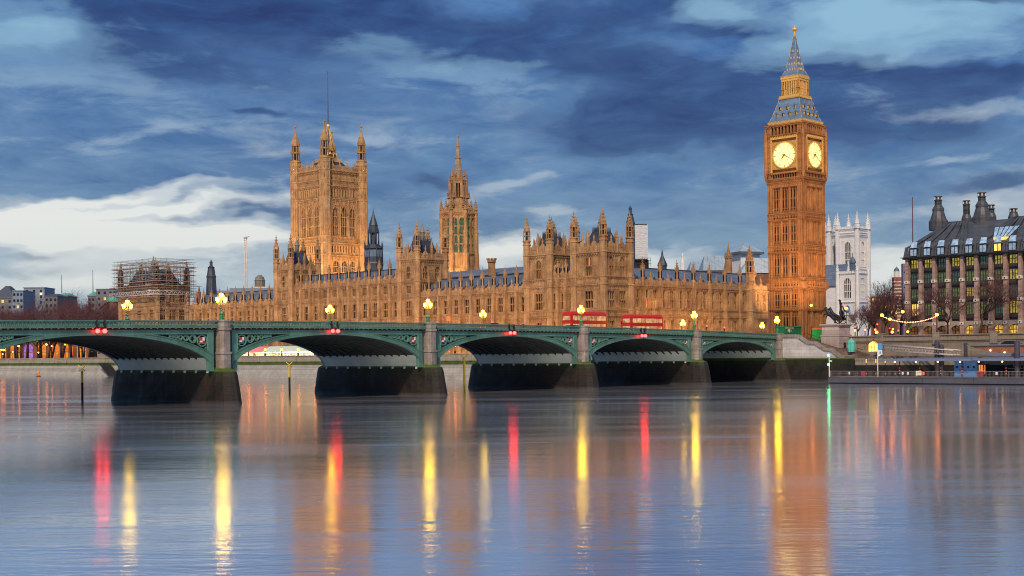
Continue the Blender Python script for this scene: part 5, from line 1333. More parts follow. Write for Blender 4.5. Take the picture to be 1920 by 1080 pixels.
# ================================================================== white abbey towers, church, cathedral
def white_tower(label, px0, px1, pxc, Yt, py_par, py_tip, py_base, name='abbey_tower', clock=False):
    s_ = Yt / FPX; Lw = (px1 - px0) / 1.35 * s_
    p = at_px(pxc, Yt); t = thing(name, label, 'church tower', (p.x, p.y, 8), ANG)
    Z = zline(pxc, Yt); st = 'whitestone'
    H = Z(py_par) - 8
    rows = [(Z(548), Z(508), Lw * .30, 3, True, (.3, .6)), (Z(500), Z(452), Lw * .30, 3, True, (.3, .6))]
    mb = MB(); sb = MB()
    for fi, (fr, L) in enumerate(faces4(0, Lw, 0, Lw)):
        mb.at(fr); sb.at(fr); rr = []
        for za, zb, w_, nl, ar, tr in rows:
            rr.append((za, zb, [(L / 2 - w_ / 2, L / 2 + w_ / 2)]))
            if fi < 2: window(t, fr, L / 2, za, w_, zb - za, n=nl, arch=ar, trans=tr, st=st, glass='glass', deep=.7, mull=.2)
        if fi < 2: holes(mb, 0, L, 8, Z(py_par), rr, .8)
        else: mb.box(0, L, 0, 1, 8, Z(py_par))
        for q in (0, L): mb.box(q - .9, q + .9, -.8, .2, 8, Z(py_par)); mb.box(q - .4, q + .4, -1.05, -.8, 8, Z(py_par + 8))
        for q in (L * .27, L * .73): panel(mb, q - .7, q + .7, Z(500), Z(450), .45, .2, rows=4)
        for s in (py_par, py_par + 8, 505, 440): cornice(sb, -1, L + 1, Z(s), .4, .5)
        n = 9
        for k in range(n): u = L * (k + .5) / n; sb.box(u - .35, u + .35, -.3, .3, Z(py_par), Z(py_par - 5))
    mb.build('tower_wall', [M[st], M['glass']], t); sb.build('string_course', M[st], t)
    for cx, cy in ((0, 0), (Lw, 0), (0, Lw), (Lw, Lw)):
        tb = MB(); tb.rings(0, 0, [(1.5, Z(py_par)), (1.5, Z(py_par - 8)), (1.7, Z(py_par - 9)), (1.1, Z(py_par - 10))], 8); spire(tb, 0, 0, 1.15, Z(py_par - 9), Z(py_tip), 0, 8)
        put('pinnacle', tb.mesh('pinnacle', [M[st]]), t, (cx, cy, 0))
    if clock:
        tb = MB(); n = 24
        Rk = 2.0; zc_ = Z(523); tb.at(Fr(0, 0, 0)); annulus(tb, Lw / 2, zc_, Rk, .5, -.5, -.1, n, 1); tb.prism([(Lw / 2 + Rk * .75 * cos(2 * pi * k / n), zc_ + Rk * .75 * sin(2 * pi * k / n)) for k in range(n)], -.4, -.1, 0)
        tb.build('clock_face', [M['black'], M['gold']], t)
    return t
white_tower('white stone twin tower with four pinnacles right of the clock tower', 1577, 1632, 1609, 640, 428, 394, 600, clock=False)
white_tower('white stone twin tower mostly hidden behind the clock tower', 1536, 1568, 1556, 655, 434, 401, 600)
# lower church tower in front
Yc = 520.0; p = at_px(1608, Yc); Z = zline(1608, Yc); Lw = 8.6
t = thing('church_tower', 'white church tower with stained window, little iron cupola and two blue sundials', 'church tower', (p.x, p.y, 8.6), ANG); st = 'whitestone'
mb = MB(); sb = MB()
for fi, (fr, L) in enumerate(faces4(0, Lw, 0, Lw)):
    mb.at(fr); sb.at(fr); za, zb = Z(559), Z(520)
    rr = [(za, zb, [(L / 2 - 1.6, L / 2 + 1.6)])]
    if fi < 2: window(t, fr, L / 2, za, 3.2, zb - za, n=4, arch=True, trans=(.35, .7), st=st, glass='glass', deep=.6, mull=.16); holes(mb, 0, L, 8.6, Z(512), rr, .7)
    else: mb.box(0, L, 0, 1, 8.6, Z(512))
    for s in (590, 566, 512): cornice(sb, 0, L, Z(s), .2, .35)
    for k in range(7): u = L * (k + .5) / 7; sb.box(u - .4, u + .4, -.2, .3, Z(512), Z(507))
    if fi < 2:
        db = MB(); db.at(fr); db.prism([(L / 2 + 1.0 * cos(2 * pi * k / 20), Z(579) + 1.5 * sin(2 * pi * k / 20)) for k in range(20)], -.16, 0, 0); annulus(db, L / 2, Z(579), .62, .2, -.22, -.1, 12, 1); db.build('sundial', [M['dialblue'], M['palestone']], t)
mb.build('tower_wall', [M[st], M['glass']], t); sb.build('string_course', M[st], t)
for cx, cy in ((0, 0), (Lw, 0), (0, Lw), (Lw, Lw)):
    tb = MB(); tb.rings(0, 0, [(.95, 8.6), (.8, Z(560)), (.75, Z(507)), (.9, Z(506))], 8); spire(tb, 0, 0, .6, Z(506), Z(484)); put('corner_turret', tb.mesh('corner_turret', [M[st]]), t, (cx, cy, 0))
tb = MB(); c = Lw / 2; Z2 = zline(1590, Yc + 6); tb.rings(c, c, [(1.3, Z2(512)), (1.3, Z2(506)), (1.0, Z2(505)), (1.0, Z2(494)), (1.35, Z2(493)), (1.2, Z2(489)), (.6, Z2(484)), (.15, Z2(480)), (.1, Z2(475)), (0, Z2(473))], 8); tb.build('cupola', M['lead'], t)
# nave and lower buildings between
t = thing_px('church_nave', 'pale stone nave with blue-grey roof between the clock tower and the white church tower', 'church', 1562, 560, 8.6)
Zn = zline(1562, 560); mb = MB(); mb.box(-3, 14, -8, 22, 8.6, Zn(538)); mb.frus(-3.3, 14.3, -8, 22, Zn(538), 5, 6, -7, 21, Zn(497)); mb.build('nave', M['whitestone'], t)
mb = MB(); mb.frus(-3.5, 14.5, -8.2, 22, Zn(538) + .1, 5.2, 5.8, -7, 21, Zn(495)); mb.build('roof', M['slate'], t)
# red and white striped campanile far off
t = thing_px('campanile', 'slender red brick tower with small pale dome, far off between church and office block', 'church tower', 1682, 1100, 8, rot=0.0)
Zn = zline(1682, 1100); k = 1100 / FPX
mb = MB(); mb.box(-7 * k, 7 * k, -7 * k, 7 * k, 8, Zn(520), 0)
for j in range(12): z_ = Zn(600 - j * 6.4); mb.box(-7.15 * k, 7.15 * k, -7.15 * k, 7.15 * k, z_, z_ + .9, 1)
mb.rings(0, 0, [(5.2 * k, Zn(520)), (5.2 * k, Zn(509)), (6 * k, Zn(508))], 8, 1); mb.build('shaft', [M['redbrick'], M['palestone']], t)
mb = MB(); mb.rings(0, 0, [(5 * k, Zn(508)), (4.4 * k, Zn(505)), (2.6 * k, Zn(502.5)), (.5 * k, Zn(501)), (0, Zn(498))], 10); mb.build('dome', M['lead'], t)
t = thing_px('tower_block', 'plain grey high-rise block rising behind the left edge of the office building', 'building', 1701, 900, 8, rot=0.0)
Zn = zline(1701, 900); mb = MB(); k = 900 / FPX; mb.box(-7 * k, 6 * k, 0, 4, 8, Zn(494)); 
for j in range(7): x = (-6.5 + j * 2) * k; mb.box(x - .3, x + .3, -.3, 0, 8, Zn(495))
mb.build('facade', M['mauve'], t)
t = thing_px('stone_building', 'low distant building with warm lit windows behind the bare trees', 'building', 1655, 620, 8)
Zn = zline(1655, 620); mb = MB(); k = 620 / FPX; mb.box(-10, 14, 0, 12, 8.6, Zn(560)); mb.box(-10.4, 14.4, -.3, 12, Zn(560), Zn(557)); mb.build('wall', M['stone_dim'], t)
random.seed(4)
for j in range(12):
    for r in range(3):
        mb = MB(); mb.box(-.5, .5, -.12, 0, 0, 1.5, 0); put('window', mb.mesh('window', [M['winyellow' if random.random() < .4 else 'glass']]), t, (-9 + j * 2, 0, Zn(566 + r * 11)))
# ================================================================== right bank: stairs, embankment wall, plinth, statue
YR = lambda px, e: BF(e, nfromx(px, e)).y
def zR(px, py, e): return zof(px, py, YR(px, e))
# local frame for things on this bank: u along -n (towards the right of the photo), w inland (+e)
def bankthing(name, label, cat, e, n, z, group=None): return thing(name, label, cat, BF(e, n, z), ANG + HALF, group)
nS1 = -nfromx(1602, 0)       # length of the stair wall
t = bankthing('stair_wall', 'pale granite block wall of the river stairs with sloping coping beside the bridge end', 'stair wall', 0, -.9, 0)
U = lambda px: -nfromx(px, 0) - .9
cop = [(U(1466), 627), (U(1495), 627), (U(1512), 639), (U(1527), 640), (U(1545), 652), (U(1557), 653), (U(1574), 666), (U(1603), 666)]
pxs = [1466, 1495, 1512, 1527, 1545, 1557, 1574, 1603]
top = [(u, zR(px, py, 0)) for (u, py), px in zip(cop, pxs)]; print('stairtop', [(round(a, 1), round(b, 1)) for a, b in top])
zl = 4.95
mb = MB()
mb.prism([(0, zl)] + [(u, z - .55) for u, z in top] + [(top[-1][0], zl)], 0, 1.0); mb.build('wall', M['granite_wall'], t)
mb = MB()
for (a, za), (b, zb) in zip(top, top[1:]):
    A = [(a, za - .62), (b, zb - .62), (b, zb), (a, za)]; mb.prism(A, -.16, 1.1)
    mb.prism([(a, za - .86), (b, zb - .86), (b, zb - .62), (a, za - .62)], -.07, .5)
mb.build('coping', M['granite'], t)
mb = MB(); mb.frus(-.6, top[-1][0], -.9, 1, -2, -.6, top[-1][0], -.25, 1, zl - .3); mb.box(-.6, top[-1][0] + .0, -.35, .9, zl - .3, zl, 1); mb.build('wet_foot', [M['algae'], M['weed']], t)
# flight of steps behind the coping
t = bankthing('stairs', 'broad brown stone steps descending from the bridge end behind the granite coping', 'stairs', 1.1, -3.2, 4)
mb = MB(); n = 26; u0 = U(1490) - 2; u1 = U(1600) - 2; z0_ = 9.4; z1_ = 5.6
for k in range(n):
    a = u0 + (u1 - u0) * k / n; b = u0 + (u1 - u0) * (k + 1) / n; mb.box(a, b, 0, 5.2, 4.0, z0_ + (z1_ - z0_) * k / n)
mb.build('steps', M['stepstone'], t)
mb = MB()
for w in (2.2, ):
    for k in range(0, n, 3):
        a = u0 + (u1 - u0) * k / n; z_ = z0_ + (z1_ - z0_) * k / n; mb.tube((a, w, z_), (a, w, z_ + 1.0), .05, n=4)
    mb.tube((u0, w, z0_ + 1), (u1, w, z1_ + 1), .05, n=4)
mb.build('handrail', M['black'], t)
# embankment wall set back, with pilasters and coping
t = bankthing('embankment_wall', 'long grey granite embankment wall with parapet and piers right of the statue', 'wall', 6.6, nfromx(1588, 6.6), 4)
L = 260; UU = lambda px: nfromx(1588, 6.6) - nfromx(px, 6.6)
zt = zR(1700, 628, 6.6)
mb = MB(); mb.box(-3, L, 0, .8, 4, zt - 1.05); mb.box(-3, L, .08, .7, zt - 1.05, zt - .2); mb.box(-3, L, -.14, .84, zt - .2, zt + .02); mb.box(-3, L, -.16, .84, zt - 1.25, zt - 1.0); mb.box(-3, L, -.1, .5, zt - 1.55, zt - 1.45)
mb.build('wall', M['embank'], t)
for px in (1651, 1756, 1864):
    mb = MB(); u = UU(px); mb.box(-.75, .75, -.3, .95, zt - 2.0 if px > 1700 else 4, zt + .30); mb.box(-.85, .85, -.36, 1.0, zt + .30, zt + .48); put('wall_pier', mb.mesh('wall_pier', [M['embank']]), t, (u, 0, 0))
mb = MB(); u = UU(1893); mb.prism([(u - 1.9 * cos(pi * k / 10), zR(1893, 648, 6.6) + .95 * sin(pi * k / 10)) for k in range(11)], -.06, .2, 1)
mb.prism([(u - 2.5 * cos(pi * k / 10), zR(1893, 648, 6.6) + 1.35 * sin(pi * k / 10)) for k in range(11)], -.03, .2, 0); mb.build('arch_recess', [M['embank'], M['black']], t)
# lower quay wall
u0q = -nfromx(1620, .0)
t = bankthing('quay_wall', 'lower dark stained quay wall behind the floating pier', 'wall', 0, -nS1, 0)
zq = zR(1700, 671, 0)
mb = MB(); mb.box(0, 230, 0, .9, 3.4, zq - .5, 0); mb.box(0, 230, -.12, 1, zq - .5, zq, 0); mb.build('coping', M['embank'], t)
mb = MB(); mb.frus(0, 230, -.5, .9, -2, 0, 230, -.1, .9, 3.4); mb.build('wet_foot', M['algae'], t)
# plinth
nPl = -7.0
e0, e1 = 2.6, 6.4
n1 = nfromx(1541, e0); n2 = nfromx(1573, e0); Lpl = n1 - n2
t = bankthing('statue_plinth', 'tall pale stone plinth carrying the bronze chariot group at the head of the stairs', 'plinth', e0, n1, 5)
zpt = zR(1573, 607, e0); zst = zR(1573, 627.5, e0)
mb = MB(); D = 5.0
mb.box(-.1, Lpl + .1, -.1, D + .1, 5, zst, 0); mb.box(-.2, Lpl + .2, -.2, D + .2, zst - .3, zst, 0); mb.box(.05, Lpl - .05, .05, D - .05, zst, zpt - .5, 0)
mb.box(-.12, Lpl + .12, -.12, D + .12, zpt - .5, zpt - .3, 0); mb.box(-.32, Lpl + .32, -.32, D + .32, zpt - .3, zpt, 0)
mb.box(Lpl + .09, Lpl + .13, 1.8, 2.8, 5.6, 8.2, 1)
mb.build('plinth_block', [M['plinth'], M['black']], t)
# bronze chariot group
sx = Lpl; t = bankthing('chariot_statue', 'dark bronze group of two rearing horses and a standing figure in a chariot', 'statue', e0 + 2.5, n1 - Lpl * .5, zpt)
def skin(name, verts, edges, root=0, sub=2):
    me = bpy.data.meshes.new(name); me.from_pydata([v[:3] for v in verts], edges, []); o = bpy.data.objects.new(name, me); COL.objects.link(o)
    m = o.modifiers.new('s', 'SKIN'); m.use_smooth_shade = True
    for i, v in enumerate(verts):
        q = me.skin_vertices[0].data[i]; r = v[3]; q.radius = (r, r) if not isinstance(r, tuple) else r; q.use_root = (i == root)
    o.modifiers.new('d', 'SUBSURF').levels = sub; o.modifiers['d'].render_levels = sub
    bpy.context.view_layer.update()
    dg = bpy.context.evaluated_depsgraph_get(); nm = bpy.data.meshes.new_from_object(o.evaluated_get(dg)); bpy.data.objects.remove(o); return nm
def horse(w, ph):
    # nose towards -u, rearing: withers high, hind feet on the plinth; x=u, y=w, z up
    V = [(-.10, 0, 1.50, .42), (-.75, 0, 1.78, .48), (-1.25, 0, 2.15, .44), (-1.50, 0, 2.72, .30), (-1.72, 0, 3.12, .22), (-2.08, 0, 2.98, .17), (-2.36, 0, 2.66, .12),     # rump..chest, neck, head
         (.30, 0, 1.35, .38), (.62, 0, 1.25, .10), (.95, 0, .85, .09), (1.05, 0, .4, .04),       # croup, tail
         (.15, .24, .95, .23), (.42, .26, .55, .12), (.30, .26, .12, .10),                       # hind leg
         (.15, -.24, .95, .23), (.55, -.26, .55, .12), (.50, -.26, .10, .10),
         (-1.25, .26, 1.85, .17), (-1.75, .28, 1.75, .12), (-1.85, .28, 1.25 + ph, .08), (-1.70, .28, 1.1 + ph, .09),
         (-1.2, -.26, 1.85, .17), (-1.85, -.28, 2.05, .12), (-2.1, -.28, 1.6 + ph, .08), (-1.98, -.28, 1.4 + ph, .09),
         (-1.62, .09, 3.38, .05), (-1.62, -.09, 3.38, .05)]
    E = [(0, 1), (1, 2), (2, 3), (3, 4), (4, 5), (5, 6), (0, 7), (7, 8), (8, 9), (9, 10), (7, 11), (11, 12), (12, 13), (7, 14), (14, 15), (15, 16), (1, 17), (17, 18), (18, 19), (19, 20), (1, 21), (21, 22), (22, 23), (23, 24), (4, 25), (4, 26)]
    return skin('horse', V, E, 0, 1)
k = Lpl / 4.6
for w, ph in ((-.75, 0), (.75, .25)):
    o = bpy.data.objects.new('horse', horse(w, ph)); COL.objects.link(o); o.data.materials.append(M['bronze']); o.parent = t; o.location = (-.2 * k, w * 1.15, 0); o.scale = (1.0, 1.15, 1.10)
fig = [(0, 0, 1.75, .20), (0, 0, 2.1, .17), (0, 0, 2.55, .21), (-.02, 0, 2.85, .09), (-.04, 0, 3.08, .14), (-.04, 0, 3.2, .10), (0, .12, 1.3, .22), (0, .15, .8, .20), (0, -.12, 1.3, .22), (0, -.15, .8, .20),
       (-.05, .30, 2.68, .10), (-.35, .42, 2.85, .075), (-.72, .45, 3.25, .055), (.0, -.30, 2.68, .10), (.15, -.52, 2.75, .075), (.1, -.6, 3.3, .05), (.3, 0, 2.2, .12), (.6, 0, 1.6, .14), (.8, 0, 1.1, .10)]
fe = [(0, 1), (1, 2), (2, 3), (3, 4), (4, 5), (0, 6), (6, 7), (0, 8), (8, 9), (2, 10), (10, 11), (11, 12), (2, 13), (13, 14), (14, 15), (1, 16), (16, 17), (17, 18)]
o = bpy.data.objects.new('standing_figure', skin('fig', fig, fe, 0, 1)); COL.objects.link(o); o.data.materials.append(M['bronze']); o.parent = t; o.location = (1.15, 0, .95); o.scale = (1.35, 1.35, 1.32)
cr = [(0, 0, 1.1, .2), (0, 0, 1.5, .2), (-.1, 0, 1.85, .13), (-.15, 0, 2.05, .12), (.1, .2, .8, .14), (.1, -.2, .8, .14), (-.2, .22, 1.5, .07), (-.4, .2, 1.3, .05)]
for w, x in ((.42, 1.55), (-.42, 1.45)):
    o = bpy.data.objects.new('crouching_figure', skin('cr', cr, [(0, 1), (1, 2), (2, 3), (0, 4), (0, 5), (1, 6), (6, 7)], 0, 1)); COL.objects.link(o); o.data.materials.append(M['bronze']); o.parent = t; o.location = (x, w, .3); o.scale = (1.3, 1.3, 1.3)
for w in (-.95, .95):
    mb = MB()
    for q in (-.07, .07): mb.at(Fr(0, q, 0)); annulus(mb, 0, 0, .82, .12, -.05, .05, 18)
    mb.at(ID)
    for k in range(8): a = 2 * pi * k / 8; mb.tube((0, 0, 0), (.76 * cos(a), 0, .76 * sin(a)), .045, n=4)
    mb.rings(0, 0, [(0, -.16), (.16, -.14), (.16, .14), (0, .16)], 8)
    o = put('chariot_wheel', mb.mesh('chariot_wheel', [M['bronze_worn']]), t); o.location = (1.15, w, .82)
    # scythe hub
mb = MB()
mb.slab([(.3, -.8), (1.9, -.8), (1.9, .8), (.3, .8)], .75, .95); mb.prism([(.25, .9), (.55, 1.7), (1.9, 1.15), (1.9, .9)], -.82, -.74); mb.prism([(.25, .9), (.55, 1.7), (1.9, 1.15), (1.9, .9)], .74, .82)
mb.slab([(.25, -.8), (.34, -.8), (.34, .8), (.25, .8)], .9, 1.7); mb.tube((.3, 0, .85), (-1.6, 0, 1.9), .07); mb.tube((-.9, -1, 1.75), (-.9, 1, 1.75), .05)
o = put('chariot_body', mb.mesh('chariot_body', [M['bronze']]), t); o.location = (0, 0, 0)
# green kiosks on the bridge approach
def rbox(mb, x0, x1, y0, y1, z0, z1, m=0, b=.08):
    mb.frus(x0, x1, y0, y1, z0, x0, x1, y0, y1, z1 - b, m); mb.frus(x0, x1, y0, y1, z1 - b, x0 + b, x1 - b, y0 + b, y1 - b, z1, m)
eK = efromx(1471, 2.0)
Yk = BF(eK, 2).y; zk = zline(1475, Yk)
t = thing('souvenir_kiosk', 'closed dark green kiosk with pitched top and white crest, left of the statue', 'kiosk', BF(eK, 2, zk(630)), ANG)
w_ = efromx(1502, 2.0) - eK
mb = MB(); mb.box(0, w_, 0, 2.4, zk(630), zk(613)); rbox(mb, -.12, w_ + .12, -.15, 2.5, zk(613), zk(611.5)); 
for j in range(7): mb.box(w_ * j / 6 - .03, w_ * j / 6 + .03, -.06, 0, zk(630), zk(613))
mb.build('body', M['kgreen'], t)
mb = MB(); c = w_ * .28; mb.prism([(c - .45, zk(621)), (c, zk(624)), (c + .45, zk(621)), (c + .3, zk(617)), (c, zk(616.3)), (c - .3, zk(617))], -.10, -.05); mb.box(c - 1.0, c - .6, -.1, -.05, zk(621), zk(620)); mb.box(c + .6, c + 1.0, -.1, -.05, zk(621), zk(620)); mb.box(.25, w_ * .55, -.1, -.05, zk(615.6), zk(614.2)); mb.build('crest', M['cream'], t)
eK = efromx(1532, -1.5); Yk = BF(eK, -1.5).y; zk = zline(1535, Yk); w_ = (efromx(1541.5, -1.5) - eK)
t = thing('ticket_kiosk', 'narrow bright green cabinet with orange header beside the plinth', 'kiosk', BF(eK, -1.5, 8.6), ANG)
mb = MB(); mb.box(0, w_, 0, 1.2, 8.6, zk(618), 0); mb.box(-.05, w_ + .05, -.06, 1.25, zk(618), zk(615), 1); mb.box(w_ * .5 - .02, w_ * .5 + .02, -.04, 0, 8.8, zk(619), 2); mb.build('body', [M['kgreen2'], M['orangepaint'], M['kgreen']], t)
# copper green kiosk at the foot of the stairs
nK = nfromx(1596.5, 1.2); YK = BF(1.2, nK).y; zk = zline(1596, YK)
t = bankthing('domed_kiosk', 'small turquoise copper kiosk with pointed domed top at the foot of the stairs', 'kiosk', 1.2, nK, zk(660))
mb = MB(); r = .78; mb.rings(0, 0, [(r, zk(660)), (r, zk(643)), (r * 1.12, zk(642.5)), (r * 1.12, zk(641.8)), (r * .95, zk(640)), (r * .55, zk(637)), (r * .2, zk(635.3)), (.06, zk(634.5)), (0, zk(632.5))], 8)
for k in range(8): a = pi / 8 + k * pi / 4; mb.tube((r * cos(a), r * sin(a), zk(660)), (r * cos(a), r * sin(a), zk(643)), .06, n=4)
mb.rings(0, 0, [(r * 1.03, zk(652)), (r * 1.03, zk(651))], 8); mb.build('body', M['copper'], t)
# lit ticket hut
nK = nfromx(1627, 1.6); YK = BF(1.6, nK).y; zk = zline(1636, YK); w_ = nfromx(1627, 1.6) - nfromx(1647, 1.6)
t = bankthing('ticket_hut', 'small wooden hut with arched gable glowing bright yellow inside', 'hut', 1.6, nK, zk(659))
mb = MB(); arch_ = [(0, zk(659)), (0, zk(647))] + [(w_ / 2 - w_ / 2 * cos(pi * k / 10), zk(647) + 1.0 * sin(pi * k / 10)) for k in range(1, 10)] + [(w_, zk(647)), (w_, zk(659))]
mb.prism(arch_, .1, 2.5, 0); inner = [((p[0] - w_ / 2) * .84 + w_ / 2, zk(659) + (p[1] - zk(659)) * .92) for p in arch_]; mb.prism(inner, .02, .12, 1)
for x in (.33, .67): mb.box(w_ * x - .04, w_ * x + .04, -.03, .02, zk(659), zk(644.5), 0)
mb.box(.1, w_ - .1, -.03, .02, zk(650.5), zk(650), 0)
mb.prism([(-.15, zk(646.5)), (w_ / 2, zk(639.5)), (w_ + .15, zk(646.5)), (w_ + .15, zk(646)), (w_ / 2, zk(638.6)), (-.15, zk(646))], -.15, 2.6, 0)
mb.rings(w_ / 2, .2, [(.2, zk(640)), (.12, zk(637)), (.28, zk(636)), (0, zk(633.5))], 6, 0)
mb.build('body', [M['hutwood'], M['hutlight']], t)
# ================================================================== floating pier
EPn = -16.0            # river side face of the pontoon
nQ = nfromx(1552, EPn); YQ = BF(EPn, nQ).y; Zq = zline(1552, YQ); print('pontoon', nQ, YQ, Zq(717), Zq(706))
t = thing('floating_pier', 'long low dark grey floating pontoon with steel railings moored by the embankment', 'pontoon', BF(EPn, nQ, 0), ANG + HALF)
zdk = 1.25; Lq = 110; seg = 10.0
mb = MB(); mb.box(.4, Lq, .3, 9.8, -.5, .18, 1); mb.build('waterline_hull', [M['hull'], M['black']], t)
k = 0
while k < Lq:
    mb = MB(); mb.box(k + .03, k + seg - .03, 0, 10, .18, zdk, 0); mb.box(k + .03, k + seg - .03, -.06, 0, zdk - .14, zdk - .04, 0); mb.box(k, k + seg, .05, 9.95, zdk, zdk + .05, 1); mb.build('hull_section', [M['hull'], M['deckwood']], t); k += seg
k = 0
while k < 75:
    mb = MB()
    mb.box(0, 6, .0, .06, 1.10, 1.16); mb.box(0, 6, .01, .05, .12, .16)
    for j in range(25): mb.box(j * .25 - .012, j * .25 + .012, .015, .04, .14, 1.1)
    for j in (0, 3): mb.box(j * 2 - .04, j * 2 + .04, -.01, .07, 0, 1.2)
    mb.box(0, 6, .015, .04, .6, .63)
    put('railing', mb.mesh('railing', [M['steel']]), t, (k + .4, .25, zdk + .05)); k += 6.0
def deckpos(px, w=2.0):
    """distance along the pontoon for a photo column at inset w"""
    return nQ - nfromx(px, EPn + w)
def onpier(name, label, cat, px, w, z=zdk + .05, group=None): return thing(name, label, cat, BF(EPn + w, nfromx(px, EPn + w), z), ANG + HALF, group)
zP = lambda px, py, w: zof(px, py, BF(EPn + w, nfromx(px, EPn + w)).y)
# covered waiting area: two long flat canopies on posts
for i_, (p0, p1, lab) in enumerate(((1666, 1820, 'long flat blue-grey canopy on slim posts over the left part of the pier'), (1823, 2050, 'long flat blue-grey canopy over the right part of the pier, cut by the frame'))):
    w = 1.6; n0_ = nfromx(p0, EPn + w); n1_ = nfromx(p1, EPn + w); L = n0_ - n1_
    t2 = thing('canopy', lab, 'canopy', BF(EPn + w, n0_, zdk + .05), ANG + HALF, 'flat canopies over the floating pier')
    zc_ = zP(1750, 673, w)
    mb = MB(); mb.prism([(0 if i_ else -2.4, zc_ - .25), (2 if i_ else .8, zc_ - .42), (L, zc_ - .42), (L, zc_), (.0 if i_ else -1.0, zc_)], 0, 6.0, 0)
    mb.prism([(0, zc_), (1.5, zc_ + .22), (L - .5, zc_ + .22), (L, zc_)], 1.5, 5, 0); mb.build('roof', M['canopyblue'], t2)
    k = 1.5
    while k < L:
        mb = MB(); mb.rings(0, 0, [(.09, 0), (.09, zc_ - zdk - .45)], 6, 0)
        for j in range(3): mb.rings(0, 0, [(.12, .55 + j * .5), (.12, .8 + j * .5)], 6, 1)
        put('post', mb.mesh('post', [M['black'], M['orangepaint']]), t2, (k, 1.5, zdk + .05)); k += 4.2
    k = 1.0
    while k < L - .5:
        mb = MB(); mb.rings(0, 0, [(.14, -.05), (.14, 0)], 8, 0); mb.ball((0, 0, -.08), .14, 8, 5, 0); put('ceiling_lamp', mb.mesh('ceiling_lamp', [M['lamp_warm']]), t2, (k, .5, zc_ - .48)); k += 4.4
# blue doors cabin
px0, px1 = 1789, 1831; w = 3.5
t2 = onpier('blue_cabin', 'bright blue cabin with four doors and round portholes on the pier', 'cabin', px0, w)
L = nfromx(px0, EPn + w) - nfromx(px1, EPn + w); hh = zP(1800, 678, w) - zdk
for j in range(4):
    mb = MB(); u0, u1 = L * j / 4 + .03, L * (j + 1) / 4 - .03; mb.box(u0, u1, -.05, 0, zdk + .1, zdk + hh - .05, 0); c = (u0 + u1) / 2
    mb.prism([(c + .24 * cos(2 * pi * q / 12), zdk + hh * .66 + .24 * sin(2 * pi * q / 12)) for q in range(12)], -.08, -.04, 1); mb.box(u1 - .14, u1 - .08, -.1, -.05, zdk + 1.0, zdk + 1.2, 1); mb.build('door', [M['doorblue'], M['black']], t2)
mb = MB(); mb.box(0, L, 0, 2.5, zdk + .05, zdk + hh, 0); mb.box(-.05, L + .05, -.08, 2.55, zdk + hh, zdk + hh + .1, 0); mb.build('cabin', M['doorblue'], t2)
t2 = onpier('ticket_booth', 'small booth glowing orange beside the blue cabin', 'booth', 1834, 4.0)
mb = MB(); L = nfromx(1834, EPn + 4) - nfromx(1848, EPn + 4); mb.box(0, L, 0, 1.5, zdk + .05, zdk + 2.5, 0); mb.box(.1, L - .1, -.03, 0, zdk + .9, zdk + 2.3, 1); 
for j in (1, 2): mb.box(L * j / 3 - .03, L * j / 3 + .03, -.06, -.03, zdk + .9, zdk + 2.3, 0)
mb.build('booth', [M['black'], M['winlit2']], t2)
# life-raft canister, notice boards
for px, lab, mt, w_, h_, z_ in ((1722, 'large white notice board on the pier railing', 'cream', 1.15, .85, .35), (1692, 'small white notice on the railing, left of the large board', 'white', .34, .5, .5), (1702, 'small white notice on the railing nearest the large board', 'white', .34, .5, .5), (1618, 'red lifebuoy box on the left part of the pier', 'red2', .8, .9, .2), (1838, 'red locker below the orange booth', 'red2', .9, .9, .15), (1731, 'small orange notice next to the large white board', 'orangepaint', .4, .6, .4), (1592, 'tiny white notice near the left end of the railing', 'white', .3, .5, .5), (1868, 'small white notice right of the red locker', 'white', .35, .5, .5)):
    t2 = onpier('notice_board' if 'notice' in lab else 'locker', lab, 'notice board' if 'notice' in lab else 'locker', px, .12 if 'notice' in lab else .6)
    mb = MB(); mb.box(-w_ / 2, w_ / 2, 0, .05 if 'notice' in lab else .5, zdk + .05 + z_, zdk + .05 + z_ + h_, 0)
    if 'notice' in lab:
        for j in range(2): mb.box(-w_ * .32, w_ * .32, -.012, 0, zdk + z_ + h_ * (.35 + .3 * j), zdk + z_ + h_ * (.42 + .3 * j), 1)
        mb.box(-w_ * .45, -w_ * .38, .05, .1, zdk + .05, zdk + .1 + z_ + h_, 1)
    else: mb.box(-w_ / 2 - .03, w_ / 2 + .03, -.03, .53, zdk + z_ + h_, zdk + z_ + h_ + .06, 0)
    mb.build('board', [M[mt], M['greypaint']], t2)
# banner flag on pole
t2 = onpier('banner_flag', 'white pole with a blue and white vertical banner, left part of the pier', 'banner', 1645.5, 1.0)
zt_ = zP(1645, 644, 1.0); mb = MB(); mb.rings(0, 0, [(.09, zdk), (.06, zt_)], 6); mb.build('pole', M['white'], t2)
mb = MB(); zb_ = zP(1645, 669, 1.0); 
n = 6
for k in range(n):
    a, b = k / n, (k + 1) / n; z_a = zt_ - (zt_ - zb_) * a; z_b = zt_ - (zt_ - zb_) * b; q = lambda f: .06 * sin(f * 9)
    mb.quad((.08, q(a), z_a), (.98, q(a + .1), z_a), (.98 - (.35 if k == n - 1 else 0) * 0, q(b + .1), z_b + (.5 if k == n - 1 else 0)), (.08, q(b), z_b), 0 if k < 2 or k == 2 else 1)
mb.box(.45, .75, -.09, -.07, zb_ + .7, zb_ + 1.0, 0)
mb.build('banner', [M['bannerblue'], M['white']], t2)
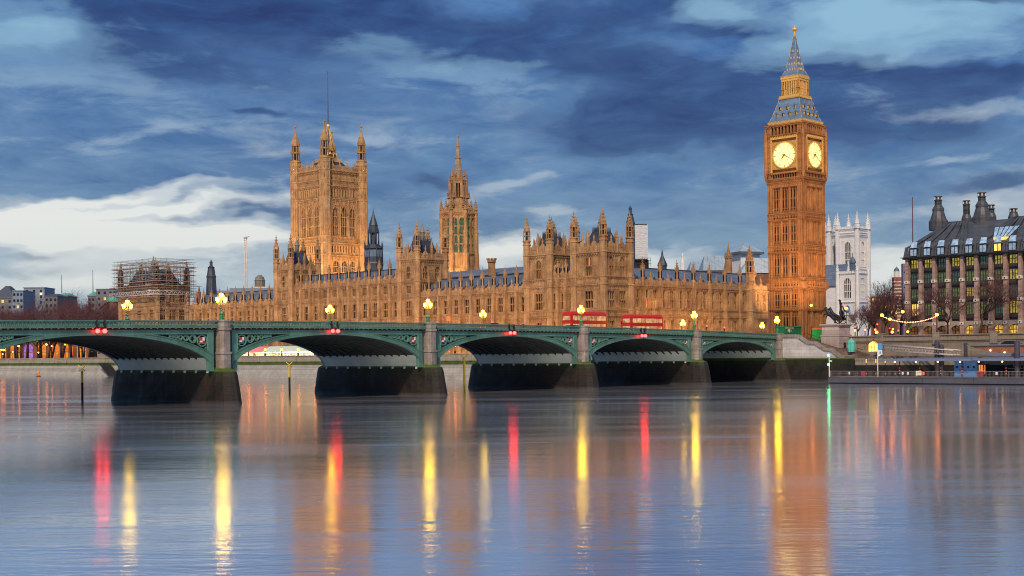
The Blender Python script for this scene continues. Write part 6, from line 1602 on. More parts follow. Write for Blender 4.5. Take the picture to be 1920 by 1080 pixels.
# low conical lamps left of the canopy
for i_, px in enumerate((1624, 1642, 1659.5, 1678)):
    lab = ('first', 'second', 'third', 'fourth')[i_] + ' from the left of the four dark hooded bollard lamps on the pier'
    t2 = onpier('pier_lamp', lab, 'pier lamp', px, 3.0, group='hooded lamps on the pier'); zt_ = zP(px, 668, 3.0)
    mb = MB(); mb.rings(0, 0, [(.07, zdk), (.07, zt_ - .5)], 6, 1); mb.rings(0, 0, [(.11, zdk + .5), (.11, zdk + .8)], 6, 2); mb.rings(0, 0, [(.34, zt_ - .5), (.26, zt_ - .3), (.05, zt_)], 8, 0)
    mb.rings(0, 0, [(.10, zt_ - 1.3), (.10, zt_ - .52)], 6, 3); mb.build('lamp', [M['slate_dark'], M['black'], M['orangepaint'], M['bollard_glow']], t2)
# green starboard lights on white pole at the end of the pontoon
t2 = onpier('light_pole', 'thin white pole with two green lights at the left end of the pontoon', 'signal light', 1554.5, .6)
mb = MB(); mb.rings(0, 0, [(.1, zdk), (.07, zP(1554, 665, .6)), (0, zP(1554, 663, .6))], 6); mb.tube((0, 0, zP(1554, 677, .6)), (.6, 0, zP(1554, 677, .6)), .12, n=6); mb.build('pole', M['white'], t2)
for py in (666, 683.5):
    mb = MB(); mb.ball((0, 0, 0), .20, 10, 6, 0); put('lamp_globe', mb.mesh('lamp_globe', [M['lamp_green']]), t2, (-.12, -.1, zP(1554, py, .6)))
# mooring piles
for px0, px1, ytop, w, lab in ((1752, 1769, 637, 11, 'thick pair of grey mooring piles with rounded tops behind the canopy'), (1807, 1814, 643, 11, 'slim dark mooring pile left of the big curved canopy'), (1902, 1912, 640, 3.0, 'dark grey mooring pile with bracket near the right edge')):
    t2 = onpier('mooring_pile', lab, 'mooring pile', (px0 + px1) / 2, w, -1); r = (px1 - px0) / 2 * BF(EPn + w, nfromx(px0, EPn + w)).y / FPX
    zt_ = zP(px0, ytop, w); mb = MB()
    if px0 == 1752: mb.rings(-r * .45, 0, [(r * .55, -1), (r * .55, zt_ - .7), (r * .48, zt_ - .25), (r * .2, zt_)], 12); mb.rings(r * .45, .3, [(r * .55, -1), (r * .55, zt_ - 1.6), (r * .45, zt_ - 1.1), (r * .15, zt_ - .9)], 12)
    else: mb.rings(0, 0, [(r, -1), (r, zt_), (r * .8, zt_ + .06)], 12); mb.box(0, r * 2, -.1, .1, zt_ - .5, zt_ - .3)
    mb.build('pile', M['pilegrey'], t2)
# big curved canopy of the boarding house (right)
t2 = onpier('curved_canopy', 'large upswept canopy with warm wooden underside above the pier, right edge', 'canopy', 1813, 7.0)
n0_ = nfromx(1813, EPn + 7); L = n0_ - nfromx(2060, EPn + 7); zt_ = zP(1850, 648, 7)
mb = MB(); pts = [(0, zt_), (L, zt_ + .1), (L, zt_ - 2.6), (9, zt_ - 2.4), (6, zt_ - 1.9), (3, zt_ - .9)]
mb.prism([(0, zt_), (L, zt_), (L, zt_ + .2), (.2, zt_ + .2)], -.3, 7, 0); mb.prism([(.3, zt_), (L, zt_), (L, zt_ - 1.6), (9, zt_ - 1.55), (6, zt_ - 1.35), (3, zt_ - .8)], 0, 7, 1)
mb.build('roof', [M['canopyblue'], M['warmwood']], t2)
for u, z_ in ((4.6, -.9), (7.3, -1.3), (9.6, -1.1)):
    mb = MB(); mb.ball((0, 0, 0), .16, 8, 5, 0); put('ceiling_lamp', mb.mesh('ceiling_lamp', [M['lamp_or2']]), t2, (u, -.1, zt_ + z_))
mb = MB(); zz_ = zP(1880, 662, 5); mb.frus(3.2, L, -2, 3, zz_, 6.5, L, -2, 3, zz_ - .6, 0); mb.build('lower_roof', M['canopyblue'], t2)
mb = MB()
for j in range(9): mb.tube((8 + j * 1.4, 1, zdk), (8 + j * 1.4 + .9, 1, zt_ - 1.9), .06, n=4); mb.tube((8 + j * 1.4 + 1.3, 1, zdk), (8 + j * 1.4 + .5, 1, zt_ - 1.9), .06, n=4)
mb.box(7.5, 21, .9, 1.1, zdk + 1.5, zdk + 1.6); mb.build('lattice', M['steel'], t2)
# gangway from the hut to the pier
pa = BF(2.0, nfromx(1648, 2.0), zR(1648, 646, 2)); pb = BF(-8, nfromx(1786, -8), zof(1786, 657, BF(-8, nfromx(1786, -8)).y))
t2 = thing('gangway', 'long pale latticed gangway sloping from the lit hut down to the pier', 'gangway', (pa.x, pa.y, pa.z - 2))
d = (pb - pa); mb = MB(); nrm = Vector((-d.y, d.x, 0)).normalized()
for off in (0, 1.8):
    o_ = nrm * off - Vector(pa[:2] + (0,)) if False else nrm * off - Vector((pa.x, pa.y, 0))
    A = pa + o_; B = pb + o_; mb.tube(A, B, .16, n=4); mb.tube(A - Vector((0, 0, 1.2)), B - Vector((0, 0, .9)), .10, n=4)
    for k in range(22):
        f, g_ = k / 22, (k + 1) / 22; P = A.lerp(B, f); Q = (A - Vector((0, 0, 1.2))).lerp(B - Vector((0, 0, .9)), (f + g_) / 2); R_ = A.lerp(B, g_); mb.tube(P, Q, .04, n=3); mb.tube(Q, R_, .04, n=3)
A = pa + nrm * .9 - Vector((pa.x, pa.y, 1.1)); B = pb + nrm * .9 - Vector((pb.x * 0 + pa.x, pa.y, .85))
mb.tube(A, B, .12, n=4); mb.build('truss', M['steel_pale'], t2)
# lamps and wires on the embankment: string of bulbs between lamp posts
def street_lamp(label, px, py, Y, zb, mt='lamp_or', grp=None, r=.32, name='street_lamp'):
    p = at_px(px, Y); z = zof(px, py, Y); p = unproj(px, py, Y)
    t = thing(name, label, 'street lamp', (p.x, p.y, zb), 0, grp)
    mb = MB(); mb.rings(0, 0, [(.28, zb), (.3, zb + .5), (.16, zb + .8), (.10, zb + 1.2), (.07, z - .35)], 8); mb.rings(0, 0, [(.16, z - .38), (.2, z - .30)], 8); mb.rings(0, 0, [(.22, z + r * .85), (.12, z + r * 1.3), (0, z + r * 1.8)], 8); mb.build('post', M['black'], t)
    mb = MB(); mb.ball((0, 0, 0), r, 10, 6); put('lamp_globe', mb.mesh('lamp_globe', [M[mt]]), t, (0, 0, z)); return t
YE = lambda px: YR(px, 6.9)
zE = zt if False else 9.4
street_lamp('orange globe lamp at the left end of the string of bulbs', 1653.5, 591, YE(1653), zE, r=.34)
street_lamp('orange globe lamp at the right end of the string of bulbs, over a wall pier', 1756.5, 590, YE(1756), zE, r=.34)
street_lamp('orange lamp above the middle of the string of bulbs', 1692.5, 584.5, YE(1692) + 30, 8.6, r=.36)
street_lamp('orange lamp just under the left part of the string of bulbs', 1668.5, 598.5, YE(1668) + 12, 8.6, r=.32)
street_lamp('orange lamp in front of the bronze figure and the white church', 1586.5, 578, YE(1586) + 22, 8.6, r=.34)
street_lamp('orange lamp before the right face of the clock tower', 1521, 572.5, 366, 8.6, r=.36)
street_lamp('small orange lamp among the branches before the office block', 1797, 583, 320, 8.6, r=.2)
for i_, (px, py, r_) in enumerate(((1643.5, 623, .34), (1673, 622.5, .30), (1702, 622, .26), (1622, 618, .16), (1641, 618, .18), (1603, 619.5, .2), (1674, 617, .16))):
    street_lamp(['low orange light on the embankment right of the plinth', 'low orange light between the first wall pier and the second', 'low orange light by the left foot of the office block', 'tiny pale light beyond the red tail lights', 'tiny pale light above the low orange one', 'tiny pale light near the plinth', 'tiny pale light above the second low orange one'][i_], px, py, YE(px) + 16, 8.6, r=r_)
t = thing('string_lights', 'sagging string of small warm bulbs between two lamp posts on the embankment', 'string lights', (unproj(1653, 600, YE(1653)).x, unproj(1653, 600, YE(1653)).y, 12))
P0 = unproj(1653.5, 592, YE(1653)); P1 = unproj(1756.5, 592, YE(1756)); nb_ = 34; zm = zof(1705, 603.5, YE(1705)); dz = (P0.z + P1.z) / 2 - zm
cat_ = [P0.lerp(P1, k / nb_) - Vector((0, 0, dz * 4 * (k / nb_) * (1 - k / nb_))) for k in range(nb_ + 1)]
B0 = Vector((t.location.x, t.location.y, 0)); mb = MB()
for a, b in zip(cat_, cat_[1:]): mb.tube(a - B0, b - B0, .02, n=3)
mb.build('cable', M['black'], t)
bm_ = MB(); bm_.ball((0, 0, 0), .085, 8, 5); bme = bm_.mesh('bulb', [M['bulb']])
for c_ in cat_[1:-1]: q = c_ - B0; put('bulb', bme, t, (q.x, q.y, q.z - .08))
# traffic signals and tail lights (red points)
for i_, (px, py, Y, lab) in enumerate(((1325, 611, 315, 'red traffic signal left of the other on the bridge end'), (1358, 614, 318, 'red traffic signal right of the other on the bridge end'), (1603, 613, 312, 'red traffic signal just right of the plinth'), (1644.5, 608, 315, 'high red traffic signal beyond the embankment wall'), (1668, 615.5, 315, 'red traffic signal below the string of bulbs'), (1684, 620, 318, 'low red signal at the left foot of the office block'))):
    p = unproj(px, py, Y); t = thing('traffic_signal', lab, 'traffic signal', (p.x, p.y, 9.2), 0, 'red traffic signals')
    mb = MB(); mb.rings(0, 0, [(.06, 9.2), (.06, p.z - .6)], 6); mb.box(-.16, .16, -.05, .15, p.z - .75, p.z + .22); mb.build('post', M['black'], t)
    mb = MB(); mb.ball((0, -.12, 0), .16, 8, 5); put('red_lamp', mb.mesh('red_lamp', [M['lamp_red']]), t, (0, 0, p.z))
# ================================================================== bare trees
def tree_mesh(seed, H, spread, leanx=0.0, dens=4):
    rnd = random.Random(seed); wood = MB(); tw = MB()
    def grow(p, d, ln, r, lev):
        q = p + d * ln; mb = wood if lev < 3 else tw
        mb.tube(p, q, r, r * .68, 5 if lev < 2 else 3)
        if lev == 5: return
        n = (5, dens + 1, dens, dens, 3)[lev]
        for k in range(n):
            f = 1.0 if k == 0 else rnd.uniform(.35, 1.0) if lev else rnd.uniform(.62, 1.0)
            s = p.lerp(q, f); ax = d.orthogonal().normalized(); ax = Matrix.Rotation(rnd.uniform(0, 2 * pi), 3, d) @ ax
            nd = (d + ax * rnd.uniform(.35, 1.0) * spread + Vector((0, 0, .16 - .05 * lev))).normalized()
            grow(s, nd, ln * rnd.uniform(.55, .80), max(r * rnd.uniform(.42, .6), .024), lev + 1)
    grow(Vector((0, 0, 0)), Vector((leanx, 0, 1)).normalized(), H * .34, H * .018, 0)
    return wood.mesh('trunk', [M['bark']]), tw.mesh('crown', [M['twig']])
M['bark'] = plain('tree_bark', (.07, .045, .04), .95, 0, .4, 3); M['twig'] = plain('winter_twigs', (.13, .055, .065), .95, 0, .4, 1.5, 0)
TV = [tree_mesh(11, 25, 1.0, .10), tree_mesh(12, 23, 1.1, -.14), tree_mesh(13, 26, .95, .22), tree_mesh(14, 22, 1.05, -.05)]
def tree(label, cat, x, y, z, v, sc=1.0, rot=0.0, grp=None):
    t = thing('bare_tree', label, cat, (x, y, z), rot, grp)
    a = put('trunk', TV[v][0], t, (0, 0, z)); b = put('crown', TV[v][1], t, (0, 0, z)); a.scale = b.scale = (sc, sc, sc); return t
rnd = random.Random(5)
k = 0
for row, (e_, step) in enumerate(((4, 21), (16, 22), (34, 22))):
    px = -40 + row * 9
    while px < 226 - row * 4:
        n_ = nfromx(px, e_); p = BF(e_, n_)
        H = (p.y - 380) / 175 * .46 + .66
        tree(('brown bare tree in the front row of the riverside gardens left of the scaffolded block', 'brown bare tree in the middle row of the riverside gardens', 'brown bare tree in the back row of the riverside gardens')[row], 'tree', p.x, p.y, 6.0, (k * 3 + row) % 4, H * rnd.uniform(.80, 1.18), rnd.uniform(0, 6.28), 'bare trees left of the palace, row %s' % ('one', 'two', 'three')[row])
        k += 1; px += step * rnd.uniform(.8, 1.2)
for i_, (px, Y, v, sc, lab) in enumerate(((1656, 330, 0, .60, 'bare tree leftmost of the dark clump behind the string of bulbs'), (1640, 360, 1, .62, 'bare tree between the white church and the string of bulbs'), (1672, 345, 2, .80, 'tall bare tree before the red campanile'), (1688, 330, 3, .74, 'bare tree touching the left edge of the office block'), (1625, 340, 2, .5, 'small bare tree below the white church tower'), (1606, 350, 0, .42, 'lowest bare tree just right of the plinth'),
        (1776, 300, 3, .74, 'bare plane tree before the fourth and fifth office columns'), (1836, 298, 1, .82, 'taller bare plane tree before the eighth office column'), (1700, 312, 1, .5, 'small bare tree at the foot of the first office column'))):
    p = at_px(px, Y); tree(lab, 'tree', p.x, p.y, 8.6, v, sc, i_ * 1.3, 'bare trees on the embankment')
# ================================================================== buildings far left
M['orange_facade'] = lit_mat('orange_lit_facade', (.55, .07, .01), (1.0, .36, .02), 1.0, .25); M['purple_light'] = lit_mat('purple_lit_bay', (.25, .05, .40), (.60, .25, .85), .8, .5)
M['greenlead'] = plain('verdigris_roof', (.10, .42, .33), .7, 0, .2); M['bluewhite'] = plain('blue_white_panels', (.20, .27, .38), .6, 0, .1); M['greywall'] = plain('grey_render', (.17, .18, .21), .8, 0, .2); M['slate_roof'] = plain('slate_house_roof', (.06, .08, .12), .7, 0, .2)
t = thing_px('arcaded_building', 'low stone building glowing orange and purple between the garden tree trunks', 'building', 90, 620, 6)
t.rotation_euler.z = 0.12
zz = zline(90, 620); mb = MB(); W_ = 66
mb.box(-W_, W_, .6, 14, 6, zz(612)); mb.build('wall', M['stone_dim'], t)
rnd = random.Random(8)
for j in range(22):
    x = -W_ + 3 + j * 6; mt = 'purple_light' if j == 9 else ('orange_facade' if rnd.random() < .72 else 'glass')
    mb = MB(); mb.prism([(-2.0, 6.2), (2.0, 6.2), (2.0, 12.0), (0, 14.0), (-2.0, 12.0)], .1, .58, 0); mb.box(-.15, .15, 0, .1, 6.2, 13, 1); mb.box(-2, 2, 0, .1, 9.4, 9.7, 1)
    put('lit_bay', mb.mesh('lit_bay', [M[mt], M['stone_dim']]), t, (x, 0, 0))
def block(name, label, x0, x1, yt, Y, mt, roof=None, ybr=None, extra=None, cat='building'):
    t = thing_px(name, label, cat, (x0 + x1) / 2, Y, 6, rot=0.0); Zb = zline((x0 + x1) / 2, Y); h = (x1 - x0) / 2 * Y / FPX
    mb = MB(); mb.box(-h, h, 0, 18, 6, Zb(yt)); mb.box(-h - .3, h + .3, -.3, 18.3, Zb(yt), Zb(yt) + .5)
    nw = max(3, int(h * 2 / 3.2))
    mb.build('wall', M[mt], t)
    for j in range(nw):
        for r in range(3):
            wb = MB(); wb.box(-.6, .6, -.08, 0, 0, 1.5); put('window', wb.mesh('window', [M['winyellow' if rnd.random() < .08 else 'glass_blue']]), t, (-h + (j + .5) * 2 * h / nw, 0, Zb(yt) - 2.6 - r * 3.4))
    if roof:
        mr, yr, ins = roof; rb = MB(); rb.frus(-h - .4, h + .4, -.4, 18.4, Zb(yt) + .5, -h + ins, h - ins, 7, 11, Zb(yr)); rb.build('roof', M[mr], t)
    return t, Zb, h
block('gabled_house', 'house with large dark slate roof at the far left edge', -14, 25, 559, 760, 'greywall', ('slate_roof', 535, 5))
block('white_block', 'pale sloping white block beside the slate roofed house', 24, 44, 546, 740, 'bluewhite')
t, Zb, h = block('glass_block', 'blue white modern block with small orange lights on top, far left', 45, 84, 540, 800, 'bluewhite')
for px, py in ((47, 550), (60, 550.5), (78, 551), (48, 564)):
    mb = MB(); mb.ball((0, 0, 0), .55, 8, 5); put('roof_lamp', mb.mesh('roof_lamp', [M['lamp_warm']]), t, ((px - 64.5) * 800 / FPX, -.6, zof(px, py, 800)))
block('brown_block', 'low dark roofed building between the glass block and the first green roof', 84, 108, 556, 780, 'greywall', ('slate_roof', 550, 2))
block('green_roofed_building', 'building with small turquoise roof and mast, left of the grey block', 106, 127, 556, 820, 'greywall', ('greenlead', 549, 1.5))
block('green_roofed_building', 'building with small turquoise roof, touching the grey block', 165, 185, 556, 800, 'greywall', ('greenlead', 546, 1.5))
block('grey_block', 'plain grey office slab behind the trees, left of the scaffolding', 181, 213, 543, 760, 'greywall')
for px, yt, lab in ((116.5, 515, 'thin mast above the left turquoise roof'), (175, 506, 'thin mast above the right turquoise roof')):
    t = thing_px('mast', lab, 'mast', px, 800, 20, rot=0.0); Zb = zline(px, 800); mb = MB(); mb.rings(0, 0, [(.28, Zb(550)), (.12, Zb(yt))], 5); mb.build('mast_pole', M['mast'], t)
t = thing_px('domed_pavilion', 'small turquoise domed pavilion hugging the left side of the scaffolding', 'building', 212, 560, 6, rot=0.0); Zb = zline(212, 560)
mb = MB(); mb.rings(0, 0, [(2.6, 6), (2.6, Zb(566))], 8); mb.build('drum', M['stone_dim'], t); mb = MB(); mb.rings(0, 0, [(2.9, Zb(566)), (2.5, Zb(561)), (1.4, Zb(558)), (0, Zb(556))], 8); mb.build('dome', M['greenlead'], t)
# ================================================================== scaffolded block at the south end
e_s = PE - 7.0; nF0 = nfromx(296, e_s); nF1 = nfromx(228, e_s)
t = ptown('scaffolded_tower_block', 'square pinnacled stone block inside the scaffolding at the left end of the palace', 'palace wing', e_s, nF0)
Ls = nF1 - nF0; dps = efromx(352, nF0) - e_s
Z = zline(296, BF(e_s, nF0).y); print('SCAF', Ls, dps)
sq_tower(t, 0, dps, 0, Ls, ZG, [(Z(640), Z(615), 2.2, 3, False, ()), (Z(600), Z(580), 2.4, 3, False, (.5,)), (Z(566), Z(551), 2.2, 3, False, (.5,))], [Z(610), Z(585), Z(572), Z(545)], Z(538), Z(531), Z(484), .95, Z(503), nwin=(3, 3))
for x, y, zt_ in ((dps * .42, 1.0, 489), (1.0, Ls * .5, 487)):
    tb = MB(); turret(tb, 0, 0, .9, Z(545), Z(515), Z(zt_), 0, 8); put('corner_turret', tb.mesh('corner_turret', [M['stone'], M['glass']]), t, (x, y, 0))
# scaffolding: a thing of its own standing round the block
s_ = thing('scaffolding', 'grid of grey scaffold tubes and boards around the upper part of the pinnacled stone block', 'scaffolding', BF(e_s, nF0, Z(548)), ANG)
mb = MB(); o = 1.6; o2 = 5.0; rt_ = .06
zb_, zt_ = Z(556), Z(490); nl = 9
def sc_face(fr, L, z0, z1, ext):
    n = int(L / 2.0)
    for w in (0, 1.4):
        for k in range(n + 1):
            u = L * k / n; x, y = fr.pt(u, w); mb.tube((x, y, z0), (x, y, z1 + rnd.uniform(-1.5, 1.4)), rt_, n=3)
        for j in range(nl):
            z_ = z0 + (z1 - z0) * j / (nl - 1); a = fr.pt(-ext, w); b = fr.pt(L + ext, w); mb.tube((*a, z_), (*b, z_), rt_, n=3)
            mb.tube((*fr.pt(-ext * .6, w), z_ + 1.0), (*fr.pt(L + ext * .6, w), z_ + 1.0), rt_ * .7, n=3)
    for k in range(n // 2):
        u = L * k * 2 / n; a = fr.pt(u, 0); b = fr.pt(u + 2 * L / n, 0); mb.tube((*a, z0 + (z1 - z0) * .1 * k % 4), (*b, z0 + 5), rt_, n=3) if 0 else mb.tube((*a, z0 + (k % 3) * 4), (*b, z0 + (k % 3) * 4 + 4), rt_, n=3)
for fr, L in faces4(-o, dps + o, -o, Ls + o): sc_face(fr, L, zb_, zt_, 1.2)
for k in range(6):
    u = -o + (dps + 2 * o) * k / 5
    for z_ in (Z(520), Z(505), zt_): mb.tube((u, -o, z_), (u, Ls + o, z_), rt_, n=3)
for k in range(7):
    v_ = -o + (Ls + 2 * o) * k / 6
    for z_ in (Z(505), zt_, zt_ + 1): mb.tube((-o, v_, z_), (dps + o, v_, z_), rt_, n=3)
mb.build('tubes', M['steel'], s_)
mb = MB()
for z_, ex in ((Z(535), 3.0), (Z(527), 1.0), (Z(514), .5), (Z(500), 1.5)):
    for fr, L in faces4(-o, dps + o, -o, Ls + o)[:2]: mb.at(fr); mb.box(-ex, L + ex, -.3, 1.4, z_, z_ + .14)
mb.at(ID); mb.build('boards', M['boards'], s_)
mb = MB()      # long lattice beam carrying the cantilevered deck
for fr, L in faces4(-o, dps + o, -o, Ls + o)[:2]:
    z0_, z1_ = Z(552), Z(545)
    for z_ in (z0_, z1_): mb.tube((*fr.pt(-3, -.4), z_), (*fr.pt(L + (3 if fr.a < 0 else 0), -.4), z_), .13, n=4)
    k = -3.0
    while k < L: mb.tube((*fr.pt(k, -.4), z0_), (*fr.pt(k + .8, -.4), z1_), .08, n=3); mb.tube((*fr.pt(k + .8, -.4), z1_), (*fr.pt(k + 1.6, -.4), z0_), .08, n=3); k += 1.6
mb.build('lattice_beam', M['steel_pale'], s_)
mb = MB()      # lower scaffold on the north face
for fr, L in faces4(-.4, dps + 2.6, -1.8, Ls)[1:2]:
    n = 6
    for k in range(n + 1): x, y = fr.pt(L * k / n, 0); mb.tube((x, y, 6), (x, y, Z(556)), rt_, n=3)
    for j in range(9): z_ = 8 + j * 2.2; mb.tube((*fr.pt(0, 0), z_), (*fr.pt(L, 0), z_), rt_, n=3)
mb.build('lower_tubes', M['steel'], s_)
M_b = None
# ================================================================== spires, crane, roofs on the skyline
def louvre_spire(label, px, Y, prof, mt='slate_dark', n=8, name='ventilation_spire'):
    t = thing_px(name, label, 'spire', px, Y, 12); Zb = zline(px, Y); k = Y / FPX
    mb = MB(); mb.rings(0, 0, [(12 * k, 12), (prof[0][1] * k, Zb(prof[0][0]))] if 0 else [(prof[0][1] * k, 12)] + [(r * k, Zb(py)) for py, r in prof], n)
    mb.build('spire_body', M[mt], t); return t, Zb, k
t, Zb, k = louvre_spire('dark blue iron ventilation spire just right of the great square tower', 702, 520, [(505, 18), (496, 18), (495, 19.5), (492, 18), (468, 17), (466, 19), (463, 16), (459, 12.5)])
mb = MB()
for j in range(8):
    a = pi / 8 + j * pi / 4
    mb.tube((17.6 * k * cos(a), 17.6 * k * sin(a), Zb(500)), (17 * k * cos(a), 17 * k * sin(a), Zb(462)), .22, n=4); spire(mb, 17.5 * k * cos(a), 17.5 * k * sin(a), .3, Zb(464), Zb(452))
    mb.tube((10.5 * k * cos(a), 10.5 * k * sin(a), Zb(459)), (10 * k * cos(a), 10 * k * sin(a), Zb(437)), .2, n=4); spire(mb, 10 * k * cos(a), 10 * k * sin(a), .22, Zb(438), Zb(426))
    a = j * pi / 4; mb.tube((16.8 * k * cos(a), 16.8 * k * sin(a), Zb(492)), (16.4 * k * cos(a), 16.4 * k * sin(a), Zb(468)), .10, n=4)
mb.rings(0, 0, [(6.5 * k, Zb(459)), (6.5 * k, Zb(437))], 8); mb.rings(0, 0, [(11 * k, Zb(437)), (11.5 * k, Zb(435)), (9 * k, Zb(433)), (8.5 * k, Zb(424)), (9 * k, Zb(423)), (7 * k, Zb(417)), (4 * k, Zb(408)), (1.2 * k, Zb(399)), (.4 * k, Zb(393)), (0, Zb(388))], 8)
mb.build('lantern', M['slate_dark'], t)
for j in range(8): a = j * pi / 4; pb_ = MB(); pb_.box(-1.2, 1.2, -.05, .05, 0, Zb(470) - Zb(491)); o_ = put('louvre', pb_.mesh('louvre', [M['bbroof']]), t, (16.0 * k * cos(a), 16.0 * k * sin(a), Zb(491)), a + pi / 2)
t, Zb, k = louvre_spire('small dark spire on the skyline between the scaffolding and the thin crane', 397, 620, [(545, 10), (522, 8.6), (518, 9.4), (516, 8), (513, 7.6), (503, 6.2), (501, 6.8), (499, 3), (494, 2.6), (492, 3.2), (489, 1.4), (486, 0)])
t, Zb, k = louvre_spire('little stone turret with pyramid cap right of the dark spire', 374, 500, [(560, 3.4), (550, 3.2), (548, 3.8), (546, 2.2), (540, 1.2), (536, 0)], 'stone_dim', name='stone_turret')
# crane
t = thing_px('tower_crane', 'thin distant red and white crane mast behind the low palace wing', 'crane', 462, 900, 12, rot=0.0); Zb = zline(462, 900)
mb = MB()
zc_ = 12.0; j = 0
for sx in (-.7, .7):
    for sy in (-.7, .7): mb.tube((sx, sy, 12), (sx, sy, Zb(447)), .17, n=4, m=0)
while zc_ < Zb(447) - 2: mb.tube((-.7, -.7, zc_), (.7, -.7, zc_ + 1.6), .13, n=3, m=j % 2); mb.tube((.7, -.7, zc_ + 1.6), (-.7, -.7, zc_ + 3.2), .13, n=3, m=j % 2); zc_ += 3.2; j += 1
mb.build('mast', [M['palestone'], M['pinkpaint']], t); mb = MB(); mb.box(-1.1, 1.1, -1.1, 1.1, Zb(447), Zb(445), 0); mb.tube((0, 0, Zb(445)), (.6, 10, Zb(441)), .2, n=4, m=0); mb.build('jib', [M['pinkpaint']], t)
t = thing_px('domed_building', 'pale domed building with golden lit base behind the low palace wing', 'building', 488, 760, 12, rot=0.0); Zb = zline(488, 760); k = 760 / FPX
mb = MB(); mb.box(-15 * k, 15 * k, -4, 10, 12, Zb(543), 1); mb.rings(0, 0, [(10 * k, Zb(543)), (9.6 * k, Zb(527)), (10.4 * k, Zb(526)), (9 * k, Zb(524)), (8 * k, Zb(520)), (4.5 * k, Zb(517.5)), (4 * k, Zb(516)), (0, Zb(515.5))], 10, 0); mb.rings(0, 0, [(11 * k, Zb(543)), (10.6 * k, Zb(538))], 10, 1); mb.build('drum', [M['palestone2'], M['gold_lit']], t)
t = thing_px('long_office_block', 'low blue-grey office roofline just over the low palace wing', 'building', 455, 700, 12, rot=0.0); Zb = zline(455, 700); k = 700 / FPX
mb = MB(); mb.box(-24 * k, 64 * k, 0, 12, 12, Zb(540)); mb.box(-60 * k, 20 * k, 2, 14, 12, Zb(544)); mb.build('wall', M['bluewhite'], t)
# ================================================================== behind the north range
t = thing_px('wrapped_tower', 'tall block wrapped in white sheeting with scaffold lift, right of the pavilion', 'tower', 1197, 500, 12, rot=.0); Zb = zline(1197, 500); k = 500 / FPX
mb = MB(); mb.box(-14 * k, 19.5 * k, 0, 8, Zb(486), Zb(421)); mb.build('sheeting', M['sheet'], t)
mb = MB(); mb.box(-16 * k, 21 * k, 1, 7, 12, Zb(487)); 
for j in range(8): mb.tube(((-18 + j * 6) * k, -.5, Zb(500)), ((-18 + j * 6) * k, -.5, Zb(484)), .08, n=3)
for z_ in (Zb(484), Zb(489), Zb(494)): mb.tube((-20 * k, -.5, z_), (25 * k, -.5, z_), .08, n=3)
mb.box(-15 * k, 18 * k, -.2, 8.2, Zb(421), Zb(420)); mb.build('scaffold_base', M['black'], t)
t, Zb, k = louvre_spire('dark blue-grey lantern spire behind the right turret of the pavilion', 1184, 470, [(440, 8.5), (421, 8), (419, 9), (404, 5), (402, 5.6), (400, 3.4), (393, 2.8), (391, 3.4), (387, 1), (384, 0)])
t, Zb, k = louvre_spire('dark pyramid capped turret behind the north range, among its left pinnacles', 1243, 440, [(510, 8), (500, 8.5), (498, 9.8), (494, 8.6), (486, 5), (479, 2.0), (473, 1.6), (470, .8), (466, 0)], 'slate_dark', name='capped_turret')
t, Zb, k = louvre_spire('pale crocketed pinnacle of the abbey, alone above the north range roof', 1281, 600, [(520, 5.4), (504, 5), (490, 3.2), (483, 1.6), (479, 1.8), (474, 0)], 'whitestone', name='abbey_pinnacle')
def gable(label, x0, x1, ye, yr, Y, mt, dpt=14, name='lead_roof', x0r=None, x1r=None):
    t = thing_px(name, label, 'roof', (x0 + x1) / 2, Y, 12, rot=0.0); Zb = zline((x0 + x1) / 2, Y); k = Y / FPX; c = (x0 + x1) / 2
    x0r = x0 if x0r is None else x0r; x1r = x1 if x1r is None else x1r
    mb = MB(); mb.box((x0 - c) * k, (x1 - c) * k, 0, dpt, 12, Zb(ye)); mb.build('wall', M['stone_dim'], t)
    mb = MB(); mb.frus((x0 - c) * k - .4, (x1 - c) * k + .4, -.4, dpt + .4, Zb(ye), (x0r - c) * k, (x1r - c) * k, dpt / 2 - .1, dpt / 2 + .1, Zb(yr)); 
    n = int((x1 - x0) * k / 1.6)
    for j in range(n + 1): f = j / n; mb.tube(((x0 - c) * k + (x1 - x0) * k * f, -.42, Zb(ye)), ((x0r - c) * k + (x1r - x0r) * k * f, dpt / 2 - .12, Zb(yr)), .06, n=3)
    mb.build('roof', M[mt], t); return t
gable('pale blue lead roof, low, left of the two blue roofs behind the north range', 1296, 1330, 507, 489, 560, 'leadroof', x0r=1300)
gable('steep pale blue lead roof left of the pyramid roofed tower', 1320, 1372, 507, 477, 540, 'leadroof', x0r=1326)
gable('large pale lead roof between the pyramid roofed tower and the clock tower', 1390, 1450, 512, 482, 545, 'leadpale', x0r=1412)
t = thing_px('crossing_tower', 'squat white tower with wide pale blue pyramid roof left of the clock tower', 'tower', 1398, 585, 12, rot=.35); Zb = zline(1398, 585); k = 585 / FPX
mb = MB(); mb.box(-20 * k, 20 * k, -20 * k, 20 * k, 12, Zb(478)); mb.build('tower_wall', M['whitestone'], t)
mb = MB(); mb.box(-26 * k, 26 * k, -26 * k, 26 * k, Zb(478), Zb(473.5)); mb.build('eaves', M['lead'], t)
mb = MB(); mb.frus(-25 * k, 25 * k, -25 * k, 25 * k, Zb(473.5), -.2, .2, -.2, .2, Zb(455)); mb.build('roof', M['leadroof'], t)
mb = MB(); mb.box(-.9, .9, -20 * k - .12, -20 * k + .1, Zb(496), Zb(484)); mb.build('louvre', M['black'], t)
t, Zb, k = louvre_spire('stone turret with slender crocketed spire in front of the pyramid roofed tower', 1367, 470, [(520, 7.2), (482, 6.4), (480, 7.4), (477, 4.2), (474, 3.0), (464, 1.6), (458, .7), (454, 0)], 'stone', name='stone_spire')
mb = MB()
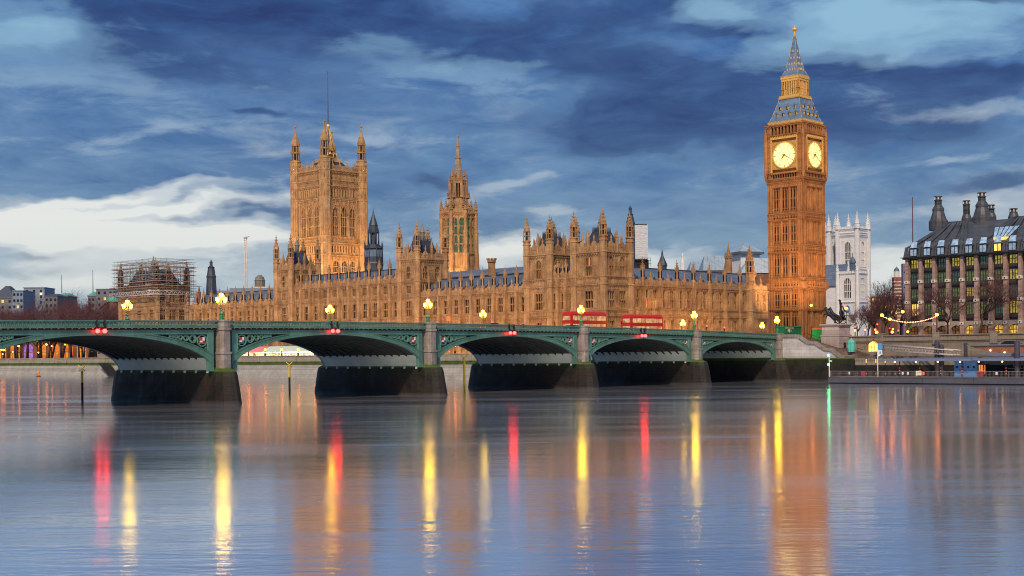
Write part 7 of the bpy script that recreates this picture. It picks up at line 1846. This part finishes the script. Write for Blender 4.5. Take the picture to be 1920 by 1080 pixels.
for j in range(8): a = pi / 8 + j * pi / 4; spire(mb, 6.4 * k * cos(a), 6.4 * k * sin(a), .3, Zb(484), Zb(472))
mb.build('pinnacles', M['stone_pale'], t)
# ================================================================== terrace of the palace: marquee and lamps
eT = -8.2; nm0 = nfromx(604, eT); nm1 = nfromx(452, eT)
t = thing('marquee', 'long terrace marquee with pale green and pink awning, lit inside', 'marquee', BF(eT, nm1, 6.0), ANG + HALF)
L = nm1 - nm0; Zm_ = zline(520, BF(eT, nfromx(520, eT)).y); z0_, z1_, z2_ = 6.0, Zm_(660), Zm_(649)
n = 26; p = L / n
for k in range(n):
    mb = MB(); a, b = k * p, (k + 1) * p; mb.box(a, a + .14, 0, .1, z0_, z1_, 0)
    mb.quad((a, .05, z0_ + .8), (b, .05, z0_ + .8), (b, .05, z1_), (a, .05, z1_), 1 if k % 4 else 2); mb.box(a, b, 0, .1, z0_, z0_ + .8, 0)
    mb.build('bay', [M['white'], M['marq_lit'], M['marq_dark']], t)
mb = MB(); 
for k in range(n):
    a, b = k * p, (k + 1) * p; mb.quad((a, -.25, z1_), (b, -.25, z1_), (b, 3.2, z2_), (a, 3.2, z2_), 0 if k > 6 else 1); mb.box(a, b, -.28, -.22, z1_ - .3, z1_, 0 if k > 6 else 1)
mb.build('awning', [M['awning_green'], M['awning_pink']], t)
lo = ('first', 'second', 'third', 'fourth', 'fifth')
for i_, px in enumerate((466, 497, 528, 559, 590)):
    Yl = BF(-9.6, nfromx(px, -9.6)).y; street_lamp('%s terrace lamp from the left seen through the wide arch' % lo[i_], px, 655.5, Yl, 6.7, 'lamp_or', 'orange globe lamps on the palace terrace', r=.34, name='terrace_lamp')
street_lamp('terrace lamp seen alone through the third arch', 853, 648, BF(-9.6, nfromx(853, -9.6)).y, 6.7, 'lamp_or', 'orange globe lamps on the palace terrace', r=.34, name='terrace_lamp')
street_lamp('terrace lamp half hidden by the edge of the third arch', 898, 648, BF(-9.6, nfromx(898, -9.6)).y, 6.7, 'lamp_or', 'orange globe lamps on the palace terrace', r=.34, name='terrace_lamp')
for i_, (px, py) in enumerate(((3, 656), (8, 656.5), (35, 649), (69.5, 639), (87, 646), (97, 649), (5, 664), (24, 660), (72, 661), (122, 646))):
    street_lamp(['leftmost garden lamp at the frame edge', 'second of the close pair of garden lamps at the left edge', 'orange garden lamp before the glowing arcade', 'highest small garden lamp under the arch', 'bright garden lamp near the arch middle', 'small garden lamp right of the brightest', 'low garden lamp at the left edge', 'dim low garden lamp left of the purple bays', 'yellow low garden lamp between two trunks', 'small garden lamp close to the arch underside'][i_], px, py, BF(-4, nfromx(px, -4)).y, 6.0, 'lamp_or', 'orange lamps in the riverside gardens', r=.36 if i_ in (2, 4, 0, 1) else .24, name='garden_lamp')
# floating buoys and beacon piles
def wat(px, py): d = py - (HORZ - (px - 960) * ROLL); Y = FPX * CH / d; p = unproj(px, py, Y); return p.x, p.y
for i_, (px, py) in enumerate(((72.5, 706), (207, 704.5), (477, 707.5), (865.5, 711))):
    x, y = wat(px, py); t = thing('marker_buoy', ('orange buoy before the weed wall, far left', 'orange buoy close to the leftmost pier', 'orange buoy below the first terrace lamp', 'orange drum buoy beside the yellow pile under the third arch')[i_], 'buoy', (x, y, 0), 0, 'orange buoys by the far wall')
    mb = MB(); mb.rings(0, 0, [(.9, -.2), (.9, .15), (.5, .35)], 10, 1); mb.rings(0, 0, [(.28, .35), (.25, 1.2), (.5, 1.3), (.5, 1.9), (.2, 2.1)], 8, 0); mb.build('buoy', [M['buoy_orange'], M['black']], t)
for i_, (px, yt, py, lab) in enumerate(((154.5, 686, 752, 'yellow topped beacon pile in front of the leftmost arch'), (543, 680, 737, 'yellow beacon pile seen through the wide arch'), (871, 668, 735, 'yellow beacon pile seen through the third arch'))):
    x, y = wat(px, py); zt_ = zof(px, yt, y); t = thing('beacon_pile', lab, 'beacon', (x, y, 0), .4, 'yellow beacon piles')
    mb = MB(); mb.rings(0, 0, [(.19, -1), (.19, zt_ * .52)], 8, 1 if i_ != 2 else 2); mb.rings(0, 0, [(.19, zt_ * .52), (.19, zt_ - .7)], 8, 0); mb.build('pile', [M['yellow'], M['rustblack'], M['yellow']], t)
    mb = MB(); mb.tube((-.55, 0, zt_ + .1), (.45, 0, zt_ - .8), .09, n=4); mb.tube((.55, 0, zt_ + .1), (-.45, 0, zt_ - .8), .09, n=4); mb.build('cross_mark', M['yellow'], t)
# landing slope at the gardens (dark ramp in the wall)
t = thing('landing_stair', 'dark narrow stair cut into the weed covered wall left of the leftmost pier', 'stairs', BF(-10.6, nfromx(205, -10.6), 0), ANG + HALF)
Zs_ = zline(200, BF(-10.6, nfromx(200, -10.6)).y); mb = MB(); mb.prism([(-3, 4.9), (-.5, 4.9), (9, .3), (9, -1), (6.5, -1)], -2.8, -.2); mb.build('stair_flight', M['algae'], t)
t = thing('garden_gatehouse', 'small pale stone gatehouse at the end of the garden wall, beside the dark stair', 'building', BF(-6, nfromx(190, -6), 6), ANG + HALF)
mb = MB(); mb.box(-3, 3, 0, 5, 6, 13.5, 0); mb.box(-3.3, 3.3, -.3, 5.3, 13.5, 14, 0); mb.prism([(-3.3, 14), (3.3, 14), (0, 15.6)], -.2, 5.2, 0)
for x in (-1.6, 1.2): mb.box(x - .5, x + .5, -.06, 0, 8, 11, 1)
mb.build('wall', [M['stone_pale'], M['glass']], t)
# ================================================================== traffic on the bridge
def wheel(mb, x, y, r): 
    mb.at(Fr(x, y, 0)); n = 14
    mb.prism([(r * cos(2 * pi * k / n), r + r * sin(2 * pi * k / n)) for k in range(n)], -.14, .14, 2); mb.prism([(r * .5 * cos(2 * pi * k / n), r + r * .5 * sin(2 * pi * k / n)) for k in range(n)], -.17, .17, 3); mb.at(ID)
def bus(label, s, w):
    zr_ = zp(s) - 1.02; t = thing('double_decker_bus', label, 'bus', BF(-s, w, zr_), ANG, 'red buses on the bridge')
    Lb, Hb = 10.8, 4.35
    mb = MB(); mb.frus(0, Lb, 0, 2.5, zr_ + .3, 0, Lb, 0, 2.5, zr_ + 2.0); mb.frus(0, Lb, 0, 2.5, zr_ + 2.0, .05, Lb - .1, .03, 2.47, zr_ + 3.9); mb.frus(.05, Lb - .1, .03, 2.47, zr_ + 3.9, .3, Lb - .4, .3, 2.2, zr_ + Hb); mb.build('body', M['busred'], t)
    for zz0, zz1 in ((1.05, 1.95), (2.65, 3.55)):
        mb = MB(); mb.box(.4, Lb - .4, -.02, .02, zr_ + zz0, zr_ + zz1, 0)
        for k in range(8): x = .4 + (Lb - .8) * k / 7; mb.box(x - .05, x + .05, -.05, .0, zr_ + zz0, zr_ + zz1, 1)
        mb.build('window_band', [M['buslit'], M['busred']], t)
    mb = MB(); mb.box(-.03, .02, .3, 2.2, zr_ + 1.1, zr_ + 2.0, 0); mb.box(-.0, .04, .3, 2.2, zr_ + 2.7, zr_ + 3.5, 0); mb.build('end_window', M['buslit'], t)
    for x in (2.2, 8.2):
        for y in (.14, 2.36): mb = MB(); wheel(mb, 0, 0, .48); put('wheel', mb.mesh('wheel', [M['busred'], M['glass'], M['black'], M['steel']]), t, (x, y, zr_))
    for y in (.3, 2.2): mb = MB(); mb.box(-.07, -.0, y - .12, y + .12, zr_ + .8, zr_ + 1.1); mb.build('tail_light', M['lamp_red2'], t)
def car(label, s, w, mt):
    zr_ = zp(s) - 1.02; t = thing('car', label, 'car', BF(-s, w, zr_), ANG, 'cars crossing the bridge')
    mb = MB(); mb.prism([(0, .35), (4.3, .35), (4.35, .75), (3.4, .95), (2.9, 1.45), (1.2, 1.5), (.35, .98), (0, .9)], .05, 1.75); me = mb.mesh('body', [M[mt]]); put('body', me, t, (0, 0, zr_))
    mb = MB(); mb.prism([(.62, .98), (1.28, 1.42), (2.82, 1.38), (3.2, 1.0)], .02, 1.78); put('windows', mb.mesh('windows', [M['glass_blue']]), t, (0, 0, zr_))
    for x in (.8, 3.4):
        for y in (.15, 1.65): mb = MB(); wheel(mb, 0, 0, .32); put('wheel', mb.mesh('wheel', [M[mt], M['glass'], M['black'], M['steel']]), t, (x, y, zr_))
    for y in (.3, 1.5): mb = MB(); mb.box(-.05, 0, y - .15, y + .15, .62, .8); put('tail_light', mb.mesh('tail_light', [M['lamp_red2']]), t, (0, 0, zr_)); mb = MB(); mb.box(4.33, 4.4, y - .15, y + .15, .55, .72); put('headlight', mb.mesh('headlight', [M['lamp_white']]), t, (0, 0, zr_))
bus('red double decker bus on the bridge in front of the pinnacled pavilion', 56, 11.0)
bus('red double decker bus nearing the stone stairs, in front of the north range', 37, 11.4)
car('dark car behind the parapet, just left of the bus', 62, 6.3, 'black'); car('silver car near the stair end of the bridge', 14, 6.2, 'steel'); car('red car near the middle of the third arch', 84, 6.3, 'busred')
# trams of small orange roof light above the parapet (builder's hut by the bridge lamp)
p = unproj(841, 598, 258); t = thing('site_sign', 'small orange illuminated sign above the parapet between two lamps', 'sign', (p.x, p.y, 10.6), ANG)
mb = MB(); mb.box(-.45, .45, -.05, .08, zof(841, 602, 258), zof(841, 593.5, 258), 0); mb.rings(0, 0, [(.05, 10.6), (.05, zof(841, 602, 258))], 5, 1); mb.build('panel', [M['orange_sign'], M['black']], t)
# ================================================================== floodlights along the foot of the buildings
def flood(name, loc, tgt, sx, sy, en, col=(1.0, .52, .20)):
    l = bpy.data.lights.new(name, 'AREA'); l.shape = 'RECTANGLE'; l.size = sx; l.size_y = sy; l.energy = en; l.color = col
    o = bpy.data.objects.new(name, l); COL.objects.link(o); o.location = loc
    z_ = (Vector(loc) - Vector(tgt)).normalized(); x_ = Vector((N2.x, N2.y, 0)) if sx > 20 or True else None
    y_ = z_.cross(x_).normalized(); x_ = y_.cross(z_).normalized(); o.rotation_euler = Matrix((x_, y_, z_)).transposed().to_euler()
    return o
FC = (1.0, .50, .17)
for (n0f, n1f) in ((50, 74), (76, 112), (112, 124), (126, 172), (174, 182), (184, 228), (238, 262)):
    nm = (n0f + n1f) / 2; Lf = n1f - n0f
    flood('terrace_floodlight', BF(-9.0, nm, 7.0), BF(PE, nm, 17), Lf, .5, Lf * 75, FC)
nn = n0 + 2
flood('north_range_floodlight', BF(26, nn - 9, 8.5), BF(26, nn, 17), 40, .3, 3600, FC).rotation_euler = (radians(125), 0, ANG)
p = BF(efromx(1508, 46), 46)
pcb = at_px(1508.5, 385)
e_b = (pcb.xy - BO).dot(E2); n_b = (pcb.xy - BO).dot(N2)
def spot(name, loc, tgt, en, size, col):
    l = bpy.data.lights.new(name, 'SPOT'); l.energy = en; l.color = col; l.spot_size = radians(size); l.spot_blend = .6; l.shadow_soft_size = .6
    o = bpy.data.objects.new(name, l); COL.objects.link(o); o.location = loc; o.rotation_euler = (Vector(loc) - Vector(tgt)).to_track_quat('Z', 'Y').to_euler(); return o
spot('clock_tower_floodlight', BF(e_b - 24, n_b - 13, 8.8), BF(e_b, n_b + 6, 48), 75000, 74, (1.0, .58, .26))
spot('clock_tower_floodlight', BF(e_b - 4, n_b - 26, 8.8), BF(e_b + 5, n_b, 46), 34000, 74, (1.0, .56, .25))
pv = at_px(612, YV); e_v = (pv.xy - BO).dot(E2); n_v = (pv.xy - BO).dot(N2)
flood('great_tower_floodlight', BF(e_v - 22, n_v + 10, 30), BF(e_v, n_v + 10, 55), 10, 2, 26000, (1.0, .58, .22))
flood('great_tower_floodlight', BF(e_v + 10, n_v - 22, 30), BF(e_v + 10, n_v, 50), 10, 2, 18000, (1.0, .55, .20))
pc_ = at_px(862, 435); e_c = (pc_.xy - BO).dot(E2); n_c = (pc_.xy - BO).dot(N2)
flood('spire_floodlight', BF(e_c - 16, n_c - 6, 28), BF(e_c, n_c, 48), 4, 2, 5000, (1.0, .58, .25))
# belfry and dial glow
for (dz, en) in ((67.5, 500), ):
    pass
